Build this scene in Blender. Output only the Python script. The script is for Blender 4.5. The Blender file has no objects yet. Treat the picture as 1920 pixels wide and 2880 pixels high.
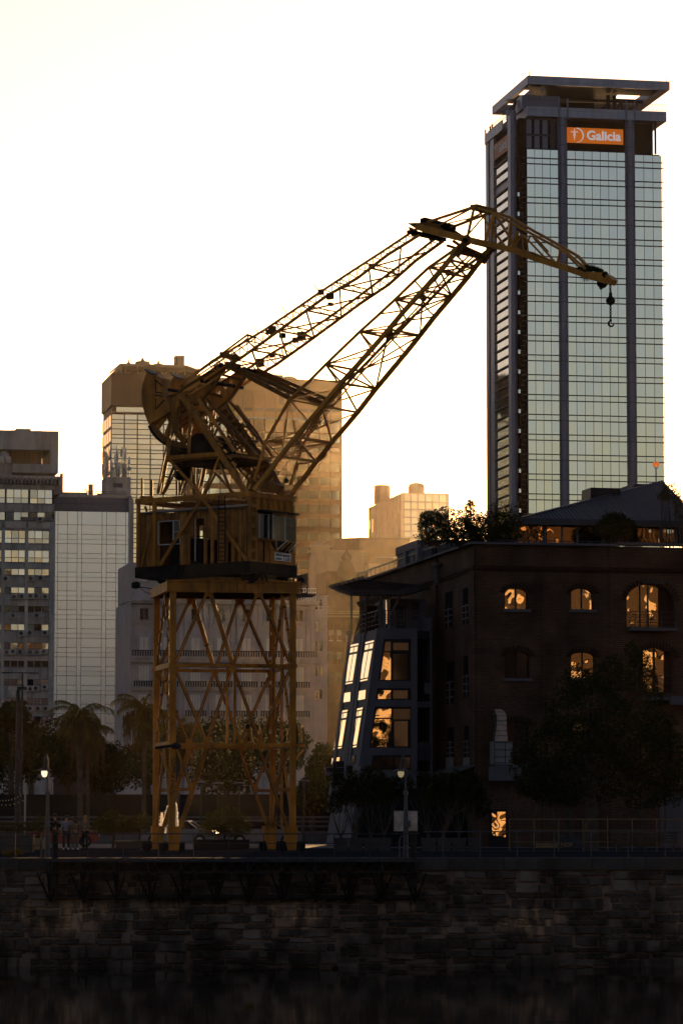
import bpy, math, random
from mathutils import Vector, Matrix, Euler
R = math.radians
rnd = random.Random(7)
scene = bpy.context.scene
COL = scene.collection

# ------------------------------------------------------------ camera, world, sun
FPX, CX, CY, HZ = 9500.0, 960.0, 1440.0, 2300.0
PITCH = math.atan((HZ - CY) / FPX)
EYE = Vector((0, 0, 1.6))
cam_d = bpy.data.cameras.new("camera")
cam = bpy.data.objects.new("camera", cam_d)
COL.objects.link(cam)
cam.location = EYE
cam.rotation_euler = (R(90) + PITCH, 0, 0)
cam_d.sensor_fit = 'HORIZONTAL'
cam_d.sensor_width = 36
cam_d.lens = 36 * FPX / 1920
cam_d.clip_start = 1
cam_d.clip_end = 20000
scene.camera = cam

HAZE_D, HAZE_G = 0.000017, 0.93
SUN_EL, SUN_AZ = 5.3, 3.4          # degrees above the horizon / right of the view direction
world = bpy.data.worlds.new("World")
scene.world = world
world.use_nodes = True
wn = world.node_tree
sky = wn.nodes.new('ShaderNodeTexSky')
sky.sky_type = 'NISHITA'
sky.sun_disc = False
sky.sun_elevation = R(SUN_EL)
sky.sun_rotation = R(SUN_AZ)
sky.altitude = 10
sky.air_density = 1.0
sky.dust_density = 1.0
sky.ozone_density = 1.2
bg = wn.nodes['Background']
bg.inputs['Strength'].default_value = 0.15
wb = wn.nodes.new('ShaderNodeVectorMath'); wb.operation = 'MULTIPLY'; wb.inputs[1].default_value = (1.07, .955, 1.13)   # camera white balance
wn.links.new(sky.outputs[0], wb.inputs[0])
wn.links.new(wb.outputs[0], bg.inputs['Color'])
sun_d = bpy.data.lights.new("sun", 'SUN')
sun_d.energy = 4.5
sun_d.angle = R(0.5)
sun_d.color = (1.0, 0.58, 0.24)
sun = bpy.data.objects.new("sun", sun_d)
COL.objects.link(sun)
_sd = Vector((math.sin(R(SUN_AZ)) * math.cos(R(SUN_EL)), math.cos(R(SUN_AZ)) * math.cos(R(SUN_EL)), math.sin(R(SUN_EL))))
sun.rotation_euler = _sd.to_track_quat('Z', 'Y').to_euler()
sun.location = (0, 0, 200)
scene.view_settings.view_transform = 'Standard'
scene.view_settings.look = 'None'
scene.view_settings.exposure = -0.1
scene.view_settings.gamma = 1
scene.view_settings.use_curve_mapping = False
scene.cycles.volume_bounces = 0
scene.cycles.max_bounces = 6
scene.cycles.diffuse_bounces = 2
scene.cycles.glossy_bounces = 3
scene.cycles.transmission_bounces = 4
scene.cycles.transparent_max_bounces = 12
scene.cycles.use_denoising = True
scene.cycles.sample_clamp_indirect = 4
scene.cycles.volume_step_rate = 4

# ------------------------------------------------------------ geometry helpers
_cp, _sp = math.cos(PITCH), math.sin(PITCH)
def ray(px, py):
    u, v = (px - CX) / FPX, (CY - py) / FPX
    return Vector((u, _cp - v * _sp, _sp + v * _cp))
def hit(px, py, P, n):
    d = ray(px, py)
    return EYE + d * ((P - EYE).dot(n) / d.dot(n))
def aty(px, py, Y):
    return hit(px, py, Vector((0, Y, 0)), Vector((0, 1, 0)))
def atz(px, py, z=0.0):
    return hit(px, py, Vector((0, 0, z)), Vector((0, 0, 1)))

class Fr:
    """upright local frame: x along a facade, y into its depth, z up"""
    def __init__(s, o, deg):
        a = R(deg)
        s.o = Vector((o[0], o[1], 0)); s.ex = Vector((math.cos(a), math.sin(a), 0)); s.ey = Vector((-math.sin(a), math.cos(a), 0))
        s.deg = deg
    def P(s, x, y, z): return s.o + s.ex * x + s.ey * y + Vector((0, 0, z))
    def Y(s, px, py, y=0.0):
        h = hit(px, py, s.o + s.ey * y, s.ey); d = h - s.o
        return d.dot(s.ex), h.z
    def X(s, px, py, x=0.0):
        h = hit(px, py, s.o + s.ex * x, s.ex); d = h - s.o
        return d.dot(s.ey), h.z
    def W(s, px, py, y=0.0): return hit(px, py, s.o + s.ey * y, s.ey)
    def M(s, x0, x1, y0, y1, z0, z1):
        m = Matrix.Identity(4)
        c = s.P((x0 + x1) / 2, (y0 + y1) / 2, (z0 + z1) / 2)
        a, b = s.ex * (x1 - x0), s.ey * (y1 - y0)
        for i in range(3):
            m[i][0] = a[i]; m[i][1] = b[i]; m[i][3] = c[i]
        m[2][2] = z1 - z0
        return m
GRID = 11.1
def corner(px, Y, deg=GRID):
    return Fr(((px - CX) / FPX * Y, Y), deg)

CUBE_F = [(0, 3, 2, 1), (4, 5, 6, 7), (0, 1, 5, 4), (1, 2, 6, 5), (2, 3, 7, 6), (3, 0, 4, 7)]
def rings(n): return [(math.cos(2 * math.pi * i / n), math.sin(2 * math.pi * i / n)) for i in range(n)]

class MB:
    def __init__(s): s.v = []; s.f = []
    def add(s, vs, fs):
        b = len(s.v); s.v += [Vector(v) for v in vs]; s.f += [tuple(b + i for i in f) for f in fs]; return s
    def box(s, fr, x0, x1, y0, y1, z0, z1):
        return s.add([fr.P(x, y, z) for z in (z0, z1) for x, y in ((x0, y0), (x1, y0), (x1, y1), (x0, y1))], CUBE_F)
    def beam(s, p, q, w, h=None):
        h = h or w; p = Vector(p); q = Vector(q); d = (q - p)
        if d.length < 1e-6: return s
        d.normalize(); up = Vector((0, 0, 1)) if abs(d.z) < .95 else Vector((0, 1, 0))
        a = d.cross(up).normalized(); b = a.cross(d).normalized()
        vs = [c + a * (sx * w / 2) + b * (sy * h / 2) for c in (p, q) for sx, sy in ((-1, -1), (1, -1), (1, 1), (-1, 1))]
        return s.add(vs, CUBE_F)
    def tube(s, p, q, r0, r1=None, n=8, cap=True):
        r1 = r0 if r1 is None else r1; p = Vector(p); q = Vector(q); d = (q - p).normalized()
        up = Vector((0, 0, 1)) if abs(d.z) < .95 else Vector((0, 1, 0))
        a = d.cross(up).normalized(); b = d.cross(a)
        vs = [c + a * (x * r) + b * (y * r) for c, r in ((p, r0), (q, r1)) for x, y in rings(n)]
        fs = [(i, (i + 1) % n, n + (i + 1) % n, n + i) for i in range(n)]
        if cap: fs += [tuple(range(n))[::-1], tuple(range(n, 2 * n))]
        return s.add(vs, fs)
    def path(s, pts, rs, n=7):
        pts = [Vector(p) for p in pts]; vs = []; fs = []
        for i, p in enumerate(pts):
            d = (pts[min(i + 1, len(pts) - 1)] - pts[max(i - 1, 0)]).normalized()
            up = Vector((0, 1, 0)) if abs(d.y) < .9 else Vector((1, 0, 0))
            a = d.cross(up).normalized(); b = d.cross(a)
            r = rs[i] if isinstance(rs, (list, tuple)) else rs
            vs += [p + a * (x * r) + b * (y * r) for x, y in rings(n)]
        for k in range(len(pts) - 1):
            fs += [(k * n + i, k * n + (i + 1) % n, (k + 1) * n + (i + 1) % n, (k + 1) * n + i) for i in range(n)]
        fs += [tuple(range(n))[::-1], tuple(range((len(pts) - 1) * n, len(pts) * n))]
        return s.add(vs, fs)
    def prism(s, poly, off):
        n = len(poly); off = Vector(off); poly = [Vector(p) for p in poly]
        vs = poly + [p + off for p in poly]
        return s.add(vs, [tuple(range(n))[::-1], tuple(range(n, 2 * n))] + [(i, (i + 1) % n, n + (i + 1) % n, n + i) for i in range(n)])
    def lathe(s, c, prof, n=12):
        c = Vector(c); vs = []; fs = []
        for r, z in prof: vs += [c + Vector((x * r, y * r, z)) for x, y in rings(n)]
        for k in range(len(prof) - 1):
            fs += [(k * n + i, k * n + (i + 1) % n, (k + 1) * n + (i + 1) % n, (k + 1) * n + i) for i in range(n)]
        fs += [tuple(range(n))[::-1], tuple(range((len(prof) - 1) * n, len(prof) * n))]
        return s.add(vs, fs)
    def quad(s, a, b, c, d): return s.add([a, b, c, d], [(0, 1, 2, 3)])
    def build(s, name, mat, parent=None, smooth=False, loc=None, **k):
        o0 = org(parent) if parent else Vector(loc or (0, 0, 0))
        me = bpy.data.meshes.new(name)
        me.from_pydata([tuple(v - o0) for v in s.v], [], s.f)
        me.materials.append(mat)
        if smooth: me.shade_smooth()
        o = bpy.data.objects.new(name, me); COL.objects.link(o)
        if parent: hang(o, parent, Matrix.Translation(o0))
        else: o.location = o0
        tag(o, **k); return o

def wmat(o):
    if o is None: return Matrix.Identity(4)
    return wmat(o.parent) @ o.matrix_parent_inverse @ o.matrix_basis
def org(o): return wmat(o).to_translation()
def hang(o, parent, W):
    """parent o so that its world matrix is W, whatever scale the parent piece carries"""
    o.parent = parent
    P = wmat(parent)
    if any(abs(P[i][j] - (i == j)) > 1e-6 for i in range(3) for j in range(3)):
        o.matrix_parent_inverse = P.inverted()
        o.matrix_basis = W
    else: o.matrix_basis = P.inverted() @ W
def tag(o, label=None, cat=None, group=None, kind=None):
    if label: o['label'] = label
    if cat: o['category'] = cat
    if group: o['group'] = group
    if kind: o['kind'] = kind
    return o
def thing(name, loc, label, cat, group=None):
    o = bpy.data.objects.new(name, None); COL.objects.link(o); o.location = loc
    o.empty_display_size = .3
    return tag(o, label, cat, group)
def copy_tree(src, loc, rotz=None, label=None, scale=None):
    def cp(o, par):
        c = o.copy(); COL.objects.link(c); c.parent = par
        for ch in kids.get(o, ()): cp(ch, c)
        return c
    kids = {}
    for o in COL.objects:
        if o.parent: kids.setdefault(o.parent, []).append(o)
    r = cp(src, None); r.location = loc
    if rotz is not None: r.rotation_euler = (0, 0, rotz)
    if scale: r.scale = (scale,) * 3
    if label: r['label'] = label
    return r

_unit = {}
def unit(mat, name='piece'):
    if mat.name not in _unit:
        me = bpy.data.meshes.new('piece')
        me.from_pydata([(x, y, z) for z in (-.5, .5) for x, y in ((-.5, -.5), (.5, -.5), (.5, .5), (-.5, .5))], [], CUBE_F)
        me.materials.append(mat); _unit[mat.name] = me
    return _unit[mat.name]
def ubox(name, mat, parent, M, **k):
    o = bpy.data.objects.new(name, unit(mat)); COL.objects.link(o)
    hang(o, parent, M)
    return tag(o, **k)
def fbox(name, mat, parent, fr, x0, x1, y0, y1, z0, z1, **k):
    return ubox(name, mat, parent, fr.M(min(x0, x1), max(x0, x1), min(y0, y1), max(y0, y1), min(z0, z1), max(z0, z1)), **k)
def ubeam(name, mat, parent, p, q, w, h=None, **k):
    h = h or w; p = Vector(p); q = Vector(q); d = q - p; L = d.length; d.normalize()
    up = Vector((0, 0, 1)) if abs(d.z) < .95 else Vector((0, 1, 0))
    a = d.cross(up).normalized(); b = a.cross(d).normalized(); c = (p + q) / 2
    M = Matrix.Identity(4)
    for i in range(3):
        M[i][0] = d[i] * L; M[i][1] = b[i] * h; M[i][2] = a[i] * -w; M[i][3] = c[i]
    if M.to_3x3().determinant() < 0:
        for i in range(3): M[i][2] *= -1
    return ubox(name, mat, parent, M, **k)

# ------------------------------------------------------------ materials
def mat_new(name):
    m = bpy.data.materials.new(name); m.use_nodes = True
    nt = m.node_tree; return m, nt, nt.nodes['Principled BSDF']
def lin(c): return tuple(c) + (1,)
def node(nt, t, **k):
    n = nt.nodes.new(t)
    for a, b in k.items():
        if a in n.inputs: n.inputs[a].default_value = b
        else: setattr(n, a, b)
    return n
def pmat(name, c, rough=.7, var=.25, scale=1.5, streak=0, metal=0, bump=0, objvar=0, dirt=None, spec=.12, bscale=None):
    """painted / masonry surface: base colour broken by world-space noise, optional vertical streaks and stains"""
    m, nt, b = mat_new(name); L = nt.links.new
    geo = node(nt, 'ShaderNodeNewGeometry')
    n1 = node(nt, 'ShaderNodeTexNoise'); n1.inputs['Scale'].default_value = scale; n1.inputs['Detail'].default_value = 6
    L(geo.outputs['Position'], n1.inputs['Vector'])
    rmp = node(nt, 'ShaderNodeMapRange'); rmp.inputs[1].default_value = .3; rmp.inputs[2].default_value = .7
    rmp.inputs[3].default_value = 1 - var; rmp.inputs[4].default_value = 1 + var
    L(n1.outputs[0], rmp.inputs[0])
    mul = node(nt, 'ShaderNodeVectorMath', operation='SCALE'); mul.inputs[0].default_value = c
    L(rmp.outputs[0], mul.inputs['Scale']); out = mul.outputs[0]
    if streak:
        mp = node(nt, 'ShaderNodeMapping'); mp.inputs['Scale'].default_value = (3, 3, .25)
        L(geo.outputs['Position'], mp.inputs[0])
        n2 = node(nt, 'ShaderNodeTexNoise'); n2.inputs['Scale'].default_value = scale * .8; n2.inputs['Detail'].default_value = 5
        L(mp.outputs[0], n2.inputs['Vector'])
        r2 = node(nt, 'ShaderNodeMapRange'); r2.inputs[1].default_value = .45; r2.inputs[2].default_value = .72
        r2.inputs[4].default_value = streak
        L(n2.outputs[0], r2.inputs[0])
        mx = node(nt, 'ShaderNodeMix', data_type='RGBA'); mx.inputs[7].default_value = lin(dirt or tuple(x * .35 for x in c))
        L(r2.outputs[0], mx.inputs[0]); L(out, mx.inputs[6]); out = mx.outputs[2]
    if objvar:
        oi = node(nt, 'ShaderNodeObjectInfo')
        r3 = node(nt, 'ShaderNodeMapRange'); r3.inputs[3].default_value = 1 - objvar; r3.inputs[4].default_value = 1 + objvar
        L(oi.outputs['Random'], r3.inputs[0])
        m3 = node(nt, 'ShaderNodeVectorMath', operation='SCALE'); L(out, m3.inputs[0]); L(r3.outputs[0], m3.inputs['Scale']); out = m3.outputs[0]
    L(out, b.inputs['Base Color'])
    b.inputs['Roughness'].default_value = rough; b.inputs['Metallic'].default_value = metal
    b.inputs['Specular IOR Level'].default_value = spec
    if bump:
        bp = node(nt, 'ShaderNodeBump'); bp.inputs['Strength'].default_value = .6; bp.inputs['Distance'].default_value = bump
        n4 = node(nt, 'ShaderNodeTexNoise'); n4.inputs['Scale'].default_value = bscale or scale * 5; n4.inputs['Detail'].default_value = 4
        L(geo.outputs['Position'], n4.inputs['Vector']); L(n4.outputs[0], bp.inputs['Height']); L(bp.outputs[0], b.inputs['Normal'])
    return m
def mirror(name, c, dark, fac=.8, wob=.01, wscale=.6, rough=.03, objvar=.1, flat=.0):
    """window glass: sky and city reflected over a dark room; each pane tilts a little by itself"""
    m, nt, b = mat_new(name); L = nt.links.new
    nt.nodes.remove(b)
    out = nt.nodes['Material Output']
    geo = node(nt, 'ShaderNodeNewGeometry'); oi = node(nt, 'ShaderNodeObjectInfo')
    n1 = node(nt, 'ShaderNodeTexNoise'); n1.inputs['Scale'].default_value = wscale; n1.inputs['Detail'].default_value = 1.5
    L(geo.outputs['Position'], n1.inputs['Vector'])
    s1 = node(nt, 'ShaderNodeVectorMath', operation='SUBTRACT'); s1.inputs[1].default_value = (.5, .5, .5); L(n1.outputs['Color'], s1.inputs[0])
    s2 = node(nt, 'ShaderNodeVectorMath', operation='SCALE'); s2.inputs['Scale'].default_value = wob; L(s1.outputs[0], s2.inputs[0])
    wn_ = node(nt, 'ShaderNodeTexWhiteNoise', noise_dimensions='1D'); L(oi.outputs['Random'], wn_.inputs['W'])
    s3 = node(nt, 'ShaderNodeVectorMath', operation='SUBTRACT'); s3.inputs[1].default_value = (.5, .5, .5); L(wn_.outputs['Color'], s3.inputs[0])
    s4 = node(nt, 'ShaderNodeVectorMath', operation='SCALE'); s4.inputs['Scale'].default_value = flat; L(s3.outputs[0], s4.inputs[0])
    a1 = node(nt, 'ShaderNodeVectorMath', operation='ADD'); L(geo.outputs['Normal'], a1.inputs[0]); L(s2.outputs[0], a1.inputs[1])
    a2 = node(nt, 'ShaderNodeVectorMath', operation='ADD'); L(a1.outputs[0], a2.inputs[0]); L(s4.outputs[0], a2.inputs[1])
    nn = node(nt, 'ShaderNodeVectorMath', operation='NORMALIZE'); L(a2.outputs[0], nn.inputs[0])
    g = node(nt, 'ShaderNodeBsdfGlossy'); g.inputs['Roughness'].default_value = rough
    L(nn.outputs[0], g.inputs['Normal'])
    r3 = node(nt, 'ShaderNodeMapRange'); r3.inputs[3].default_value = 1 - objvar; r3.inputs[4].default_value = 1 + objvar * .5
    L(oi.outputs['Random'], r3.inputs[0])
    m3 = node(nt, 'ShaderNodeVectorMath', operation='SCALE'); m3.inputs[0].default_value = c; L(r3.outputs[0], m3.inputs['Scale']); L(m3.outputs[0], g.inputs['Color'])
    d = node(nt, 'ShaderNodeBsdfDiffuse'); d.inputs['Color'].default_value = lin(dark)
    mx = node(nt, 'ShaderNodeMixShader'); mx.inputs[0].default_value = fac
    L(d.outputs[0], mx.inputs[1]); L(g.outputs[0], mx.inputs[2]); L(mx.outputs[0], out.inputs['Surface'])
    return m
def glow(name, c, e):
    m, nt, b = mat_new(name)
    b.inputs['Base Color'].default_value = lin(c); b.inputs['Emission Color'].default_value = lin(c); b.inputs['Emission Strength'].default_value = e
    return m
def leafmat(name, c, c2, trans=.35):
    m, nt, b = mat_new(name); L = nt.links.new; nt.nodes.remove(b); out = nt.nodes['Material Output']
    geo = node(nt, 'ShaderNodeNewGeometry')
    n1 = node(nt, 'ShaderNodeTexNoise'); n1.inputs['Scale'].default_value = .9; n1.inputs['Detail'].default_value = 5
    L(geo.outputs['Position'], n1.inputs['Vector'])
    mx = node(nt, 'ShaderNodeMix', data_type='RGBA'); mx.inputs[6].default_value = lin(c); mx.inputs[7].default_value = lin(c2)
    r2 = node(nt, 'ShaderNodeMapRange'); r2.inputs[1].default_value = .35; r2.inputs[2].default_value = .65; L(n1.outputs[0], r2.inputs[0])
    L(r2.outputs[0], mx.inputs[0])
    d = node(nt, 'ShaderNodeBsdfDiffuse'); t = node(nt, 'ShaderNodeBsdfTranslucent')
    L(mx.outputs[2], d.inputs[0]); L(mx.outputs[2], t.inputs[0])
    ms = node(nt, 'ShaderNodeMixShader'); ms.inputs[0].default_value = trans
    L(d.outputs[0], ms.inputs[1]); L(t.outputs[0], ms.inputs[2]); L(ms.outputs[0], out.inputs['Surface'])
    return m

M = dict(
    yellow=pmat('crane_yellow_paint', (.32, .128, .014), .55, .35, 1.2, .65, bump=.01, dirt=(.07, .035, .015), objvar=.18),
    yellow_dark=pmat('crane_rusty_paint', (.15, .066, .013), .65, .4, 1.5, .6, dirt=(.03, .018, .012)),
    plank=pmat('weathered_yellow_board', (.215, .092, .020), .75, .3, 2.5, .55, dirt=(.04, .022, .012), objvar=.3),
    black=pmat('black_grease_steel', (.009, .009, .010), .8, .4, 2, spec=.08),
    steel=pmat('dark_steel', (.035, .037, .042), .5, .3, 2, metal=.4),
    white=pmat('white_frame_paint', (.30, .28, .27), .6, .15, 3, .3),
    offwhite=pmat('offwhite_board', (.62, .6, .56), .6, .12, 5),
    clad=pmat('tower_cladding', (.125, .135, .185), .42, .08, .2, metal=.35, objvar=.06),
    clad_lt=pmat('tower_cladding_pale', (.24, .25, .31), .42, .08, .2, .2, metal=.3, objvar=.07),
    mull=pmat('tower_mullion', (.035, .035, .048), .5, .1, 1),
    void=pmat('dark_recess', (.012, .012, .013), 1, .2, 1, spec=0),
    orange=None,
    signwhite=pmat('white_sign_letter', (.85, .80, .78), .5, .04, 1),
    glass_t=mirror('tower_glass', (.84, .80, .68), (.08, .085, .08), .86, .02, .07, .05, .04, .012),
    glass_w=mirror('tower_side_glass', (.78, .76, .70), (.05, .05, .05), .88, .012, .2, .06, .05, .01),
    glass_b=mirror('office_window_glass', (.72, .64, .58), (.03, .03, .03), .8, .03, .5, .04, .35, .02),
    glass_gold=mirror('bronze_tower_glass', (.98, .74, .52), (.08, .06, .04), .85, .015, .12, .08, .12, .01),
    glass_slab=mirror('slab_window_glass', (1.0, .90, .66), (.2, .12, .06), .92, .012, .12, .06, .12, .008),
    glass_wavy=mirror('old_wavy_window_glass', (1.0, .82, .55), (.01, .01, .01), .85, .17, 1.0, .01, .1, .02),
    glass_zebra=mirror('terrace_sheet_glass', (.82, .54, .29), (.01, .01, .01), .75, .17, 1.3, .01, .1, .02),
    glass_cream=mirror('sloping_window_glass', (.98, .93, .82), (.02, .02, .02), .95, .01, .5, .05, .04, .005),
    glass_dark=mirror('dark_window_glass', (.20, .20, .23), (.008, .008, .010), .22, .02, .5, .05, .3, .02),
    panelglass=mirror('pale_facade_panel', (.90, .85, .82), (.36, .34, .32), .68, .006, .1, .22, .05, .006),
    conc=pmat('aged_concrete', (.33, .315, .29), .85, .18, .35, .5, dirt=(.10, .09, .085), objvar=.05),
    conc_dk=pmat('grey_concrete', (.145, .14, .145), .85, .2, .4, .45, dirt=(.06, .055, .055)),
    conc_m=pmat('stained_spandrel', (.27, .265, .265), .85, .22, .8, .6, dirt=(.07, .065, .065), objvar=.08),
    slate=pmat('grey_slope_sheet', (.10, .095, .105), .5, .1, .3, objvar=.08),
    stucco=pmat('pale_stucco', (.27, .26, .27), .85, .12, .5, .35, dirt=(.09, .085, .085)),
    stucco_lt=pmat('pale_blinds', (.40, .38, .35), .8, .08, 1),
    beige=pmat('beige_render', (.25, .18, .125), .85, .15, .5, .4, dirt=(.12, .09, .07)),
    brownst=pmat('brown_mansard', (.115, .068, .038), .8, .25, .8, .5, dirt=(.05, .035, .025)),
    brown=pmat('bronze_cladding', (.10, .06, .038), .6, .1, .15, objvar=.05),
    brown_lt=pmat('pale_bronze_band', (.34, .21, .12), .6, .1, .15),
    tan=pmat('tan_stone_band', (.27, .125, .04), .6, .1, .15),
    tan_dk=pmat('tan_stone_panel', (.34, .165, .055), .6, .1, .15, objvar=.06),
    jib=pmat('jib_flare_lit_yellow', (.38, .165, .022), .5, .3, 1.2, .4, dirt=(.16, .085, .03), objvar=.12),  # crane yellow made lighter to imitate flare and backlight on the jib
    iron=pmat('dark_iron', (.03, .03, .032), .6, .3, 3),
    rail=pmat('grey_rail_paint', (.06, .062, .07), .5, .25, 3, metal=.3),
    rust=pmat('rusty_ironwork', (.022, .018, .015), .8, .4, 2),
    asphalt=pmat('quay_paving', (.020, .020, .023), 1, .35, .6, bump=.01, spec=0),
    road=pmat('road_asphalt', (.03, .03, .035), 1, .2, .3, spec=.05),
    kerb=pmat('kerb_stone', (.07, .07, .08), .8, .2, .6),
    ground=pmat('city_ground', (.06, .06, .06), .9, .2, .1),
    stone=pmat('quay_granite', (.036, .031, .027), .8, .45, .9, .5, bump=.05, objvar=.4, dirt=(.10, .066, .046), bscale=3),
    coping=pmat('coping_granite', (.05, .043, .037), .85, .35, 1.0, .5, bump=.02, objvar=.2, dirt=(.03, .028, .026)),
    mortar=pmat('lime_mortar', (.26, .165, .105), .9, .75, .35, .75, dirt=(.015, .013, .012)),
    oriel=pmat('grey_bay_paint', (.085, .085, .10), .7, .1, .6, .25),
    oriel_dk=pmat('dark_bay_frame', (.012, .012, .015), .5, .1, 1),
    roofsheet=pmat('corrugated_roof_sheet', (.045, .045, .053), .55, .12, .8, .3),
    trunk=pmat('tree_bark', (.05, .04, .03), .9, .35, 3, bump=.02),
    palmtrunk=pmat('palm_bark', (.06, .047, .034), .9, .3, 3),
    pot=pmat('planter_concrete', (.045, .042, .042), .85, .2, 2),
    leaf=leafmat('dark_leaves', (.014, .020, .007), (.032, .034, .010), .15),
    leaf_w=leafmat('warm_leaves', (.05, .055, .012), (.12, .085, .018), .5),
    palmleaf=leafmat('palm_fronds', (.06, .055, .015), (.14, .095, .022), .45),
    deadleaf=leafmat('dry_fronds', (.05, .035, .018), (.08, .05, .025), .4),
    bush=leafmat('clipped_bush', (.03, .035, .012), (.06, .055, .018), .35),
    water_spray=leafmat('fountain_spray', (.95, .9, .8), (1, 1, .95), .85),
    lamp=glow('lamp_globe_glow', (1, .86, .55), 1.3),
    lamp_dim=glow('dim_lamp_glow', (1, .75, .4), .22),
    bulb=glow('string_bulb', (1, .8, .5), .04),
    amber=glow('amber_beacon', (1, .22, .03), .5),
    skin=pmat('skin', (.30, .16, .10), .6, .08, 6),
    hair=pmat('dark_hair', (.012, .009, .007), .5, .2, 20),
    hair_bl=pmat('blond_hair', (.25, .14, .06), .5, .2, 20),
    c_black=pmat('black_cloth', (.01, .01, .01), .9, .2, 8),
    c_white=pmat('pale_jacket', (.16, .16, .19), .9, .15, 8),
    c_grey=pmat('grey_cloth', (.06, .055, .055), .9, .15, 8),
    c_denim=pmat('dark_denim', (.022, .026, .045), .9, .15, 8),
    c_tan=pmat('tan_cloth', (.10, .08, .06), .9, .15, 8),
    shoe=pmat('white_shoes', (.4, .4, .4), .7, .1, 8),
    carwhite=pmat('white_car_paint', (.11, .11, .12), .25, .05, 2, spec=.6),
    carred=pmat('red_car_paint', (.18, .03, .018), .25, .05, 2, spec=.6),
    tyre=pmat('tyre', (.015, .015, .015), .9, .1, 5),
    duct=pmat('galvanised_duct', (.20, .205, .22), .35, .2, 3, metal=.8),
    crate=pmat('warm_lit_tint', (.16, .10, .055), .8, .25, 2),  # orange light on the block and promenade rails is put into this colour
    metalback=pmat('sign_back_metal', (.34, .30, .27), .4, .35, 2.5, metal=.5),
)

def lit_sign(name, c, e):
    m, nt, b = mat_new(name); b.inputs['Base Color'].default_value = lin(c); b.inputs['Roughness'].default_value = .5
    geo = node(nt, 'ShaderNodeNewGeometry'); n1 = node(nt, 'ShaderNodeTexNoise'); n1.inputs['Scale'].default_value = .9; nt.links.new(geo.outputs['Position'], n1.inputs['Vector'])
    r1 = node(nt, 'ShaderNodeMapRange'); r1.inputs[3].default_value = e * .8; r1.inputs[4].default_value = e * 1.2; nt.links.new(n1.outputs[0], r1.inputs[0])
    b.inputs['Emission Color'].default_value = lin(c); nt.links.new(r1.outputs[0], b.inputs['Emission Strength']); return m
M['orange'] = lit_sign('orange_sign_face', (.78, .17, .002), .42)
M['orange_dim'] = pmat('unlit_orange_sign', (.42, .075, .01), .5, .06, .8)
M['signwhite'] = lit_sign('white_sign_letter', (.85, .80, .80), .35)
# ------------------------------------------------------------ setting
Z0 = Fr((0, 0), 0)
WATER = -4.36
# water surface with small ripples
wm, nt, b = mat_new('dock_water')
geo = node(nt, 'ShaderNodeNewGeometry')
mp = node(nt, 'ShaderNodeMapping'); mp.inputs['Scale'].default_value = (.55, .9, 1); nt.links.new(geo.outputs['Position'], mp.inputs[0])
nz = node(nt, 'ShaderNodeTexNoise'); nz.inputs['Scale'].default_value = 1.1; nz.inputs['Detail'].default_value = 6; nt.links.new(mp.outputs[0], nz.inputs['Vector'])
bp = node(nt, 'ShaderNodeBump'); bp.inputs['Strength'].default_value = .5; bp.inputs['Distance'].default_value = .008
nt.links.new(nz.outputs[0], bp.inputs['Height']); nt.links.new(bp.outputs[0], b.inputs['Normal'])
b.inputs['Base Color'].default_value = (.006, .007, .006, 1); b.inputs['Roughness'].default_value = .045; b.inputs['Specular IOR Level'].default_value = .4
MB().quad((-400, -8, WATER), (400, -8, WATER), (400, 136.5, WATER), (-400, 136.5, WATER)).build('water', wm, kind='structure')
# quay ground, promenade, road, far ground
QY = 136.0
g = MB()
g.box(Z0, -400, 400, QY + .9, 178, -6, 0)
g.build('quay_ground', M['asphalt'], kind='structure')
MB().quad((-900, 178, -.004), (900, 178, -.004), (900, 9000, -.004), (-900, 9000, -.004)).add([(-900, 178, -.004), (-900, 9000, -.004), (-6000, 9000, -.004), (-6000, 178, -.004), (900, 178, -.004), (6000, 178, -.004), (6000, 9000, -.004), (900, 9000, -.004)], [(0, 1, 2, 3), (4, 5, 6, 7)]).build('ground', M['ground'], kind='structure')
MB().quad((-400, 212, .004), (400, 212, .004), (400, 226, .004), (-400, 226, .004)).build('road', M['road'], kind='structure')
k = MB(); k.box(Z0, -400, 400, 210.6, 211.9, 0, .14); k.build('pavement', M['kerb'], kind='structure')
MB().box(Z0, -400, 400, -60, -9, -6, 0).build('near_quay_ground', M['asphalt'], kind='structure')

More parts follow.
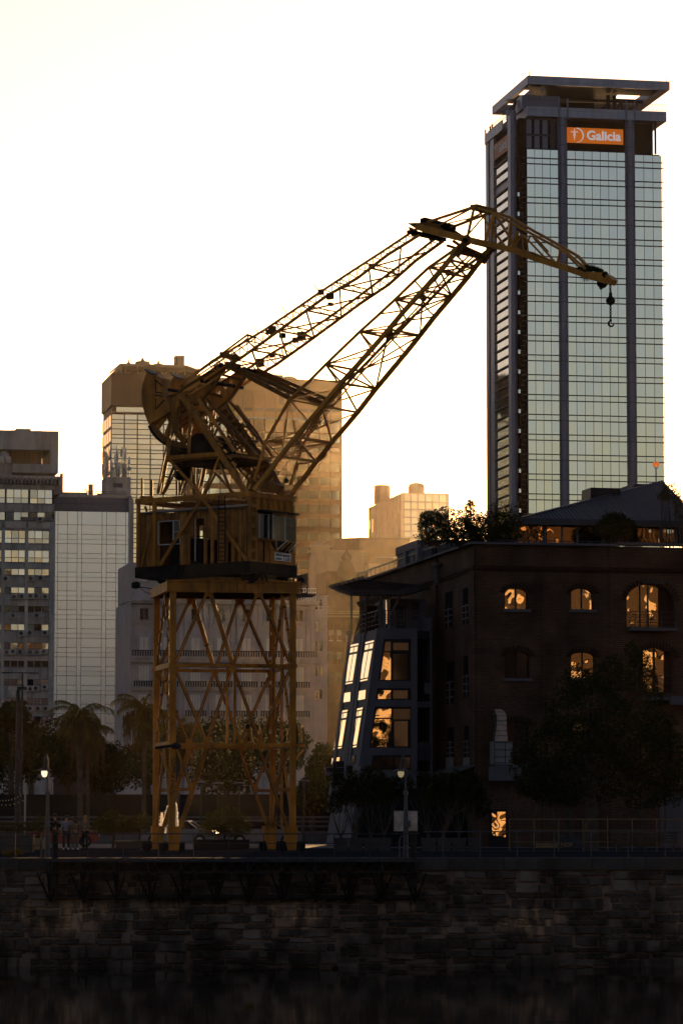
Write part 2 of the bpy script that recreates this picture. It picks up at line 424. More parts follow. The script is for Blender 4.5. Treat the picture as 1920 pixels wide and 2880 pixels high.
def wallmat(name, base, pale, objvar, bump):
    """granite with a wet dark tide zone at its foot and limy stains mixed with painted warm window reflections in patches under the walkway"""
    m, nt, b = mat_new(name); L = nt.links.new
    geo = node(nt, 'ShaderNodeNewGeometry'); sx = node(nt, 'ShaderNodeSeparateXYZ'); L(geo.outputs['Position'], sx.inputs[0])
    def noise(scale, detail, mscale=None):
        n_ = node(nt, 'ShaderNodeTexNoise'); n_.inputs['Scale'].default_value = scale; n_.inputs['Detail'].default_value = detail
        if mscale:
            mp_ = node(nt, 'ShaderNodeMapping'); mp_.inputs['Scale'].default_value = mscale; L(geo.outputs['Position'], mp_.inputs[0]); L(mp_.outputs[0], n_.inputs['Vector'])
        else: L(geo.outputs['Position'], n_.inputs['Vector'])
        return n_.outputs[0]
    def mr(v, a, b_, c, d):
        r_ = node(nt, 'ShaderNodeMapRange'); r_.interpolation_type = 'SMOOTHSTEP'
        for i_, q in enumerate((a, b_, c, d)): r_.inputs[i_ + 1].default_value = q
        L(v, r_.inputs[0]); return r_.outputs[0]
    def mul(a, c):
        n_ = node(nt, 'ShaderNodeMath', operation='MULTIPLY'); L(a, n_.inputs[0]); L(c, n_.inputs[1]); return n_.outputs[0]
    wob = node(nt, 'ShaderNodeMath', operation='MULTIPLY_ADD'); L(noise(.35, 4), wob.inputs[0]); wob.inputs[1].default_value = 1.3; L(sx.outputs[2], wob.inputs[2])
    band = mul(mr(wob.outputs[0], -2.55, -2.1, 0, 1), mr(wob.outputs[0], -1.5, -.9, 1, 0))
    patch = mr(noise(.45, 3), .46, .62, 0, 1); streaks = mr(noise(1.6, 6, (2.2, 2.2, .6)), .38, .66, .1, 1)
    stain_glow = mul(mul(band, patch), streaks)  # lime stains plus painted warm light thrown back by windows
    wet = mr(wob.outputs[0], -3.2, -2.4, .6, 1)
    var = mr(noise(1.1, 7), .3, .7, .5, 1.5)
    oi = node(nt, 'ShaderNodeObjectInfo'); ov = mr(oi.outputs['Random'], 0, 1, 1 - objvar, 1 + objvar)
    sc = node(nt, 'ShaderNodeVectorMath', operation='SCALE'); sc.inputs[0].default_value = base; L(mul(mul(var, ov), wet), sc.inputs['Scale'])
    mx = node(nt, 'ShaderNodeMix', data_type='RGBA'); L(stain_glow, mx.inputs[0]); L(sc.outputs[0], mx.inputs[6]); mx.inputs[7].default_value = lin(pale)
    L(mx.outputs[2], b.inputs['Base Color']); b.inputs['Roughness'].default_value = .85; b.inputs['Specular IOR Level'].default_value = .12
    bp_ = node(nt, 'ShaderNodeBump'); bp_.inputs['Distance'].default_value = bump; bp_.inputs['Strength'].default_value = .8; L(noise(4, 6), bp_.inputs['Height']); L(bp_.outputs[0], b.inputs['Normal'])
    return m
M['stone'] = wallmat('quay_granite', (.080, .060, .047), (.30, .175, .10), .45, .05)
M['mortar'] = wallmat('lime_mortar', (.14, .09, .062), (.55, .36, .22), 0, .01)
# ---- quay wall: every stone is a piece
QF = Fr((0, QY), 0)
qw = thing('quay_wall', (0, QY, WATER), 'long dark granite quay wall rising from the water under the crane', 'wall')
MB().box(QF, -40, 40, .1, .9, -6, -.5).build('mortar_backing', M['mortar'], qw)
def stone_mesh(i):
    r = random.Random(100 + i); v = []; 
    # polygon of five to seven corners within the unit square, front at y=-.5
    pts = []
    for cx_, cz_ in ((-.5, -.5), (0, -.5), (.5, -.5), (.5, 0), (.5, .5), (0, .5), (-.5, .5), (-.5, 0)):
        if (cx_ == 0 or cz_ == 0) and r.random() < .35: continue
        pts.append((cx_ * (1 + r.uniform(-.10, .02)) + r.uniform(-.03, .03), cz_ * (1 + r.uniform(-.14, .02)) + r.uniform(-.04, .04)))
    n = len(pts); me = bpy.data.meshes.new('stone')
    vs = [(x, .5, z) for x, z in pts] + [(x, -.30 + r.uniform(-.05, .05), z) for x, z in pts] + [(x * .86, -.5 + r.uniform(-.06, .1), z * .8) for x, z in pts]
    fs = [(k_, (k_ + 1) % n, n + (k_ + 1) % n, n + k_) for k_ in range(n)] + [(n + k_, n + (k_ + 1) % n, 2 * n + (k_ + 1) % n, 2 * n + k_) for k_ in range(n)] + [tuple(range(2 * n, 3 * n))]
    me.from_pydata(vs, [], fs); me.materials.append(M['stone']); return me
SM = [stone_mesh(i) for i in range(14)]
r = random.Random(5)
x_l, x_r = (-40 - CX) / FPX * QY, (1960 - CX) / FPX * QY
rest = MB(); cnt = 0
xp = x_l - 1.0; last = None; todo = []
while xp < x_r:
    pw_ = r.uniform(1.4, 3.6); z = -.52; shift = r.uniform(-.12, .12)
    while z > WATER - .15:
        h = r.choice([.18, .24, .3, .36, .42, .5]) * (1.15 if z < -3 else 1); x = xp + r.uniform(-.3, .3)
        while x < xp + pw_ - .25:
            w = min(r.choice([.28, .4, .5, .62, .8, 1.0]) * (1.2 if z < -2.6 else 1), xp + pw_ - x + r.uniform(0, .25))
            if h > .4 and r.random() < .22: todo += [(x, x + w, z - h, z - h / 2), (x, x + w * .55, z - h / 2, z), (x + w * .55, x + w, z - h / 2, z)]
            else: todo.append((x, x + w, z - h, z))
            x += w
        z -= h
    xp += pw_
todo.sort(key=lambda t: -(t[1] - t[0]) * (t[3] - t[2]))
for (xa, xb, a_, b_) in todo:
    pr = .16 + r.uniform(-.03, .05); gx_, gz_ = r.uniform(.03, .07), r.uniform(.025, .06)
    if cnt < 300:
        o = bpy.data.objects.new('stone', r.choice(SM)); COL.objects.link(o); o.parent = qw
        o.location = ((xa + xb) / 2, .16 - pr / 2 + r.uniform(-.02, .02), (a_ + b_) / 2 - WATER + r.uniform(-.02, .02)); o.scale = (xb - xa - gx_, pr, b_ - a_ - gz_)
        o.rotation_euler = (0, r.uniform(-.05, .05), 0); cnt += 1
    else:
        me = r.choice(SM); mt = Matrix.Translation(((xa + xb) / 2, QY + .16 - pr / 2, (a_ + b_) / 2)) @ Matrix.Rotation(r.uniform(-.05, .05), 4, 'Y') @ Matrix.Diagonal((xb - xa - gx_, pr, b_ - a_ - gz_, 1))
        rest.add([mt @ v.co for v in me.vertices], [tuple(p.vertices) for p in me.polygons])
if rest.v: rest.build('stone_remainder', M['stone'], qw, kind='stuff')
x = x_l
while x < x_r:
    w = r.uniform(1.3, 2.3)
    fbox('coping_stone', M['coping'], qw, QF, x + .01, x + w - .01, -.06 + r.uniform(-.01, .01), 1.0, -.5 + r.uniform(0, .02), -.004 - r.uniform(0, .012))
    x += w

# ---- iron walkway bracketed off the wall
WY = 134.4
wx0, wx1 = aty(122, 2412, WY).x, aty(1182, 2412, WY).x
WF = Fr((0, WY), 0)
ww = thing('iron_walkway', ((wx0 + wx1) / 2, WY, -.2), 'black iron walkway bracketed off the quay wall in front of the crane', 'walkway')
n = 26
for i in range(n):
    a_ = wx0 + (wx1 - wx0) * i / n; fbox('deck_plate', M['rust'], ww, WF, a_ + .008, a_ + (wx1 - wx0) / n - .008, 0, 1.5, -.10, -.03)
fbox('edge_beam', M['iron'], ww, WF, wx0, wx1, -.05, 0, -.16, -.015)
fbox('bottom_chord', M['rust'], ww, WF, wx0, wx1, -.02, .06, -.60, -.53)
fbox('lower_beam', M['rust'], ww, WF, wx0, wx1, 1.2, 1.38, -1.62, -1.48)
bays = 34
for i in range(bays):
    a_ = wx0 + (wx1 - wx0) * i / bays; c_ = wx0 + (wx1 - wx0) * (i + .5) / bays; e_ = wx0 + (wx1 - wx0) * (i + 1) / bays
    ubeam('lattice_bar', M['rust'], ww, (a_, WY, -.17), (c_, WY, -.53), .035); ubeam('lattice_bar', M['rust'], ww, (c_, WY, -.53), (e_, WY, -.17), .035)
for px in (205, 262, 355, 449, 543, 637, 731, 825, 919, 1013, 1107, 1170) if False else [134 + 94 * i for i in range(12)]:
    xx = aty(px, 2412, WY).x
    b_ = MB(); b_.beam((xx, WY + .02, -.17), (xx, WY + .02, -.6), .08)
    b_.beam((xx, WY + .02, -.56), (xx, WY + 1.35, -1.72), .07)
    for s_ in (-1, 1): b_.beam((xx + s_ * .42, WY + .1, -.6), (xx + s_ * .05, WY + 1.3, -1.66), .055)
    b_.beam((xx, WY + 1.42, -.2), (xx, WY + 1.42, -1.8), .12)
    b_.build('bracket', M['rust'], ww)

def railing(Y, px0, px1, ytop, ybase, step, label, mat, rails=(1.0, .12), post=.05, rr=.028, group=None, z0=0, start=None):
    x0, x1 = aty(px0, ytop, Y).x, aty(px1, ytop, Y).x; zt = aty(960, ytop, Y).z
    t = thing('railing', ((x0 + x1) / 2, Y, z0), label, 'railing', group)
    for f_ in rails:
        zz = z0 + (zt - z0) * f_
        MB().tube((x0, Y, zz), (x1, Y, zz), rr if f_ > .9 else rr * .6, n=6).build('rail', mat, t)
    px = start if start is not None else px0
    while px <= px1 + 1:
        xx = aty(px, ytop, Y).x; ubeam('post', mat, t, (xx, Y, z0), (xx, Y, zt), post * .8, post); px += step
    return t
railing(WY - .02, 148, 1180, 2346, 2412, 99, 'dark walkway railing with thin posts in front of the crane feet', M['iron'], rails=(1.0, .28, .62), post=.045, z0=-.03, start=148)
railing(136.3, 1190, 1960, 2340, 2408, 104, 'grey quay edge railing right of the iron walkway', M['rail'], rails=(1.0, .25), post=.05, start=1246)
railing(137.2, -30, 118, 2345, 2408, 72, 'quay railing left of the walkway beside the lamp post', M['iron'], rails=(1.0, .5), post=.05)
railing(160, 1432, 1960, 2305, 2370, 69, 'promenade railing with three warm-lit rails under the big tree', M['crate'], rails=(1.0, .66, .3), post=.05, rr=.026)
# thick end posts of the walkway, hoop rails
for px, lab in ((152, 'thick rusty post at the left end of the walkway'), (1163, 'thick rusty post at the right end of the walkway')):
    xx = aty(px, 2400, WY).x
    m_ = MB(); m_.tube((xx, WY + .35, -1.2), (xx, WY + .35, .98), .13, n=10); m_.lathe((xx, WY + .35, .98), [(.15, 0), (.15, .05), (.09, .09), (.02, .1)], 10)
    m_.build('mooring_post', M['rust'], loc=(xx, WY + .35, 0), label=lab, cat='post')
for px, lab in ((124, 'pale bent tube hoop left of the walkway post'), (1130, 'pale bent tube hoop behind the right lamp post')):
    p_ = aty(px, 2400, 136.6); m_ = MB()
    m_.path([(p_.x - .1, 136.6, 0), (p_.x - .1, 136.6, .65), (p_.x - .04, 136.6, .82), (p_.x + .12, 136.6, .9), (p_.x + .2, 136.6, .8), (p_.x + .22, 136.6, 0)], .035, 6)
    m_.build('tube_hoop', M['rail'], loc=(p_.x, 136.6, 0), label=lab, cat='handrail')

# ---- bank of soil and weeds at the left edge of the quay
# ------------------------------------------------------------ glass office tower (right)
def q1(x, y): return 1320 + x * .38265, 180 + y * .38265
def q2(x, y): return 1320 + x * .38265, 780 + y * .38265
TF = corner(1480, 640)
tw = thing('office_tower', TF.P(12, 12, 0), 'tall grey glass office tower with open roof frame and orange bank sign', 'tower')
def tx(x, y=640): return TF.Y(*q1(x, y))[0]
def tz(x, y): return TF.Y(*q1(x, y))[1]
FL = tz(420, 735) - tz(420, 871 + 8)      # floor height (period 144 in the crop)
FL = (tz(420, 685) - tz(435, 685 + 144 * 4 + 2)) / 4.0
ztop_glass = tz(420, 622); zl0 = tz(420, 687)
zband0, zband1 = tz(420, 385), tz(420, 312)
xb = {'l': (tx(420), tx(650)), 'm': (tx(716), tx(1142)), 'r': (tx(1212), tx(1412))}
WX = xb['r'][1]; DEP = 26.0
# core volume behind the glass
MB().box(TF, .3, WX - .3, .35, DEP, 0, tz(1212, 655)).build('core_wall', M['void'], tw)
MB().box(TF, xb['l'][0], tx(1372), 2.2, DEP, tz(1212, 655) + .01, zband0 + .3).build('plant_room_wall', M['void'], tw)
# panes, two heights per floor; 300 nearest to the eye level as parts, the others as one stuff part
rest = MB(); cnt = 0
cols = []
for key, n_ in (('l', 4), ('m', 7), ('r', 3)):
    a_, b_ = xb[key]
    for i in range(n_): cols.append((key, a_ + (b_ - a_) * i / n_, a_ + (b_ - a_) * (i + 1) / n_))
gap = 1.12
nf = 32
for f_ in range(nf):
    za = zl0 - f_ * FL            # upper line of the pair
    for key, a_, b_ in cols:
        top = zl0 + (0 if f_ else 0)
        hi = za - .05; lo = za - gap + .05      # spandrel pane between the two lines
        hi2 = za - gap - .05; lo2 = za - FL + .05   # vision pane
        if lo2 < 2: continue
        for (p_, q_) in ((lo2, hi2), (lo, hi)):
            if cnt < 300 and q_ == hi2:
                fbox('pane', M['glass_t'], tw, TF, a_ + .05, b_ - .05, .0, .12, p_, q_); cnt += 1
            else: rest.box(TF, a_ + .05, b_ - .05, 0, .12, p_, q_)
for key, a_, b_ in cols: rest.box(TF, a_ + .05, b_ - .05, 0, .12, zl0 + .05, tz(720, 635) - (.3 if key == 'r' else 0))
rest.build('remaining_panes', M['glass_t'], tw, kind='stuff')
for f_ in range(nf):
    za = zl0 - f_ * FL
    for key in 'lmr':
        a_, b_ = xb[key]
        for zz in (za, za - gap):
            if zz > 2: fbox('floor_line', M['mull'], tw, TF, a_ - (1.0 if key == 'l' else 0), b_ + (.35 if key == 'r' else 0), -.30, .02, zz - .07, zz + .07)
mm = MB()
for key, a_, b_ in cols: mm.box(TF, a_ - .022, a_ + .022, -.05, .1, 2, ztop_glass - .2)
mm.build('vertical_mullions', M['mull'], tw, kind='stuff')
# blinds / offset inner frame seen in the left bay
# big round pilasters
def pil(x0, x1, y, ztop, mat=M['clad']):
    a_, b_ = tx(x0), tx(x1); c_ = (a_ + b_) / 2; rr = (b_ - a_) / 2 * .8
    m_ = MB(); p_ = TF.P(c_, y, 0)
    m_.tube(p_, p_ + Vector((0, 0, ztop)), rr, n=18)
    o = m_.build('pilaster', mat, tw, smooth=False)
    for f_ in range(nf + 2):
        zz = zl0 + 3 * FL - gap - f_ * FL
        if zz < ztop: MB().tube(p_ + Vector((0, 0, zz - .05)), p_ + Vector((0, 0, zz + .05)), rr * 1.03, n=18).build('joint_ring', M['mull'], o)
    MB().box(TF, a_, b_, y + .1, y + rr + .2, 0, ztop).build('pilaster_back', M['clad'], o)
pil(650, 716, -.1, zband0 + .1); pil(1145, 1212, -.1, zband0 + .1)
# crown band with panels
xr = tx(1441)
for i in range(17):
    a_ = tx(418) + (xr - tx(418)) * i / 17; b_ = tx(418) + (xr - tx(418)) * (i + 1) / 17
    for z_ in (0, 1):
        h = (zband1 - zband0) / 3
        fbox('crown_panel', M['clad_lt'], tw, TF, a_ + .03, b_ - .03, -.9, -.75, zband0 + (h * 2 * z_) + .03, zband0 + (h * (2 + z_)) - .03)
MB().box(TF, tx(418), xr, -.75, DEP + 1, zband0 + .02, zband1 - .02).build('crown_band', M['clad'], tw)
for x in (650, 712, 1145, 1205): fbox('crown_fin', M['clad'], tw, TF, tx(x) - .12, tx(x) + .12, -1.15, -.75, zband0 - .2, zband1 + 1.8)
# left bay dark grid under the band
for i in range(4):
    for j in range(2):
        a_ = tx(424 + 59 * i); b_ = tx(424 + 59 * i + 36); z1_ = tz(420, 398 + 122 * j); z0_ = tz(420, 505 + 105 * j)
        fbox('louvre_panel', M['clad'] if i < 3 else M['mull'], tw, TF, a_, b_, .5, .7, z0_, z1_)
fbox('louvre_back', M['void'], tw, TF, xb['l'][0], xb['l'][1], .9, 1.1, ztop_glass, zband0)
for z_ in (392, 512, 618): fbox('louvre_rail', M['mull'], tw, TF, xb['l'][0], xb['l'][1], .3, .5, tz(420, z_) - .2, tz(420, z_) + .2)
for x in (1366, 1374): fbox('corner_post', M['mull'], tw, TF, tx(x) - .1, tx(x) + .1, .3, .5, tz(1300, 655), zband0)
# orange sign, mark and lettering (flat print on a real panel)
def make_text(s, size, mat, parent, fr, x, y, z, off=.0, name='lettering', sx=1.0, extr=.04):
    cu = bpy.data.curves.new(name, 'FONT'); cu.body = s; cu.size = size; cu.extrude = extr; cu.offset = off; cu.resolution_u = 3
    t_ = bpy.data.objects.new('tmp', cu); COL.objects.link(t_)
    bpy.context.view_layer.update()
    me = bpy.data.meshes.new_from_object(t_.evaluated_get(bpy.context.evaluated_depsgraph_get()))
    bpy.data.objects.remove(t_); me.materials.clear(); me.materials.append(mat)
    mt = Matrix(((fr.ex.x, 0, -fr.ey.x, 0), (fr.ex.y, 0, -fr.ey.y, 0), (0, 1, 0, 0), (0, 0, 0, 1)))
    p_ = fr.P(x, y, z) - org(parent)
    me.transform(Matrix.Translation(p_) @ mt @ Matrix.Diagonal((sx, 1, 1, 1)))
    o = bpy.data.objects.new(name, me); COL.objects.link(o); hang(o, parent, Matrix.Translation(org(parent))); return o
sgx0, sgx1 = tx(719), tx(1132); sgz1, sgz0 = tz(720, 460), tz(720, 572)
sg = thing('bank_sign', TF.P(sgx0, 0, sgz0), 'orange bank sign with white lettering on the broad front face of the tower', 'sign')
fbox('sign_panel', M['orange'], sg, TF, sgx0, sgx1, .2, .45, sgz0, sgz1)
H_ = sgz1 - sgz0; Wd = sgx1 - sgx0
make_text('Galicia', H_ * .84, M['signwhite'], sg, TF, sgx0 + Wd * .345, .2, sgz0 + H_ * .24, off=.07, sx=1.02)
def mark(parent, fr, x, y, z, H, sx=1.0, mt='signwhite'):
    m_ = MB(); n_ = 20
    def P(a, b, d=0): return fr.P(x + a * H * sx, y + d, z + b * H)
    c0 = []
    for i in range(n_ + 1):
        t_ = -math.pi / 2 + math.pi * i / n_
        c0.append((t_,))
    for i in range(n_):
        t0, t1 = -1.5 + 3.07 * i / n_, -1.5 + 3.07 * (i + 1) / n_
        def th(t): return .035 + .055 * max(0, math.cos(t - .5))
        pts = [P(.60 + .50 * math.cos(t0) , .5 + .49 * math.sin(t0)), P(.60 + .50 * math.cos(t1), .5 + .49 * math.sin(t1)),
               P(.60 + (.50 - th(t1)) * math.cos(t1), .5 + (.49 - th(t1) * .9) * math.sin(t1)), P(.60 + (.50 - th(t0)) * math.cos(t0), .5 + (.49 - th(t0) * .9) * math.sin(t0))]
        m_.prism(pts, fr.ey * -.08)
    m_.prism([P(.47, .12), P(.40, .55), P(.44, .66), P(.44, .88), P(.50, .88), P(.50, .66), P(.54, .55)], fr.ey * -.08)
    m_.prism([P(.27, .68), P(.27, .73), P(.67, .73), P(.67, .68)], fr.ey * -.085)
    for a, b in ((.28, .705), (.66, .705), (.47, .88)):
        m_.prism([P(a + .045 * u, b + .045 * v) for u, v in rings(8)], fr.ey * -.09)
    m_.build('sign_mark', M[mt], parent)
mark(sg, TF, sgx0 + .05, .18, sgz0, H_)
# ---- left face, set back at the corner
lx = -3.0; ly0 = 3.0
def lp(x, y): return TF.X(*q1(x, y), x=lx)       # -> (y local, z)
ly1 = lp(130, 600)[0]
MB().box(TF, lx + .3, 0, ly0 + .4, ly1, 0, lp(290, 385)[1] - .1).build('side_core', M['clad'], tw)
MB().box(TF, -.6, .32, 1.3, ly0 + 3, 0, zband0).build('corner_recess', M['void'], tw)
p_ = TF.P(-2.1, 1.6, 0)
cz = tz(345, 330)
MB().tube(p_, p_ + Vector((0, 0, cz)), .95, n=16).build('corner_pilaster', M['clad'], tw)
for f_ in range(nf + 3):
    zz = zl0 + 3 * FL - f_ * FL; MB().tube(p_ + Vector((0, 0, zz - .05)), p_ + Vector((0, 0, zz + .05)), .98, n=16).build('joint_ring', M['mull'], tw)
for f_ in range(nf):
    zz = zl0 - 2 * FL - f_ * FL + .3
    if zz > 3:
        fbox('corner_window', M['glass_w'], tw, TF, -1.05, -.65, 1.0, 1.25, zz, zz + .75)
        for dz in (0, .95, 1.9): fbox('corner_fin', M['mull'], tw, TF, -.6, .1, .6, .9, zz + dz - .4, zz + dz - .3)
segs = [(lp(313, 700)[0], lp(292, 700)[0], 'P'), (lp(292, 700)[0], lp(190, 700)[0], 'G'), (lp(190, 700)[0], lp(163, 700)[0], 'P'), (lp(162, 700)[0], lp(150, 700)[0], 'g'), (lp(150, 700)[0], ly1, 'P'), (ly0, lp(313, 700)[0], 'g')]
zls = lp(290, 690)[1]
zlt = lp(290, 385)[1]
for a_, b_, kd in segs:
    a_, b_ = min(a_, b_), max(a_, b_)
    if kd == 'P':
        fbox('side_pilaster', M['clad'], tw, TF, lx - .35, lx + .3, a_, b_, 0, zlt)
    elif kd == 'g':
        for f_ in range(nf + 2):
            zz = zls + FL * 3 - f_ * FL * .5 * 2
            for k_ in (0, .5):
                z_ = zz - k_ * FL
                if z_ > 2 and z_ < zlt - 1: fbox('side_window', M['glass_w'], tw, TF, lx, lx + .25, a_ + .1, b_ - .1, z_ - FL * .36, z_); 
    else:
        zs = zls
        for f_ in range(nf * 2):
            z1_ = zs - f_ * FL / 2; z0_ = z1_ - FL / 2
            if z0_ < 2: break
            kind_ = 'G' if f_ not in (2, 5) else 'B'
            if kind_ == 'G':
                for w_ in range(3):
                    aa = a_ + (b_ - a_) * w_ / 3; bb = a_ + (b_ - a_) * (w_ + 1) / 3
                    fbox('side_pane', M['glass_w'], tw, TF, lx - .05, lx + .1, aa + .02, bb - .02, z0_ + .12, z1_ - .12)
            else: fbox('side_panel', M['clad'], tw, TF, lx - .05, lx + .1, a_, b_, z0_ + .1, z1_ - .1)
            fbox('side_line', M['mull'], tw, TF, lx - .45, lx + .1, a_, b_, z1_ - .09, z1_ + .09)
        # sign recess
        z1_, z0_ = lp(290, 455)[1], zls + .1
        fbox('side_recess', M['void'], tw, TF, lx - .05, lx + .1, a_, b_, z0_, z1_)
        s2 = thing('bank_sign', TF.P(lx, a_, z0_), 'small orange bank sign seen edge-on on the narrow left face of the tower', 'sign')
        za, zb = lp(280, 638)[1], lp(280, 522)[1]
        LF = Fr(TF.P(lx, 0, 0), GRID - 90)      # x runs toward the viewer along the side face
        fbox('sign_panel', M['orange_dim'], s2, TF, lx - .30, lx - .1, a_ + .15, b_ - .15, za, zb)
        Hs = zb - za; Ws = (b_ - a_) - .3
        make_text('Galicia', Hs * .84, M['offwhite'], s2, LF, -(b_ - .15) + Ws * .345, -.30, za + Hs * .24, off=.07, sx=Ws / Wd * 1.0 * (H_ / Hs) * 1.02, name='lettering')
        mark(s2, LF, -(b_ - .15) + .05, -.30, za, Hs, sx=Ws / Wd * (H_ / Hs), mt='offwhite')
# side crown band + railing
h = zlt
for i in range(8):
    a_ = ly0 + (ly1 - ly0) * i / 8; b_ = ly0 + (ly1 - ly0) * (i + 1) / 8
    fbox('crown_panel', M['clad_lt'], tw, TF, lx - .55, lx - .35, a_ + .03, b_ - .03, lp(290, 455)[1], h)
rl = MB()
for i in range(14):
    yy = ly0 + (ly1 - ly0) * i / 13; rl.beam(TF.P(lx + .2, yy, h), TF.P(lx + .2, yy, h + 1.5), .08)
for zz in (.7, 1.4): rl.beam(TF.P(lx + .2, ly0, h + zz), TF.P(lx + .2, ly1, h + zz), .06)
for i in range(26):
    xx = tx(1210) + (xr - tx(1210)) * i / 25; rl.beam(TF.P(xx, -.6, zband1), TF.P(xx, -.6, zband1 + 1.4), .05)
rl.beam(TF.P(tx(418), -.6, zband1 + 1.4), TF.P(xr, -.6, zband1 + 1.4), .06)
for x, z_ in ((128, 480), (163, 455), (177, 440)):
    yy = lp(x, 500)[0]; rl.beam(TF.P(lx - .3, yy, h - 2), TF.P(lx - .3, yy, lp(x, z_)[1]), .3)
rl.build('roof_railing', M['mull'], tw)
# canopy frame
cz0, cz1 = tz(415, 160), tz(415, 98)
cx0, cx1 = tx(415), tx(1453)
cy0, cy1 = -2.0, 27.0
def cbox(nm, x0, x1, y0, y1, a=cz0, b=cz1, mat=M['clad_lt']): fbox(nm, mat, tw, TF, x0, x1, y0, y1, a, b)
cbox('canopy_beam', cx0, cx1, cy0, cy0 + .5, mat=M['clad']); cbox('canopy_beam', cx0, cx1, cy1 - 2.4, cy1, mat=M['clad'])
cbox('canopy_beam', cx0, cx0 + .6, cy0 + .5, cy1 - 2.4, mat=M['clad']); cbox('canopy_beam', cx1 - 2.0, cx1, cy0 + .5, cy1 - 2.4, mat=M['clad'])
xa_c, xb_c = tx(530), tx(1150)
cbox('canopy_slab', xa_c, xb_c, cy0 + .5, cy1 - 2.4, cz0 + .3, cz1 - .3, M['mull'])
for a_, b_ in ((3.3, 6.7), (16, 19.5)): cbox('canopy_slab', cx0 + .6, xa_c, cy0 + a_, cy0 + b_, cz0 + .3, cz1 - .3, M['mull'])
for a_, b_ in ((3.0, 7.5), (15.5, 24)): cbox('canopy_slab', xb_c, cx1 - 2.0, cy0 + a_, cy0 + b_, cz0 + .3, cz1 - .3, M['mull'])
for i in range(17):
    a_ = cx0 + (cx1 - cx0) * i / 17; cbox('canopy_panel', a_ + .03, a_ + (cx1 - cx0) / 17 - .03, cy0 - .12, cy0 - .01, cz0 + .55, cz1)
    cbox('canopy_panel', a_ + .03, a_ + (cx1 - cx0) / 17 - .03, cy0 - .12, cy0 - .01, cz0, cz0 + .5)
for i in range(18):
    a_ = cy0 + (cy1 - cy0) * i / 18; cbox('canopy_panel', cx0 - .12, cx0 - .01, a_ + .03, a_ + (cy1 - cy0) / 18 - .03)
# penthouse and steelwork
fbox('lift_room', M['clad'], tw, TF, tx(405), tx(685), 2.0, 9, zband1, tz(420, 208))
fbox('lift_room', M['clad'], tw, TF, tx(470), tx(640), 1.6, 1.95, zband1, tz(420, 262))
class _S:
    def beam(s, p, q, w): ubeam('roof_strut', M['mull'], tw, p, q, w)
st = _S()
for (x0, a, x1, b, y) in ((1160, 240, 1110, 320, 4), (1085, 235, 1010, 310, 5), (870, 232, 780, 310, 12), (395, 215, 372, 330, 6), (1160, 235, 1160, 320, 4)):
    st.beam(TF.P(tx(x0), y, tz(x0, a)), TF.P(tx(x1), y, tz(x1, b)), .55)
for x in (1072, 1118): st.beam(TF.P(tx(x), 5, zband1), TF.P(tx(x), 5, cz0), .7)
for x in (330, 345): st.beam(TF.P(tx(x), 4, zband1 - 1), TF.P(tx(x), 4, tz(330, 295)), .35)
st.beam(TF.P(tx(690), 6, tz(690, 215)), TF.P(tx(1340), 6, tz(1340, 232)), .6)
st.beam(TF.P(tx(690), 10, tz(690, 250)), TF.P(tx(1120), 10, tz(1120, 262)), .5)
fbox('rear_screen', M['void'], tw, TF, tx(690), tx(1050), 13, 13.4, zband1 + 1.4, cz0 + .3)
for x, y in ((424, 98), (1432, 130)):
    fbox('lightning_rod', M['mull'], tw, TF, tx(x) - .05, tx(x) + .05, cy0, cy0 + .1, cz1, cz1 + .9)
m_ = MB(); m_.tube(TF.P(tx(535), -.6, tz(535, 192)), TF.P(tx(535), -.4, tz(535, 192)), .42, n=14); m_.beam(TF.P(tx(535), -.4, tz(535, 200)), TF.P(tx(535), -.4, tz(535, 262)), .1)
m_.build('satellite_dish', M['white'], tw)
# ------------------------------------------------------------ buildings beyond the dock
def pz(fr, px, py, y=0): return fr.Y(px, py, y)[1]
def pxx(fr, px, py, y=0): return fr.Y(px, py, y)[0]
def S(fr): return lambda px, py, y=0: fr.Y(px, py, y)

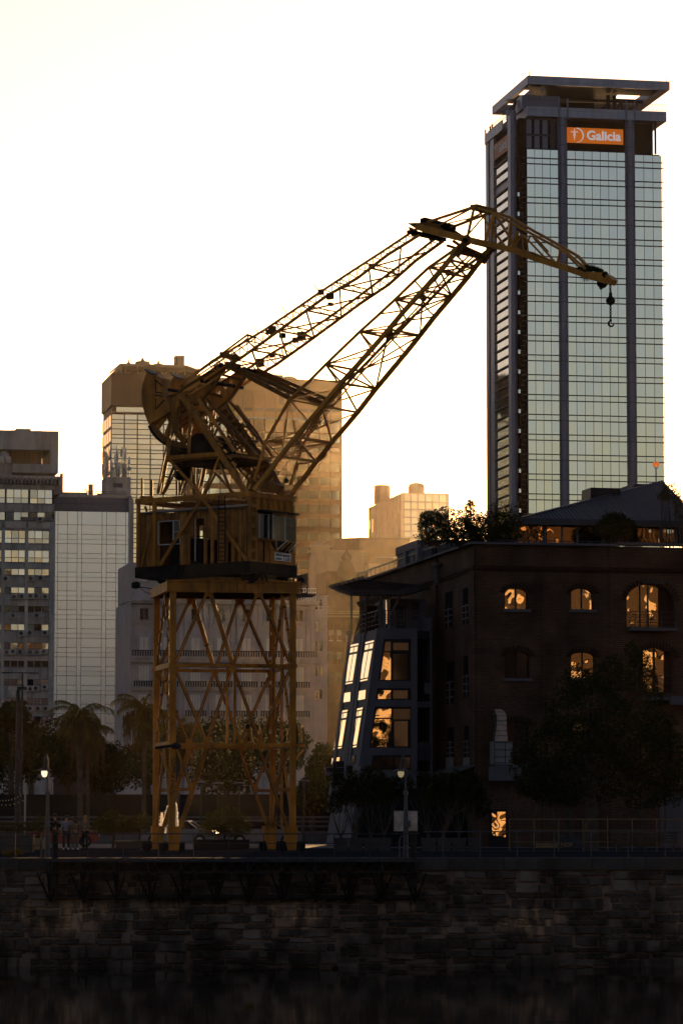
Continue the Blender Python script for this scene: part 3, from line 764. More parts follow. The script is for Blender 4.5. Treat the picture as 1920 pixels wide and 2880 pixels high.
# ---- A: concrete office block, far left
AF = corner(152, 560)            # x negative to the left
def ac(x, y): return x * .357, 1160 + y * .357
A_ = lambda x, y: AF.Y(*ac(x, y))
AX = AF.o.x
xl = A_(-260, 1100)[0]; xr_ = A_(425, 1100)[0]
ta = thing('office_block', AF.P(xl / 2, 8, 0), 'stained concrete office block with rows of windows and air conditioners, far left', 'building')
ztA = A_(300, 570)[1]
MB().box(AF, xl, xr_, .6, 16, 0, ztA).build('core_wall', M['void'], ta)
def rowz(a): return A_(200, a)[1]
rows = [(605, 715, 0), (785, 850, 1), (930, 1030, 0), (1085, 1180, 0), (1232, 1282, 0), (1378, 1425, 0), (1525, 1570, 0), (1668, 1717, 0), (1815, 1865, 0), (1958, 2003, 0), (2103, 2150, 0), (2250, 2300, 0), (2395, 2445, 0)]
prev = rowz(570)
for (a_, b_, rec) in rows:
    za, zb = rowz(a_), rowz(b_)
    fbox('spandrel', M['conc_m'], ta, AF, xl, xr_, 0.0, .55, za + .02, prev); prev = zb
    # ledge lines
    fbox('ledge', M['conc_dk'], ta, AF, xl, xr_ - .2, -.12, .02, zb - .16, zb - .02)
    bays = [(-150, 20), (33, 205), (218, 390)] if a_ > 900 else [(-140, 38), (48, 222), (234, 410)]
    for (u, v) in bays:
        for i in range(3):
            x0, x1 = A_(u + (v - u) * i / 3, 1100)[0], A_(u + (v - u) * (i + 1) / 3, 1100)[0]
            if a_ in (605, 930, 1085):
                zm = za + (zb - za) * .62
                fbox('window', M['glass_b'], ta, AF, x0 + .06, x1 - .06, .25, .4, zm + .05, za - .05); fbox('window', M['glass_b'], ta, AF, x0 + .06, x1 - .06, .25, .4, zb + .05, zm - .05)
            else:
                dk = a_ in (1525, 1958) or rnd.random() < .12
                fbox('window', M['glass_dark'] if dk else M['glass_b'], ta, AF, x0 + .06, x1 - .06, .25, .4, zb + .05, za - .05)
            fbox('window_bar', M['conc_m'], ta, AF, x0 - .04, x0 + .04, .1, .42, zb, za)
fbox('spandrel', M['conc_m'], ta, AF, xl, xr_, 0, .55, 0, prev)
for x in (26, 210, 400): fbox('pier', M['conc'], ta, AF, A_(x, 1100)[0] - .25, A_(x, 1100)[0] + .25, -.3, .5, 0, rowz(870))
fbox('corner_pier', M['conc_m'], ta, AF, A_(392, 1100)[0], A_(425, 1100)[0], -.35, .6, 0, rowz(860))
fbox('balcony_rail', M['conc_dk'], ta, AF, A_(160, 1100)[0], A_(415, 1100)[0], -.5, -.44, rowz(850), rowz(825))
fbox('parapet_slab', M['conc'], ta, AF, xl, A_(410, 900)[0], -.3, .6, rowz(915), rowz(862))
for i in range(22):
    x0 = A_(-160 + 29 * i, 560)[0]; fbox('roof_sheet', M['conc_dk'], ta, AF, x0, x0 + .38, -1.0, 3, rowz(566), rowz(520) + .1 * (i % 2))
MB().box(AF, xl, A_(470, 500)[0], -.6, 8, rowz(528), rowz(500)).build('roof_slab', M['conc'], ta)
MB().box(AF, A_(425, 520)[0], A_(475, 520)[0], 0.2, 14, rowz(640), rowz(505)).build('side_wall', M['conc_dk'], ta)
def ac_unit(parent, fr, x, z, mat=M['conc']):
    pass
acp = []
for (x, y) in ((45, 1310), (245, 1308), (112, 1455), (172, 1452), (240, 1450), (285, 1448), (355, 1452), (105, 1602), (292, 1600), (168, 1742), (235, 1738), (355, 1738), (55, 1892), (103, 1885), (160, 1890), (240, 1892), (295, 1892), (345, 1886), (315, 845), (282, 2175), (352, 2165), (238, 2180), (236, 2335), (300, 2335), (360, 2335), (320, 1305)): acp.append((x, y))
a0 = None
rown = {}
for k_, (x, y) in enumerate(acp): rown.setdefault(round((y - 1310) / 147), []).append((x, k_))
aclab = {}
fl_n = {-3: 'under the broken balcony near the top', 0: 'below the fourth window row', 1: 'below the fifth window row', 2: 'below the black window row', 3: 'below the seventh window row', 4: 'below the bright eighth window row', 6: 'below the tenth window row', 7: 'in the lowest row above the trees'}
for r_, l_ in rown.items():
    l_.sort()
    for q_, (x, k_) in enumerate(l_): aclab[k_] = 'boxy air conditioner %s, %s' % (fl_n.get(r_, 'high up'), ['leftmost', 'second from left', 'third from left', 'fourth from left', 'fifth from left', 'rightmost'][q_ if q_ < len(l_) - 1 else 5]) if len(l_) > 1 else 'boxy air conditioner ' + fl_n.get(r_, '')
for k_, (x, y) in enumerate(acp):
    X_, Z_ = A_(x, y)
    if a0 is None:
        a0 = thing('air_conditioner', AF.P(X_, -.5, Z_ - .45), aclab[k_], 'air conditioner', 'air conditioners on the office block')
        MB().box(AF, X_ - .52, X_ + .52, -.75, -.15, Z_ - .42, Z_ + .42).build('casing', M['conc'], a0)
        MB().tube(AF.P(X_ - .12, -.79, Z_), AF.P(X_ - .12, -.74, Z_), .32, n=12).build('fan_grille', M['steel'], a0)
    else:
        copy_tree(a0, AF.P(X_, -.5, Z_ - .45), label=aclab[k_])
# upper block behind
UF = corner(165, 585)
U_ = lambda x, y: UF.Y(*ac(x, y))
tu = thing('concrete_rooftop_block', UF.P(-8, 8, 0), 'raw concrete penthouse block with a long recessed window, above the far left office roof', 'building')
ux0, ux1 = U_(-260, 300)[0], U_(460, 300)[0]
fbox('upper_wall', M['conc'], tu, UF, ux0, ux1, 0, 14, U_(0, 288)[1], U_(0, 138)[1])
fbox('right_pier', M['conc'], tu, UF, U_(398, 300)[0], ux1, 0.003, 13.9, U_(0, 400)[1], U_(0, 288)[1])
fbox('lower_wall', M['conc'], tu, UF, U_(100, 300)[0], ux1, 0, 14, U_(0, 468)[1], U_(0, 400)[1])
fbox('lower_wall', M['conc_m'], tu, UF, ux0, U_(100, 300)[0], .5, 14, U_(0, 560)[1], U_(0, 400)[1])
MB().box(UF, ux0, U_(345, 300)[0], 3, 13, U_(0, 400)[1], U_(0, 288)[1]).build('recess_wall', M['brownst'], tu)
fbox('soffit_block', M['conc_dk'], tu, UF, U_(100, 300)[0], U_(430, 300)[0], 3, 13, U_(0, 600)[1], U_(0, 468)[1])
fbox('tower_shaft', M['conc_dk'], tu, UF, ux0, U_(300, 300)[0], 5, 13, 0, U_(0, 560)[1])
for i in range(7):
    x_ = U_(100 + i * 36, 300)[0]; fbox('recess_mullion', M['mull'], tu, UF, x_ - .05, x_ + .05, 2.7, 2.9, U_(0, 400)[1], U_(0, 288)[1])
fbox('roof_box', M['conc'], tu, UF, U_(145, 100)[0], U_(262, 100)[0], 4, 9, U_(0, 138)[1], U_(0, 103)[1])
rm = MB()
for x in (150, 190, 240): rm.beam(UF.P(U_(x, 100)[0], 5, U_(0, 120)[1]), UF.P(U_(x, 100)[0], 5, U_(0, 82)[1]), .06)
for x, w in ((120, 18), (305, 10), (330, 10)): 
    rm.tube(UF.P(U_(x - w, 130)[0], 3, U_(0, 132)[1]), UF.P(U_(x + w, 130)[0], 3, U_(0, 132)[1]), .25)
rm.build('roof_pipes', M['conc_dk'], tu)
tk = thing('water_tank', UF.P(U_(35, 380)[0], 2, U_(0, 400)[1]), 'pale ribbed water tanks on the far left roof edge', 'tank')
for x in (8, 62):
    m_ = MB(); m_.lathe(UF.P(U_(x, 380)[0], -.8, U_(0, 405)[1]), [(.5, 0), (.52, .3), (.48, .35), (.52, .4), (.52, .8), (.48, .85), (.5, 1.1), (.3, 1.25)], 14); m_.build('tank_drum', M['conc'], tk, smooth=True)
for x in (0, 40): MB().tube(UF.P(U_(x, 450)[0], -.8, U_(0, 405)[1]), UF.P(U_(x, 450)[0], -.8, U_(0, 520)[1]), .12, n=6).build('support_post', M['conc'], tk)
MB().lathe(UF.P(U_(38, 330)[0], 1, U_(0, 348)[1]), [(.8, 0), (.8, .7), (.5, 1.0), (.2, 1.1)], 12).build('blue_drum', M['clad_lt'], tk)

# ---- B: pale panelled block
BF = corner(153, 575)
B_ = lambda x, y: BF.Y(*ac(x, y))
tb = thing('panelled_block', BF.P(8, 8, 0), 'pale flat-panelled office block with a dark sloping top', 'building')
bx0, bx1 = B_(430, 1500)[0], B_(1010, 1500)[0]
zT = B_(700, 780)[1]
MB().box(BF, bx0 + .1, bx1 - .05, .25, 15, 0, zT).build('core_wall', M['mull'], tb)
vx = [430, 452, 527, 605, 640, 800, 835, 911, 987, 1008]
vX = [B_(v, 1500)[0] for v in vx]
hz = [780, 887] + [1037 + 148.6 * i for i in range(12)]
for hi_ in range(len(hz) - 1):
    z1_, z0_ = B_(700, hz[hi_])[1], B_(700, hz[hi_ + 1])[1]
    if hi_ == 0: subs = [(z0_, z1_)]
    else:
        zs_ = z1_ + (z0_ - z1_) * .5; subs = None
    for (i0, i1, sp) in ((0, 1, 0), (1, 2, 1), (2, 3, 1), (3, 4, 0), (4, 5, 1), (5, 6, 0), (6, 7, 1), (7, 8, 1), (8, 9, 0)):
        a_, b_ = vX[i0], vX[i1]
        zz = [(z0_, z1_)] if (not sp or hi_ == 0) else [(z1_ + (z0_ - z1_) * .5, z1_), (z0_ + .0, z1_ + (z0_ - z1_) * .5)]
        for (p_, q_) in zz:
            fbox('facade_panel', M['panelglass'], tb, BF, a_ + .035, b_ - .035, 0, .2, p_ + .035, q_ - .035)
    if hi_ > 0:
        zc = z1_ + (z0_ - z1_) * .76; fbox('drip_line', M['conc'], tb, BF, bx0, bx1, -.03, .0, zc - .04, zc + .02)
fbox('corner_strip', M['offwhite'], tb, BF, bx0 - .15, bx0, -.1, 15, 0, zT)
fbox('corner_strip', M['offwhite'], tb, BF, bx1, bx1 + .12, -.1, .6, 0, zT)
MB().box(BF, bx1 + .12, B_(1035, 1500)[0] + .1, .6, 15, 0, B_(1035, 655)[1]).build('side_wall', M['conc'], tb)
zs0, zs1 = B_(700, 778)[1], B_(700, 655)[1]
sxs = [B_(v, 700)[0] for v in (432, 612, 650, 985, 1010)]
for a_, b_ in zip(sxs[:-1], sxs[1:]):
    for k_ in (0, 1):
        y0_, y1_ = 0 + 1.2 * k_, 0 + 1.2 * (k_ + 1); z0_, z1_ = zs0 + (zs1 - zs0) * k_ / 2, zs0 + (zs1 - zs0) * (k_ + 1) / 2
        MB().prism([BF.P(a_ + .03, y0_, z0_ + .05), BF.P(b_ - .03, y0_, z0_ + .05), BF.P(b_ - .03, y1_, z1_), BF.P(a_ + .03, y1_, z1_)], BF.ey * .2).build('slope_panel', M['slate'], tb)
MB().box(BF, bx0, bx1, 2.6, 15, zT, zs1 + .1).build('attic_wall', M['slate'], tb)
fbox('roof_edge', M['conc'], tb, BF, bx0, bx1 + .2, 2.2, 2.7, zs1 - .1, zs1 + .35)
# roof furniture
rr_ = MB()
for i in range(44):
    x_ = bx0 + (bx1 - bx0) * i / 43; rr_.beam(BF.P(x_, 2.5, zs1 + .3), BF.P(x_, 2.5, zs1 + 1.0), .04)
for z_ in (.65, 1.0): rr_.beam(BF.P(bx0, 2.5, zs1 + z_), BF.P(bx1, 2.5, zs1 + z_), .05)
rr_.build('roof_railing', M['iron'], tb)
for (x, z0_, z1_, w) in ((504, 635, 462, .27), (736, 655, 548, .42)):
    c_ = BF.P(B_(x, 600)[0], 4, 0); MB().tube(c_ + Vector((0, 0, zs1)), c_ + Vector((0, 0, B_(x, z1_)[1])), w, n=12).build('flue', M['duct'], tb)
ft = MB(); ft.path([BF.P(B_(708, 600)[0], 4, zs1), BF.P(B_(708, 600)[0], 4, B_(0, 585)[1]), BF.P(B_(700, 600)[0], 4, B_(0, 578)[1]), BF.P(B_(680, 600)[0], 4, B_(0, 580)[1])], .1)
for x, y in ((478, 475), (776, 540), (492, 600)): ft.beam(BF.P(B_(x, 600)[0], 4, zs1), BF.P(B_(x, 600)[0], 4, B_(x, y)[1]), .07)
for y in (595, 610, 622): ft.beam(BF.P(B_(776, 600)[0], 4, B_(0, y)[1]), BF.P(B_(830, 600)[0], 4, B_(0, y - 2)[1]), .07)
ft.build('roof_pipes', M['iron'], tb)
fbox('roof_room', M['conc'], tb, BF, B_(520, 600)[0], B_(712, 600)[0], 5, 9, zs1, B_(600, 607)[1])
fbox('roof_room', M['conc'], tb, BF, B_(795, 600)[0], B_(1000, 600)[0], 3.5, 6, zs1, B_(600, 618)[1])
# antenna room
CF = corner(293, 590)
C_ = lambda x, y: CF.Y(*ac(x, y))
tc = thing('antenna_room', CF.P(2, 3, 0), 'pale plant room crowded with mobile phone antennas beside the bronze tower', 'building')
fbox('wall', M['conc'], tc, CF, C_(832, 600)[0], C_(1030, 600)[0], 0, 6, B_(0, 655)[1] - 1, C_(0, 492)[1])
fbox('shaft', M['conc'], tc, CF, C_(832, 600)[0] + .3, C_(1030, 600)[0] + .6, .5, 6, 0, C_(0, 660)[1])
fbox('vent_grille', M['mull'], tc, CF, C_(890, 600)[0], C_(965, 600)[0], -.05, .0, C_(0, 573)[1], C_(0, 540)[1])
for i in range(7): 
    z_ = C_(0, 545 + 4.2 * i)[1]; fbox('grille_slat', M['conc_dk'], tc, CF, C_(892, 600)[0], C_(963, 600)[0], -.1, -.05, z_, z_ + .05)
ra = random.Random(3)
ta_ = thing('antenna_cluster', CF.P(3, 3, C_(0, 492)[1]), 'forest of mobile phone antenna poles and panels on the plant room roof', 'antenna')
zb_ = C_(0, 492)[1]
for i, (x, y) in enumerate(((822, 260), (842, 262), (862, 300), (878, 250), (895, 350), (905, 380), (922, 308), (937, 245), (950, 340), (965, 370), (988, 245), (1006, 262), (1030, 335), (1018, 380), (850, 340), (915, 420))):
    c_ = CF.P(C_(x, 400)[0], ra.uniform(0, 5), 0); zt_ = C_(x, y)[1]
    o = MB().tube(c_ + Vector((0, 0, zb_ - .5)), c_ + Vector((0, 0, zt_)), .07, n=6).build('mast', M['conc'], ta_)
    hh = ra.uniform(1.2, 2.0); zz = zt_ - hh - ra.uniform(0, 1)
    MB().box(Fr((c_.x, c_.y), ra.uniform(-50, 50)), -.19, .19, -.28, -.08, zz, zz + hh).build('panel', M['offwhite'] if ra.random() < .6 else M['conc'], o)
    if ra.random() < .6: MB().box(Fr((c_.x, c_.y), ra.uniform(-50, 50)), -.16, .16, -.25, -.08, zb_ + .5, zb_ + 1.6 + ra.random()).build('panel', M['conc'], o)
fr_ = MB()
for z_ in (.7, 1.6, 2.4):
    for y_ in (.0, 4.8): fr_.beam(CF.P(C_(835, 400)[0], y_, zb_ + z_), CF.P(C_(1028, 400)[0], y_, zb_ + z_), .07)
for i in range(12):
    x_ = C_(835 + i * 17.5, 400)[0]; fr_.beam(CF.P(x_, 0, zb_), CF.P(x_ + ra.uniform(-.5, .5), 0, zb_ + 2.4), .06)
for i in range(4):
    c_ = CF.P(C_(880 + i * 45, 400)[0], -.2, zb_ + ra.uniform(1, 2.6)); fr_.tube(c_, c_ + Vector((.05, -.15, 0)), .38, n=10)
fr_.build('antenna_frame', M['conc'], ta_)

# ---- D: bronze tower, two parts
def dc(x, y): return 260 + x * .47194, 960 + y * .47194
DF = corner(dc(105, 0)[0], 800)
D_ = lambda x, y, d=0: DF.Y(*dc(x, y), y=d)
td = thing('bronze_tower', DF.P(20, 15, 0), 'bronze glass tower with an overhanging top, glowing in the haze behind the crane', 'tower')
x0, x1 = 0, D_(655, 300)[0]
zt0, zt1 = D_(105, 380)[1], D_(105, 187)[1]
DY = DF.X(*dc(56, 300))[0]
MB().box(DF, 0, x1, 0, DY, zt0, zt1).build('overhang_block', M['brown'], td)
for i in range(9): 
    xx = x1 * i / 9; fbox('overhang_panel', M['brown'], td, DF, xx + .05, xx + x1 / 9 - .05, -.12, -.01, zt0 + .1, zt1 - .1)
for i in range(3): fbox('overhang_panel', M['brown'], td, DF, -.12, -.01, DY * i / 3 + .05, DY * (i + 1) / 3 - .05, zt0 + .1, zt1 - .1)
# inset glass wing
iy = 1.6
wx_ = D_(112, 500, iy)[0]
wz = D_(112, 420)[1]
xe = D_(585, 500)[0]
WD = DF.X(*dc(56, 600), x=wx_)[0]
MB().box(DF, wx_ + .25, xe, iy + .25, WD - .2, 0, zt0).build('core_wall', M['brown'], td)
per = D_(105, 487)[1] - D_(105, 487 + 88.6)[1]
fxs = [wx_ + (D_(188, 500, iy)[0] - D_(110, 500, iy)[0]) * i for i in range(7)]
z = wz - .3
fbox('recess_window', M['glass_gold'], td, DF, wx_ + 1.2, xe, iy, iy + .2, wz, zt0)
fbox('recess_rail', M['brown_lt'], td, DF, wx_, xe, iy - .3, iy, wz, wz + .25)
while z > 4:
    for (a, b) in ((0, .38), (.38, .62), (.62, 1.0)):
        za, zb = z - per * a, z - per * b
        for i in range(6):
            if fxs[i] < xe - 1: fbox('glass_panel', M['glass_gold'], td, DF, fxs[i] + .1, min(fxs[i + 1], xe) - .1, iy, iy + .2, zb + .07, za - .07)
        fbox('grid_line', M['brown'], td, DF, wx_, xe, iy - .1, iy + .02, zb - .09, zb + .09)
    # side windows (left face)
    n_ = 4
    for i in range(n_):
        ya, yb = iy + (WD - iy) * i / n_, iy + (WD - iy) * (i + 1) / n_
        fbox('side_window', M['glass_gold'], td, DF, wx_ - .02, wx_ + .2, ya + .35, yb - .35, z - per * .8, z - .15)
    z -= per
for x in fxs[:6]: fbox('grid_post', M['brown'], td, DF, x - .11, x + .11, iy - .2, iy, 0, wz)
# penthouse over the overhang
fbox('roof_canopy', M['brown_lt'], td, DF, D_(178, 100)[0], D_(566, 100)[0], 2, DY, D_(0, 135)[1], D_(0, 120)[1])
MB().prism([DF.P(D_(566, 100)[0], 2, D_(0, 120)[1]), DF.P(D_(650, 100)[0], 2, D_(0, 147)[1]), DF.P(D_(650, 100)[0], 2, D_(0, 160)[1]), DF.P(D_(566, 100)[0], 2, D_(0, 135)[1])], DF.ey * 14).build('roof_canopy', M['brown_lt'], td)
fbox('penthouse_wall', M['brown'], td, DF, D_(200, 100)[0], D_(640, 100)[0], 6, DY - 1, zt1, D_(0, 150)[1])
ps = MB()
for x in (130, 180, 205, 278, 350, 422, 490, 560, 640): ps.beam(DF.P(D_(x, 160)[0], 2.4, zt1), DF.P(D_(x, 160)[0] + (3 if x == 130 else 0), 2.4, D_(0, 136 if x > 175 else 122)[1]), .3)
for i in range(5): ps.beam(DF.P(D_(205 + i * 72, 160)[0], 2.4, zt1), DF.P(D_(278 + i * 72, 160)[0], 2.4, D_(0, 136)[1]), .15)
ps.beam(DF.P(D_(110, 0)[0], 2.4, D_(0, 180)[1]), DF.P(D_(178, 0)[0], 2.4, D_(0, 120)[1]), .35)
ps.build('roof_posts', M['brown_lt'], td)
fbox('chimney', M['brown_lt'], td, DF, D_(522, 100)[0], D_(562, 100)[0], 4, 7, D_(0, 120)[1], D_(0, 66)[1]); fbox('chimney_cap', M['brown_lt'], td, DF, D_(508, 100)[0], D_(563, 100)[0], 3.8, 7.2, D_(0, 66)[1], D_(0, 57)[1])
fbox('chimney', M['brown'], td, DF, D_(508, 100)[0], D_(521, 100)[0], 4.2, 6.8, D_(0, 120)[1], D_(0, 68)[1])
for x, r_, y in ((315, 1.9, 100), (410, 1.2, 114), (232, .5, 108)):
    c_ = DF.P(D_(x, 100)[0], 5, D_(0, 121)[1]); MB().lathe(c_, [(r_, 0), (r_ * .95, .5), (r_ * .9, (D_(0, y)[1] - c_.z) * .8 + .3), (r_ * .3, (D_(0, y)[1] - c_.z) + .3), (.08, (D_(0, y)[1] - c_.z) + 1.2)], 14).build('roof_tank', M['brown_lt'], td)
# right, larger slab
sx0, sx1 = D_(560, 400)[0], D_(1476, 400)[0]
yf = -1.5
zr = D_(1000, 226)[1]
MB().box(DF, sx0, sx1, yf + .3, 24, 0, zr).build('slab_wall', M['tan_dk'], td)
rowsD = [(300, 430, .6), (470, 545, .5), (550, 603, 0), (636, 660, 0), (722, 775, 0)]
y = 806
while y < 1620: rowsD.append((y, y + 52, 0)); y += 83.6
prev = zr
n_ = 14; vxs = [D_(1476 - 65.4 * i, 600)[0] for i in range(n_)][::-1]
for (a, b, dim) in rowsD:
    za, zb = D_(1200, a)[1], D_(1200, b)[1]
    fbox('band', M['tan'] if a > 500 else M['tan_dk'], td, DF, sx0, sx1, yf, yf + .28, za, prev)
    prev = zb
    for i in range(n_ - 1):
        fbox('window', M['tan'] if dim > .55 else M['glass_slab'], td, DF, vxs[i] + .12, vxs[i + 1] - .12, yf + .12, yf + .28, zb, za)
    if a == 300:
        for i in (9, 10): fbox('dark_window', M['brown'], td, DF, vxs[i - 2] + .9, vxs[i - 1] - .6, yf + .05, yf + .11, zb + (za - zb) * .35, za - (za - zb) * .15)
        for i in range(n_ - 1): fbox('sill_strip', M['brown'], td, DF, vxs[i] + .4, vxs[i + 1] - .3, yf + .05, yf + .11, zb + .3, zb + 1.0)
fbox('band', M['tan'], td, DF, sx0, sx1, yf, yf + .28, 0, prev)
fbox('ledge', M['conc'], td, DF, sx0, D_(1390, 400)[0], yf - .25, yf, D_(0, 440)[1] - .1, D_(0, 436)[1] + .1)
for x in vxs: fbox('slab_post', M['brown'], td, DF, x - .07, x + .07, yf - .1, yf, 0, D_(0, 300)[1])
fbox('corner_edge', M['tan'], td, DF, sx1 - .5, sx1 + .15, yf - .05, 24, 0, zr + .2)
fbox('roof_room', M['brown_lt'], td, DF, D_(1000, 200)[0], D_(1153, 200)[0], 4, 12, zr, D_(1080, 186)[1])
for (x, a) in ((1045, 176), (1110, 158), (1120, 168), (1105, 165)):
    fbox('roof_aerial', M['brown'], td, DF, D_(x, 180)[0] - .06, D_(x, 180)[0] + .06, 6, 6.1, zr, D_(x, a)[1])
c_ = DF.P(D_(1197, 200)[0], 7, zr); hh = D_(0, 180)[1] - zr + 1
MB().lathe(c_, [(2.6, 0), (2.6, hh * .55), (1.9, hh * .62), (1.9, hh * .8), (1.1, hh * .9), (.5, hh)], 14).build('water_tank', M['brown_lt'], td)

# ---- H: gridded glass block
def hc(x, y): return 860 + x * .2806, 1340 + y * .2806
HF = corner(hc(958, 0)[0], 900)
H__ = lambda x, y: HF.Y(*hc(x, y))
th = thing('gridded_glass_block', HF.P(6, 10, 0), 'small square-gridded glass block in golden haze between the bronze tower and the brick warehouse', 'building')
hx1 = H__(1428, 300)[0]; hzt = H__(958, 168)[1]; hy1 = HF.X(*hc(634, 400))[0]
MB().box(HF, .15, hx1, .2, hy1, 0, hzt - .2).build('core_wall', M['conc'], th)
hxs = [H__(v, 300)[0] for v in (958, 980, 1050, 1120, 1195, 1266, 1336, 1408, 1428)]
hzs = [H__(958, v)[1] for v in [168, 252, 330, 409, 477, 546, 612, 680, 748, 816, 884, 952, 1020, 1090, 1160, 1230, 1300]]
for i in range(8):
    for j in range(16):
        fbox('glass_panel', M['glass_gold'], th, HF, hxs[i] + .15, hxs[i + 1] - .15, 0, .18, hzs[j + 1] + .15, hzs[j] - .15)
for i in range(9): fbox('grid_post', M['brown_lt'], th, HF, hxs[i] - .14, hxs[i] + .14, -.06, .15, 0, hzt)
for z_ in hzs: fbox('grid_line', M['brown_lt'], th, HF, 0, hx1, -.05, .14, z_ - .14, z_ + .14)
for i in range(12):
    a_, b_ = hy1 * i / 12, hy1 * (i + 1) / 12; fbox('wall_rib', M['beige'], th, HF, -.12 - .1 * (i % 2), .0, a_ + .1, b_ - .1, 0, hzt - .1)
for i, (yy, z_) in enumerate(((.86, 310), (.86, 360), (.95, 310))): fbox('side_window', M['glass_gold'], th, HF, -.3, -.2, hy1 * yy - 1, hy1 * yy + .8, H__(958, z_ + 90)[1], H__(958, z_)[1])
for (x0_, x1_, z_, y_) in ((735, 816, 160, hy1 * .7), (1112, 1198, 128, 6)):
    if x0_ < 900: c_ = HF.P(1.0, y_, hzt - .2)
    else: c_ = HF.P((H__(x0_, 200)[0] + H__(x1_, 200)[0]) / 2, y_, hzt - .2)
    MB().lathe(c_, [(2.2, 0), (2.2, 2.6), (1.9, 3.3), (.6, 3.7)] if x0_ > 900 else [(2.2, 0), (2.2, 5.0), (2.0, 5.2)], 16).build('roof_tank', M['beige'], th)
# ---- G: brown block in front of it
GF = corner(hc(535, 0)[0], 620)
G__ = lambda x, y: GF.Y(*hc(x, y))
tg = thing('brown_block', GF.P(6, 6, 0), 'plain brown block with a chamfered corner below the gridded glass block', 'building')
gz = G__(535, 612)[1]
MB().prism([GF.P(0, 0, 0), GF.P(G__(1037, 700)[0], 0, 0), GF.P(G__(1037, 700)[0], 18, 0), GF.P(-4.2, 18, 0), GF.P(-4.2, 3.5, 0)], Vector((0, 0, gz))).build('wall', M['brownst'], tg)
fbox('parapet', M['brownst'], tg, GF, 0, G__(1037, 700)[0], -.15, 0, gz - .5, gz)
fbox('roof_ledge', M['conc'], tg, GF, G__(700, 800)[0], G__(1000, 800)[0], -.6, 0, G__(0, 806)[1], G__(0, 796)[1])
for x in (695, 712, 725): fbox('pipe', M['conc_dk'], tg, GF, G__(x, 860)[0] - .06, G__(x, 860)[0] + .06, -.8, -.7, G__(0, 880)[1], G__(0, 790)[1])
fbox('lower_wall', M['beige'], tg, GF, G__(590, 860)[0], G__(960, 860)[0], -3, 0, 0, G__(0, 875)[1])
# ---- F: beige block and mansard house
FF = corner(hc(195, 0)[0], 520)
F__ = lambda x, y: FF.Y(*hc(x, y))
tf = thing('beige_block', FF.P(4, 6, 0), 'blank beige rendered block with a round-capped stair turret', 'building')
fz = F__(300, 745)[1]
MB().box(FF, 0, F__(583, 900)[0], 0, 14, 0, fz).build('wall', M['beige'], tf)
fbox('cornice', M['beige'], tf, FF, -.15, F__(586, 900)[0], -.3, 0, F__(0, 790)[1], F__(0, 770)[1])
fbox('parapet', M['beige'], tf, FF, -.25, F__(588, 900)[0], -.4, 0, F__(0, 755)[1], fz + .1)
fbox('turret', M['beige'], tf, FF, F__(105, 800)[0], -.02, .5, 5, 0, F__(0, 745)[1]); 
MB().lathe(FF.P(F__(165, 800)[0], 2, F__(0, 748)[1]), [(1.9, 0), (1.9, .3), (1.5, .3), (1.5, .8), (2.0, .9), (.6, 1.4), (.1, 2)], 14).build('turret_cap', M['beige'], tf)
fbox('upper_window', M['brownst'], tf, FF, F__(338, 900)[0], F__(446, 900)[0], -.06, -.01, F__(0, 930)[1], F__(0, 846)[1])
for x in (395, 465): fbox('downpipe', M['beige'], tf, FF, F__(x, 900)[0] - .05, F__(x, 900)[0] + .05, -.2, -.1, 10, fz - 1)
NF = corner(hc(215, 0)[0], 490)
N__ = lambda x, y: NF.Y(*hc(x, y))
tm = thing('mansard_house', NF.P(4, 6, 0), 'ornate old house with a brown mansard roof and an urn-topped dormer', 'building')
n0, n1 = N__(185, 1500)[0], N__(600, 1500)[0]
zc = N__(0, 1345)[1]
MB().box(NF, n0, n1, 0, 12, 0, zc).build('wall', M['brownst'], tm)
MB().prism([NF.P(n0 + .1, -.2, zc), NF.P(n1, -.2, zc), NF.P(n1, 1.2, N__(0, 945)[1]), NF.P(N__(222, 945)[0], 1.2, N__(0, 952)[1])], NF.ey * 8).build('mansard_roof', M['brownst'], tm)
fbox('roof_crest', M['brownst'], tm, NF, N__(222, 945)[0], n1, 1.0, 9, N__(0, 955)[1], N__(0, 942)[1])
for z_, w_ in ((1345, .5), (1365, .35), (1395, .55), (1420, .3)): fbox('cornice', M['beige'] if z_ < 1400 else M['brownst'], tm, NF, n0 - w_ * .4, n1, -w_ - .3, 0, N__(0, z_ + 12)[1], N__(0, z_)[1])
dm = MB().box(NF, N__(362, 1000)[0], N__(470, 1000)[0], -.5, 2, N__(0, 1035)[1], N__(0, 905)[1]).build('dormer', M['brownst'], tm)
MB().lathe(NF.P(N__(400, 900)[0], -.5, N__(0, 905)[1]), [(.5, 0), (.3, .5), (.75, 1.2), (.8, 1.6), (.3, 2.0), (.12, 2.5), (.2, 2.8), (.03, 3.6)], 10).build('urn_finial', M['brownst'], dm)
MB().lathe(NF.P(N__(395, 1000)[0], -.6, N__(0, 1010)[1]), [(.4, -.6), (1.2, .2), (1.35, 1.0), (.8, 2.2), (.2, 2.9)], 12).build('shell_ornament', M['brownst'], dm)
for z_ in range(1470, 1840, 60):
    for x in (190, 220, 255, 290, 330, 380, 430, 480, 530):
        if z_ in (1530, 1650, 1770): continue
        fbox('carved_panel', M['brownst'], tm, NF, N__(x, 1500)[0], N__(x + 22, 1500)[0], -.22 - .1 * ((x // 10) % 2), .0, N__(0, z_ + 50)[1], N__(0, z_)[1])
for x in (230, 310, 400, 490):
    for z_ in (1540, 1760, 1960): fbox('window', M['glass_dark'], tm, NF, N__(x, 1500)[0], N__(x + 45, 1500)[0], -.06, .02, N__(0, z_ + 110)[1], N__(0, z_)[1])
PFr = corner(hc(75, 0)[0], 480)
P__ = lambda x, y: PFr.Y(*hc(x, y))
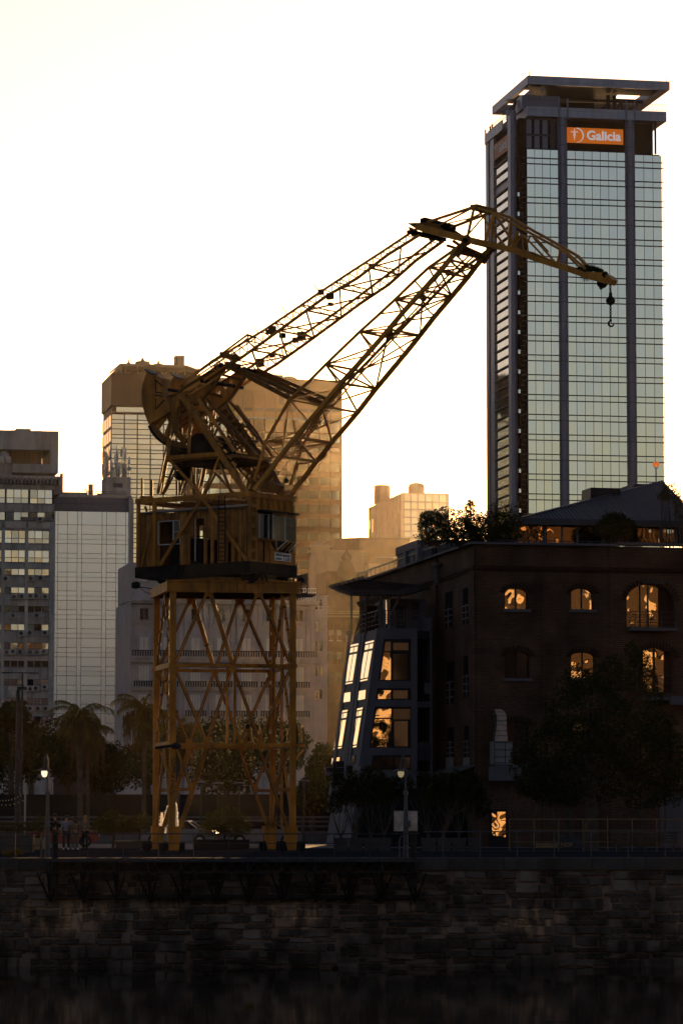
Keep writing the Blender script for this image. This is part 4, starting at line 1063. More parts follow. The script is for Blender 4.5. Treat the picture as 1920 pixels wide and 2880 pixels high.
tp = thing('grey_blue_house', PFr.P(2, 6, 0), 'narrow blue-grey house squeezed between the pale classical block and the mansard house', 'building')
p1 = P__(215, 1500)[0]
MB().box(PFr, 0, p1, 0, 10, 0, P__(0, 1190)[1]).build('wall', M['stucco'], tp)
for z_ in (1190, 1300, 1400, 1595, 1760, 1880): fbox('string_course', M['stucco'], tp, PFr, 0, p1 + .1, -.35, 0, P__(0, z_ + 10)[1], P__(0, z_)[1])
for z_ in (1230, 1450, 1650, 1900, 2130):
    for x in (90, 135): fbox('window', M['glass_dark'], tp, PFr, P__(x, 1500)[0], P__(x + 28, 1500)[0], -.05, .02, P__(0, z_ + 100)[1], P__(0, z_)[1])

# ---- E: pale classical block behind the portal legs
def ec(x, y): return 380 + x * .33163, 1600 + y * .33163
EF = corner(368, 450)
E_ = lambda x, y: EF.Y(*ec(x, y))
te = thing('classical_block', EF.P(13, 8, 0), 'pale classical apartment block with balconies seen through the crane legs', 'building')
ex1 = E_(1530, 800)[0]
MB().box(EF, 0, ex1, .4, 16, 0, E_(0, 270)[1]).build('wall', M['stucco'], te)
for (a, b, w_) in ((255, 272, .9), (272, 292, .6), (742, 760, .8), (760, 790, .45), (1015, 1030, .3), (1300, 1315, .3)):
    fbox('cornice', M['stucco'], te, EF, -.1, ex1 + w_ * .5, -w_, .4, E_(0, b)[1], E_(0, a)[1])
wcols = [(-35, 125 - 95), (35, 115), (245, 305), (480, 545), (700, 760), (915, 975), (1120, 1180), (1360, 1415)]
for (a, b) in wcols[1:]:
    cx_ = (a + b) / 2
    for (y0_, y1_, mt_) in ((335, 430, 'glass_dark'), (580, 690, 'stucco_lt'), (820, 950, 'stucco_lt'), (1065, 1200, 'stucco_lt'), (1330, 1420, 'glass_dark')):
        w = 38 if y0_ < 800 else 45
        x0_, x1_ = E_(cx_ - w, 800)[0], E_(cx_ + w, 800)[0]
        wn_ = fbox('window_surround', M['stucco'], te, EF, x0_ - .35, x1_ + .35, .15, .38, E_(0, y1_)[1], E_(0, y0_ - 12)[1])
        for i in range(2 if y0_ < 800 else 4):
            k_ = 2 if y0_ < 800 else 4
            fbox('window', M['glass_dark'] if (mt_ == 'glass_dark') else M[mt_], te, EF, x0_ + (x1_ - x0_) * i / k_ + .05, x0_ + (x1_ - x0_) * (i + 1) / k_ - .05, .06, .14, E_(0, y1_)[1], E_(0, y0_)[1])
        if y0_ in (820, 1065):
            fbox('balcony_slab', M['stucco'], te, EF, x0_ - .8, x1_ + .8, -.5, .3, E_(0, y1_ + 58)[1], E_(0, y1_ + 50)[1])
            fbox('balcony_rail', M['iron'], te, EF, x0_ - .7, x1_ + .7, -.48, -.36, E_(0, y1_ + 5)[1], E_(0, y1_)[1])
            bl = MB()
            for i in range(9): 
                xx = x0_ - .6 + (x1_ - x0_ + 1.2) * i / 8; bl.box(EF, xx - .09, xx + .09, -.46, -.38, E_(0, y1_ + 50)[1], E_(0, y1_ + 5)[1])
            bl.build('balusters', M['iron'], te)
        if y0_ == 335: fbox('sill', M['stucco'], te, EF, x0_ - .5, x1_ + .5, -.15, .2, E_(0, 462)[1], E_(0, 448)[1])
        if y0_ == 335: fbox('hood', M['stucco'], te, EF, x0_ - .5, x1_ + .5, -.1, .2, E_(0, 322)[1], E_(0, 312)[1])
for x in (175, 205, 380, 430, 590, 640, 820, 870, 1010, 1050, 1250, 1290, 1460, 1500):
    fbox('pilaster', M['stucco'], te, EF, E_(x, 500)[0] - .15, E_(x + 26, 500)[0], .12, .38, E_(0, 740)[1], E_(0, 300)[1])
    fbox('pilaster', M['stucco'], te, EF, E_(x, 500)[0] - .15, E_(x + 26, 500)[0], .12, .38, 0, E_(0, 800)[1])
# continuous balcony of the third floor
fbox('balcony_rail', M['iron'], te, EF, 0, ex1, -.75, -.6, E_(0, 697)[1], E_(0, 690)[1])
bl = MB()
i = 0
xx = .1
while xx < ex1:
    bl.box(EF, xx, xx + .16, -.73, -.62, E_(0, 740)[1], E_(0, 697)[1]); xx += .34
    i += 1
bl.build('balusters', M['iron'], te)
# attic storey and side pieces
MB().box(EF, 0, E_(340, 100)[0], 2, 14, E_(0, 262)[1], E_(0, -60)[1]).build('attic_wall', M['stucco'], te)
for (a, b) in ((40, 130), (180, 250)): fbox('attic_panel', M['stucco_lt'], te, EF, E_(a, 0)[0], E_(b, 0)[0], 1.9, 2.0, E_(0, 90)[1], E_(0, -30)[1])
fbox('attic_sill', M['stucco'], te, EF, E_(35, 0)[0], E_(145, 0)[0], 1.7, 2.0, E_(0, 108)[1], E_(0, 96)[1])
rr_ = MB()
for i in range(9): x_ = E_(1375 + i * 20, 0)[0]; rr_.beam(EF.P(x_, .5, E_(0, 255)[1]), EF.P(x_, .5, E_(0, 145)[1]), .07)
for y_ in (145, 178, 210): rr_.beam(EF.P(E_(1370, 0)[0], .5, E_(0, y_)[1]), EF.P(E_(1540, 0)[0], .5, E_(0, y_)[1]), .07)
rr_.build('roof_railing', M['offwhite'], te)
# block right of the crane cab, under the bronze tower (dim brown base)
KB = corner(820, 600)
MB().box(KB, -2, 6, 0, 10, 0, KB.Y(860, 1640)[1]).build('dim_brown_house', M['brownst'], loc=KB.P(2, 5, 0), label='dim brown house under the bronze tower right of the crane cab', cat='building')
# dark tall slab off to the west that the tower's side face mirrors
WB = Fr((-230, 840), GRID)
o = thing('dark_office_slab', WB.P(50, 10, 0), 'dark office slab west of the tower, outside the picture', 'building')
MB().box(WB, 0, 115, 0, 30, 0, 108).build('wall', M['brownst'], o)
for i in range(20): fbox('window_band', M['glass_dark'], o, WB, 1, 114, -.2, -.05, 8 + i * 5, 10.5 + i * 5)
ra = random.Random(9)
for i in range(9): fbox('roof_room', M['brown'], o, WB, 3 + i * 12, 8 + i * 12 + ra.random() * 4, 5, 12, 108, 110 + ra.random() * 5)

# long low wall / shed line behind the road
MB().box(Z0, -60, 2, 236, 240, 0, 3.2).build('dark_boundary_wall', M['void'], loc=(-29, 236, 0), label='long dark wall running behind the promenade lamps', cat='wall')
gr = thing('guard_rail', (-25, 211.5, .14), 'pale metal guard rail along the road behind the bushes', 'guard rail')
for z_ in (1.05, 1.35, 1.62): fbox('rail', M['kerb'], gr, Fr((0, 211.3), 0), -60, 4, 0, .08, z_ - .06, z_ + .06)
for i in range(26): fbox('post', M['kerb'], gr, Fr((0, 211.45), 0), -60 + i * 2.5, -59.9 + i * 2.5, 0, .1, .14, 1.6)
fbox('base_wall', M['kerb'], gr, Fr((0, 211.3), 0), -60, 4, 0, .3, .14, .75)
# ------------------------------------------------------------ brick warehouse (right)
def brickmat(name, c1, c2, mortar, deg):
    m, nt, b = mat_new(name); L = nt.links.new
    geo = node(nt, 'ShaderNodeNewGeometry')
    mp = node(nt, 'ShaderNodeMapping'); mp.inputs['Rotation'].default_value = (0, 0, R(-deg)); L(geo.outputs['Position'], mp.inputs[0])
    sx = node(nt, 'ShaderNodeSeparateXYZ'); L(mp.outputs[0], sx.inputs[0])
    ad = node(nt, 'ShaderNodeMath', operation='ADD'); L(sx.outputs[0], ad.inputs[0]); L(sx.outputs[1], ad.inputs[1])
    cb = node(nt, 'ShaderNodeCombineXYZ'); L(ad.outputs[0], cb.inputs[0]); L(sx.outputs[2], cb.inputs[1])
    br = node(nt, 'ShaderNodeTexBrick'); br.inputs['Scale'].default_value = 1; br.inputs['Brick Width'].default_value = .30; br.inputs['Row Height'].default_value = .105
    br.inputs['Mortar Size'].default_value = .014; br.inputs['Color1'].default_value = lin(c1); br.inputs['Color2'].default_value = lin(c2); br.inputs['Mortar'].default_value = lin(mortar)
    L(cb.outputs[0], br.inputs['Vector'])
    n1 = node(nt, 'ShaderNodeTexNoise'); n1.inputs['Scale'].default_value = .5; n1.inputs['Detail'].default_value = 7; L(geo.outputs['Position'], n1.inputs['Vector'])
    r1 = node(nt, 'ShaderNodeMapRange'); r1.inputs[1].default_value = .3; r1.inputs[2].default_value = .7; r1.inputs[3].default_value = .55; r1.inputs[4].default_value = 1.35; L(n1.outputs[0], r1.inputs[0])
    sc = node(nt, 'ShaderNodeVectorMath', operation='SCALE'); L(br.outputs['Color'], sc.inputs[0]); L(r1.outputs[0], sc.inputs['Scale']); L(sc.outputs[0], b.inputs['Base Color'])
    bp = node(nt, 'ShaderNodeBump'); bp.inputs['Strength'].default_value = .7; bp.inputs['Distance'].default_value = .02; bp.invert = True
    L(br.outputs['Fac'], bp.inputs['Height']); L(bp.outputs[0], b.inputs['Normal'])
    b.inputs['Roughness'].default_value = .9; b.inputs['Specular IOR Level'].default_value = .1
    return m
M['brick'] = brickmat('dark_red_brick', (.062, .030, .017), (.040, .020, .012), (.080, .058, .042), GRID)
M['brick_dk'] = pmat('brick_trim', (.024, .012, .008), .9, .3, 1.2)
BW = corner(1336, 186)
W_ = lambda px, py, y=0: BW.Y(px, py, y)
wl, wr = 0, W_(2010, 1800)[0]
wh = thing('brick_warehouse', BW.P(8, 8, 0), 'dark red brick dock warehouse with arched windows and a planted roof terrace', 'building')
zp = W_(1400, 1532)[1]
wdep = BW.X(1010, 1700)[0]
# front wall with real openings: build the wall as strips round the openings
ops = []   # (x0,x1,z0,zspring,ztop)
def arch_open(px0, px1, pyb, pys, pyt): ops.append((W_(px0, pyb)[0], W_(px1, pyb)[0], W_(px0, pyb)[1], W_(px0, pys)[1], W_((px0 + px1) / 2, pyt)[1]))
arch_open(1420, 1485, 1713, 1668, 1654); arch_open(1606, 1670, 1714, 1669, 1655); arch_open(1762, 1896, 1764, 1690, 1643)
arch_open(1420, 1489, 1908, 1846, 1832); arch_open(1606, 1674, 1908, 1848, 1834); arch_open(1798, 1896, 1948, 1850, 1822)
arch_open(1424, 1486, 2099, 2042, 2029); arch_open(1612, 1676, 2100, 2044, 2031); arch_open(1798, 1896, 2140, 2040, 2015)
T = .55
def wall_with_arches(fr, x0, x1, z0, z1, ops, y0, y1, mat, parent):
    # vertical cuts at every opening edge; each column is a stack of solid pieces, arches are fanned
    m_ = MB(); xs = sorted({x0, x1} | {o[0] for o in ops} | {o[1] for o in ops})
    for a, b in zip(xs[:-1], xs[1:]):
        c = (a + b) / 2; inn = sorted([o for o in ops if o[0] < c < o[1]], key=lambda o: o[2]); z = z0
        for o in inn:
            # opening limited to this slice: use full shape only if slice == opening (true when openings share edges), else box head
            m_.box(fr, a, b, y0, y1, z, o[2])
            ns = 8
            def top(x):
                t = (x - (o[0] + o[1]) / 2) / ((o[1] - o[0]) / 2); return o[3] + (o[4] - o[3]) * math.sqrt(max(0, 1 - t * t * .98))
            nxt = [p for p in inn if p[2] > o[2]]
            zt = (min(nxt, key=lambda p: p[2])[2] + 0) if nxt else z1
            zt = min(zt, o[4] + .3)
            for i in range(ns):
                xa, xb = a + (b - a) * i / ns, a + (b - a) * (i + 1) / ns
                pts = [fr.P(xa, y0, top(xa)), fr.P(xb, y0, top(xb)), fr.P(xb, y0, zt), fr.P(xa, y0, zt)]
                m_.prism(pts, fr.ey * (y1 - y0))
            z = zt
        m_.box(fr, a, b, y0, y1, z, z1)
    return m_.build('front_wall', mat, parent)
wall_with_arches(BW, wl, wr, 0, zp, ops, 0, T, M['brick'], wh)
MB().box(BW, .01, .6, T + .01, wdep, 0, zp - .02).build('side_wall', M['brick'], wh)
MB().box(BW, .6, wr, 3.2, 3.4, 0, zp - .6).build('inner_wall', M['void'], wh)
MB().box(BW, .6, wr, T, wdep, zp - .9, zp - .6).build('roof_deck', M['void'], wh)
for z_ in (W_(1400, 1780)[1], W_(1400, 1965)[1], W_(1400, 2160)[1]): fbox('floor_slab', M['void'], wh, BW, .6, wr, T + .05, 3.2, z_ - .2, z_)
# quoins, pilasters, string courses, coping
for px0, px1 in ((1338, 1352), (1522, 1530), (1712, 1724)): fbox('brick_pilaster', M['brick'], wh, BW, W_(px0, 1700)[0], W_(px1, 1700)[0], -.10, -.002, 0, zp - .1)
fbox('quoin', M['brick'], wh, BW, -.10, -.002, -.10, 1.2, 0, zp - .1)
for a, b, d in ((1592, 1600, .16), (1602, 1606, .10)): fbox('string_course', M['brick_dk'], wh, BW, -.16, wr, -d, -.003, W_(1400, b)[1], W_(1400, a)[1]); fbox('string_course', M['brick_dk'], wh, BW, -d, -.003, 0, wdep, W_(1400, b)[1], W_(1400, a)[1])
x = -.3
while x < wr:
    z_ = zp + (.0 if x < W_(1712, 1500)[0] else .1)
    fbox('coping_slab', M['kerb'], wh, BW, x + .01, x + 1.19, -.28, T + .1, z_, z_ + .13); x += 1.2
y = T + .1
while y < wdep: fbox('coping_slab', M['kerb'], wh, BW, -.3, .7, y + .01, y + 1.19, zp, zp + .13); y += 1.2
# brick arch rings (each brick of the ring a piece)
for o in ops:
    n_ = 13 if o[1] - o[0] < 1.6 else 19
    cx_ = (o[0] + o[1]) / 2; rx = (o[1] - o[0]) / 2; rz = o[4] - o[3]
    for i in range(n_):
        t = math.pi * (i + .5) / n_
        x_, z_ = cx_ + (rx + .16) * math.cos(t), o[3] + (rz + .16) * math.sin(t)
        n2 = Vector((math.cos(t) / (rx), 0, math.sin(t) / (rz))); n2.normalize()
        p_ = BW.P(x_ - n2.x * .13, -.035, z_ - n2.z * .13); q_ = BW.P(x_ + n2.x * .15, -.035, z_ + n2.z * .15)
        w_ = math.pi * (rx + rz) / 2 / n_ * .78
        ubeam('arch_brick', M['brick_dk'], wh, p_, q_, w_, .07) if abs((q_ - p_).normalized().z) < .94 else ubeam('arch_brick', M['brick_dk'], wh, p_, q_, .07, w_)
# windows
gl = ['glass_wavy', 'glass_wavy', 'glass_wavy', 'glass_dark', 'glass_wavy', 'glass_wavy', 'glass_dark', 'glass_dark', 'glass_dark']
for o, g_, k_ in zip(ops, gl, range(9)):
    big = o[1] - o[0] > 1.7
    yy = .3 if not big else .55
    w = fbox('window', M['oriel_dk'], wh, BW, (o[0] + o[1]) / 2 - .04, (o[0] + o[1]) / 2 + .04, yy - .06, yy, o[2], o[4] - .05)
    a0_, a1_ = o[0], o[1]
    if k_ == 2: a1_ = o[0] + (o[1] - o[0]) * .72
    if k_ == 5: a0_ = o[0] + (o[1] - o[0]) * .18; a1_ = o[0] + (o[1] - o[0]) * .78
    md = (a0_ + a1_) / 2 if k_ != 2 else o[0] + (o[1] - o[0]) * .33
    ubox('pane', M[g_], w, BW.M(a0_, md - .04, yy, yy + .05, o[2] + .03, o[4] - .02))
    ubox('pane', M[g_], w, BW.M(md + .04, a1_, yy + .004, yy + .054, o[2] + .03, o[4] - .02))
    ubox('frame', M['oriel_dk'], w, BW.M(md - .04, md + .04, yy - .05, yy + .03, o[2], o[4]))
    if big:
        fbox('reveal', M['brick_dk'], wh, BW, a1_, o[1] + .02, .5, .7, o[2], o[4] - .3)
        if k_ == 5: fbox('reveal', M['void'], wh, BW, o[0], a0_, .5, .7, o[2], o[4] - .3)
    if not big: fbox('sill', M['kerb'], wh, BW, o[0] - .12, o[1] + .12, -.14, .3, o[2] - .16, o[2])
def balcony(px0, px1, pys, pyt, dep, label_, slab='kerb'):
    x0, x1 = W_(px0, pys)[0], W_(px1, pys)[0]; zs, zt = W_(px0, pys)[1], W_(px0, pyt)[1]
    b_ = MB().box(BW, x0, x1, -dep, -.003, zs - .18, zs).build('balcony', M[slab], wh, label=label_)
    m_ = MB()
    for k2 in (0, .33, .66, 1.0): 
        zz = zs + (zt - zs) * (k2 if k2 else .06); m_.tube(BW.P(x0, -dep + .05, zz), BW.P(x1, -dep + .05, zz), .022, n=5); m_.tube(BW.P(x0, -dep + .05, zz), BW.P(x0, -.01, zz), .022, n=5)
    n_ = max(3, int((x1 - x0) / .9))
    for i in range(n_ + 1): xx = x0 + (x1 - x0) * i / n_; m_.beam(BW.P(xx, -dep + .05, zs), BW.P(xx, -dep + .05, zt), .04)
    m_.build('balcony_rail', M['iron'], b_)
    return b_
balcony(1764, 1898, 1766, 1722, .55, 'dark balcony under the topmost large arch')
balcony(1790, 1922, 1962, 1902, .9, 'balcony below the second large arch', 'kerb')
MB().box(BW, W_(1868, 1960)[0], W_(1960, 1960)[0], -1.2, -.9, W_(1870, 1984)[1], W_(1870, 1960)[1]).build('balcony_face', M['kerb'], wh)
balcony(1378, 1470, 2150, 2090, 1.0, 'pale balcony carrying the ventilation duct', 'kerb')
MB().box(BW, W_(1362, 2190)[0], W_(1452, 2190)[0], -1.1, -.95, W_(1400, 2197)[1], W_(1400, 2158)[1]).build('balcony_face', M['kerb'], wh)
fbox('hoist_beam', M['iron'], wh, BW, W_(1798, 1640)[0], W_(1862, 1640)[0], -.5, -.05, W_(1800, 1642)[1], W_(1800, 1635)[1])
# side-face openings
for (a, b, t_, bt, pane) in ((1302, 1322, 1650, 1752, 0), (1252, 1272, 1662, 1762, 0), (1304, 1323, 1842, 1960, 0), (1256, 1276, 1858, 1978, 1), (1306, 1325, 2040, 2130, 2), (1258, 1276, 2045, 2130, 2)):
    y0_, zt_ = BW.X(b, t_); y1_, zb_ = BW.X(a, t_)[0], BW.X(b, bt)[1]
    w = fbox('side_window', M['void'], wh, BW, -.02, .1, y0_, y1_, zb_, zt_)
    ubox('frame', M['oriel'], w, BW.M(-.08, -.025, (y0_ + y1_) / 2 - .06, (y0_ + y1_) / 2 + .06, zb_, zb_ + (zt_ - zb_) * .55))
    for kk in (.15, .32, .5): ubox('frame', M['oriel'], w, BW.M(-.07, -.03, y0_, y1_, zb_ + (zt_ - zb_) * kk - .03, zb_ + (zt_ - zb_) * kk + .03))
    if pane == 1: ubox('pane', M['glass_wavy'], w, BW.M(-.06, -.02, y0_ + .3, y1_ - 1.0, zb_ + (zt_ - zb_) * .45, zt_ - .6))
    if pane == 2: ubox('panel', M['conc_dk'], w, BW.M(-.1, -.02, y0_, y1_, zb_ - .9, zb_))
aw = BW.X(1330, 2182); aw2 = BW.X(1243, 2182)
MB().prism([BW.P(-.02, aw[0] - .8, aw[1] + .5), BW.P(-1.5, aw[0] - .8, aw[1] + .05), BW.P(-1.5, aw2[0] - 3, aw[1] + .05), BW.P(-.02, aw2[0] - 3, aw[1] + .5)], Vector((0, 0, .08))).build('awning', M['c_grey'], loc=BW.P(-.7, 8, 0), label='thin grey awning on the receding side wall of the brick warehouse', cat='awning')
fbox('downpipe', M['brick_dk'], wh, BW, -.18, -.05, BW.X(1233, 1700)[0] - .1, BW.X(1233, 1700)[0] + .1, 0, zp - .1)
hp = BW.X(1240, 1610); MB().lathe(BW.P(-.25, hp[0], hp[1] - .7), [(.14, 0), (.16, .9), (.3, 1.1), (.3, 1.25)], 8).build('rain_hopper', M['kerb'], wh)
# duct
du = thing('ventilation_duct', BW.P(W_(1400, 2100)[0], -.6, W_(1400, 2150)[1]), 'shiny galvanised ventilation duct bending into the brick wall above the pale balcony', 'duct')
def dp(px, py, y=-.6): 
    x_, z_ = BW.Y(px, py, y); return x_, z_
prof = [(1387, 1423, 2086), (1389, 1423, 2070), (1391, 1421, 2056), (1393, 1421, 2040), (1394, 1420, 2028), (1393, 1420, 2014), (1389, 1416, 2003), (1388, 1405, 1995)]
for i in range(len(prof) - 1):
    (a, b, y_), (c, d, y2_) = prof[i], prof[i + 1]
    xa, za = dp(a, y_); xb, _ = dp(b, y_); xc, zc_ = dp(c, y2_); xd, _ = dp(d, y2_)
    MB().prism([BW.P(xa, -.9, za + .015), BW.P(xb, -.9, za + .015), BW.P(xd, -.9, zc_ - .015), BW.P(xc, -.9, zc_ - .015)], BW.ey * .6).build('duct_section', M['duct'], du)
MB().box(BW, dp(1380, 2100)[0], dp(1436, 2100)[0], -.95, -.3, W_(1400, 2150)[1], dp(1400, 2087)[1]).build('fan_box', M['conc_dk'], du)
# street door mirror-bright
dd = thing('glass_door', BW.P(W_(1400, 2350)[0], -.3, 0), 'street door glass catching gold light below the pale balcony', 'door')
x0_, x1_ = W_(1381, 2300)[0], W_(1419, 2300)[0]
fbox('frame', M['oriel_dk'], dd, BW, x0_ - .1, x1_ + .1, -.1, -.02, 0, W_(1400, 2278)[1])
fbox('pane', M['glass_wavy'], dd, BW, x0_, x1_, -.16, -.11, W_(1400, 2355)[1], W_(1400, 2284)[1])
for z_ in (.25, .5, .75): fbox('crossbar', M['oriel_dk'], dd, BW, x0_ + .5, x1_, -.2, -.17, z_ * 1.5 + .3, z_ * 1.5 + .34)
# ---- roof terrace: glazed storey under a corrugated hip roof
tz0, tz1 = W_(1500, 1527, 4)[1], W_(1500, 1466, 4)[1]
ty_ = 4.0
gx0, gx1 = W_(1428, 1490, ty_)[0], W_(1903, 1490, ty_)[0]
rt = thing('roof_pavilion', BW.P(12, 8, zp), 'glazed rooftop pavilion under a dark corrugated hip roof on the brick warehouse', 'building')
for a, b in ((1430, 1455), (1456, 1526), (1536, 1580), (1581, 1622), (1623, 1670), (1671, 1720), (1790, 1856), (1857, 1898)):
    xa, xb = W_(a, 1490, ty_)[0], W_(b, 1490, ty_)[0]
    fbox('glass_panel', M['glass_zebra'], rt, BW, xa + .03, xb - .03, ty_, ty_ + .06, tz0, tz1 - .12)
for a in (1429, 1455, 1526, 1533, 1580, 1622, 1720, 1856, 1901): fbox('post', M['oriel'], rt, BW, W_(a, 1490, ty_)[0] - .05, W_(a, 1490, ty_)[0] + .05, ty_ - .05, ty_ + .1, tz0, tz1)
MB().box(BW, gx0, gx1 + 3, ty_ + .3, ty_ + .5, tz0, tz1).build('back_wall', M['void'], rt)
ex0, ezl = W_(1455, 1462, 3.4); ex1_ = W_(1960, 1460, 3.4)[0]
fbox('eave_fascia', M['roofsheet'], rt, BW, ex0, ex1_, 3.3, 3.5, ezl - .25, ezl + .08)
# hip roof plane: eave line at y=3.4, ridge further back
rx, rz = BW.Y(1862, 1356, 11.0)
rx2 = BW.Y(2010, 1338, 11.0)[0]
e0 = BW.P(ex0 + .2, 3.4, ezl + .08)
nrib = 46
for i in range(nrib):
    a, b = i / nrib, (i + 1) / nrib
    xa, xb = ex0 + .2 + (ex1_ - ex0) * a, ex0 + .2 + (ex1_ - ex0) * b
    def ridge(x):
        # hip rises along the roof until the ridge
        t = min(1.0, max(0.0, (x - ex0) / (rx - ex0))); return t
    ta_, tb_ = ridge(xa), ridge(xb)
    def up(x, t): return BW.P(x, 3.4 + 7.6 * t, ezl + .08 + (rz - ezl) * t)
    m_ = MB(); 
    m_.prism([BW.P(xa, 3.4, ezl + .08), BW.P(xb - .07, 3.4, ezl + .08), up(xb - .07, tb_), up(xa, ta_)], Vector((0, 0, -.1)))
    m_.prism([BW.P(xb - .07, 3.4, ezl + .13), BW.P(xb, 3.4, ezl + .13), up(xb, tb_) + Vector((0, 0, .05)), up(xb - .07, tb_) + Vector((0, 0, .05))], Vector((0, 0, -.15)))
    m_.build('roof_sheet', M['roofsheet'], rt)
ubeam('hip_flashing', M['roofsheet'], rt, BW.P(ex0 + .2, 3.4, ezl + .12), BW.P(rx, 11.0, rz + .04), .25, .1)
MB().prism([BW.P(ex0 + .2, 3.5, ezl), BW.P(rx, 11.0, rz - .05), BW.P(rx, 18, ezl)], Vector((0, 0, -.1))).build('hip_end', M['roofsheet'], rt)
sk = MB(); a_ = BW.Y(1657, 1402, 8); b_ = BW.Y(1745, 1402, 8); c_ = BW.Y(1661, 1371, 8); d_ = BW.Y(1744, 1373, 8)
sk.prism([BW.P(a_[0], 8, a_[1] - 1), BW.P(b_[0], 8, b_[1] - 1), BW.P(d_[0], 8, d_[1]), BW.P(c_[0], 8, c_[1])], BW.ey * 2).build('dark_roof_hatch', M['oriel_dk'], rt)
vt = thing('vent_housing', BW.P(BW.Y(1820, 1380, 13)[0], 13, rz), 'pale louvred vent housing above the corrugated roof in front of the tower', 'vent')
v0 = BW.Y(1771, 1385, 13); v1 = BW.Y(1866, 1340, 13); v2 = BW.Y(1780, 1325, 13); v3 = BW.Y(1862, 1325, 13)
MB().prism([BW.P(v0[0], 13, v0[1]), BW.P(v1[0], 13, v0[1]), BW.P(v3[0], 13, BW.Y(0, 1341, 13)[1]), BW.P(v2[0], 13, BW.Y(0, 1341, 13)[1])], BW.ey * 3).build('housing', M['conc_dk'], vt)
fbox('louvre_frame', M['conc_dk'], vt, BW, v2[0], v3[0], 13.1, 16, BW.Y(0, 1341, 13)[1], BW.Y(0, 1325, 13)[1])
for i in range(5):
    z_ = BW.Y(0, 1339 - 3 * i, 13)[1]; fbox('louvre', M['mull'], vt, BW, v2[0] + .1, v3[0] - .1, 13.0, 13.08, z_ - .02, z_ + .02)
fbox('louvre_post', M['conc_dk'], vt, BW, (v2[0] + v3[0]) / 2 - .06, (v2[0] + v3[0]) / 2 + .06, 12.95, 13.1, BW.Y(0, 1341, 13)[1], BW.Y(0, 1325, 13)[1])
be = thing('beacon', BW.P(BW.Y(1846, 1320, 13)[0], 13, BW.Y(0, 1325, 13)[1]), 'pair of small orange warning lamps on a fork above the louvred vent housing', 'lamp')
for px in (1840, 1849):
    x_, z_ = BW.Y(px, 1312, 13.5); MB().lathe(BW.P(x_, 13.5, z_), [(.05, 0), (.1, .04), (.1, .2), (.05, .27)], 8).build('lamp_glass', M['amber'], be)
    MB().beam(BW.P(x_, 13.5, z_ - .02), BW.P(BW.Y(1845, 0, 13.5)[0] if False else x_, 13.5, z_ - .09), .03).build('lamp_stem', M['iron'], be)
x_, z_ = BW.Y(1845, 1316, 13.5); MB().beam(BW.P(x_ - .12, 13.5, z_), BW.P(x_ + .12, 13.5, z_), .03).beam(BW.P(x_, 13.5, z_), BW.P(x_, 13.5, BW.Y(0, 1326, 13)[1]), .04).build('fork', M['iron'], be)
# terrace railing
tr = MB()
for i in range(14):
    x_ = W_(1410 + 23 * i, 1520, .3)[0]; tr.beam(BW.P(x_, .3, zp), BW.P(x_, .3, zp + .25), .03)
tr.beam(BW.P(W_(1395, 1520, .3)[0], .3, zp + .28), BW.P(W_(1712, 1520, .3)[0], .3, zp + .28), .05)
tr.build('terrace_rail', M['iron'], wh)
# railing along the receding roof edge + rooftop units at its far end
sr = MB(); yA, yB = BW.X(1235, 1550)[0], BW.X(1031, 1613)[0]
zA = BW.X(1235, 1543)[1]
n_ = 22
for i in range(n_ + 1): yy = 1.0 + (wdep - 1.2) * i / n_; sr.beam(BW.P(-.15, yy, zp + .1), BW.P(-.15, yy, zp + .62), .05)
sr.beam(BW.P(-.15, 1, zp + .62), BW.P(-.15, wdep, zp + .62), .08)
sr.build('edge_railing', M['rail'], wh)
pv = thing('rooftop_cabin', BW.P(2, 14, zp), 'small glazed rooftop cabin half hidden by the terrace plants', 'building')
cx0_ = BW.Y(1176, 1540, 14.0)[0]
fbox('wall', M['oriel'], pv, BW, cx0_, cx0_ + 6, 14, 20, zp, BW.Y(0, 1502, 14)[1])
fbox('fascia', M['oriel'], pv, BW, cx0_ - .1, cx0_ + 6, 13.8, 20, BW.Y(0, 1522, 14)[1] , BW.Y(0, 1500, 14)[1])
for i, px in enumerate((1186, 1196, 1206, 1222)): fbox('pane', M['glass_wavy'] if i < 2 else M['glass_dark'], pv, BW, BW.Y(px, 1540, 14)[0] - .12, BW.Y(px, 1540, 14)[0] + .14, 13.94, 13.99, zp + .2, BW.Y(0, 1526, 14)[1])
p0 = None
for (px, py, lab) in ((1156, 1570, 'louvred condenser on the warehouse roof edge, farther one'), (1190, 1562, 'pale condenser on the warehouse roof edge beside the glazed cabin')):
    yy = 17 if px < 1170 else 12.5
    x_, z_ = BW.Y(px, py, yy)
    p1_ = thing('condenser', BW.P(x_, yy, zp - .05), lab, 'air conditioner')
    fbox('casing', M['conc_dk'], p1_, BW, x_ - .42, x_ + .42, yy - .2, yy + .3, zp, zp + .95)
    for i in range(7): fbox('grille_slat', M['mull'], p1_, BW, x_ - .36, x_ + .36, yy - .23, yy - .2, zp + .15 + i * .1, zp + .19 + i * .1)

# ------------------------------------------------------------ grey flared bay building attached to the left
def kc(x, y): return 900 + x * .2975, 1600 + y * .2975
KF = Fr(BW.P(-9.0, 4.5, 0), GRID)
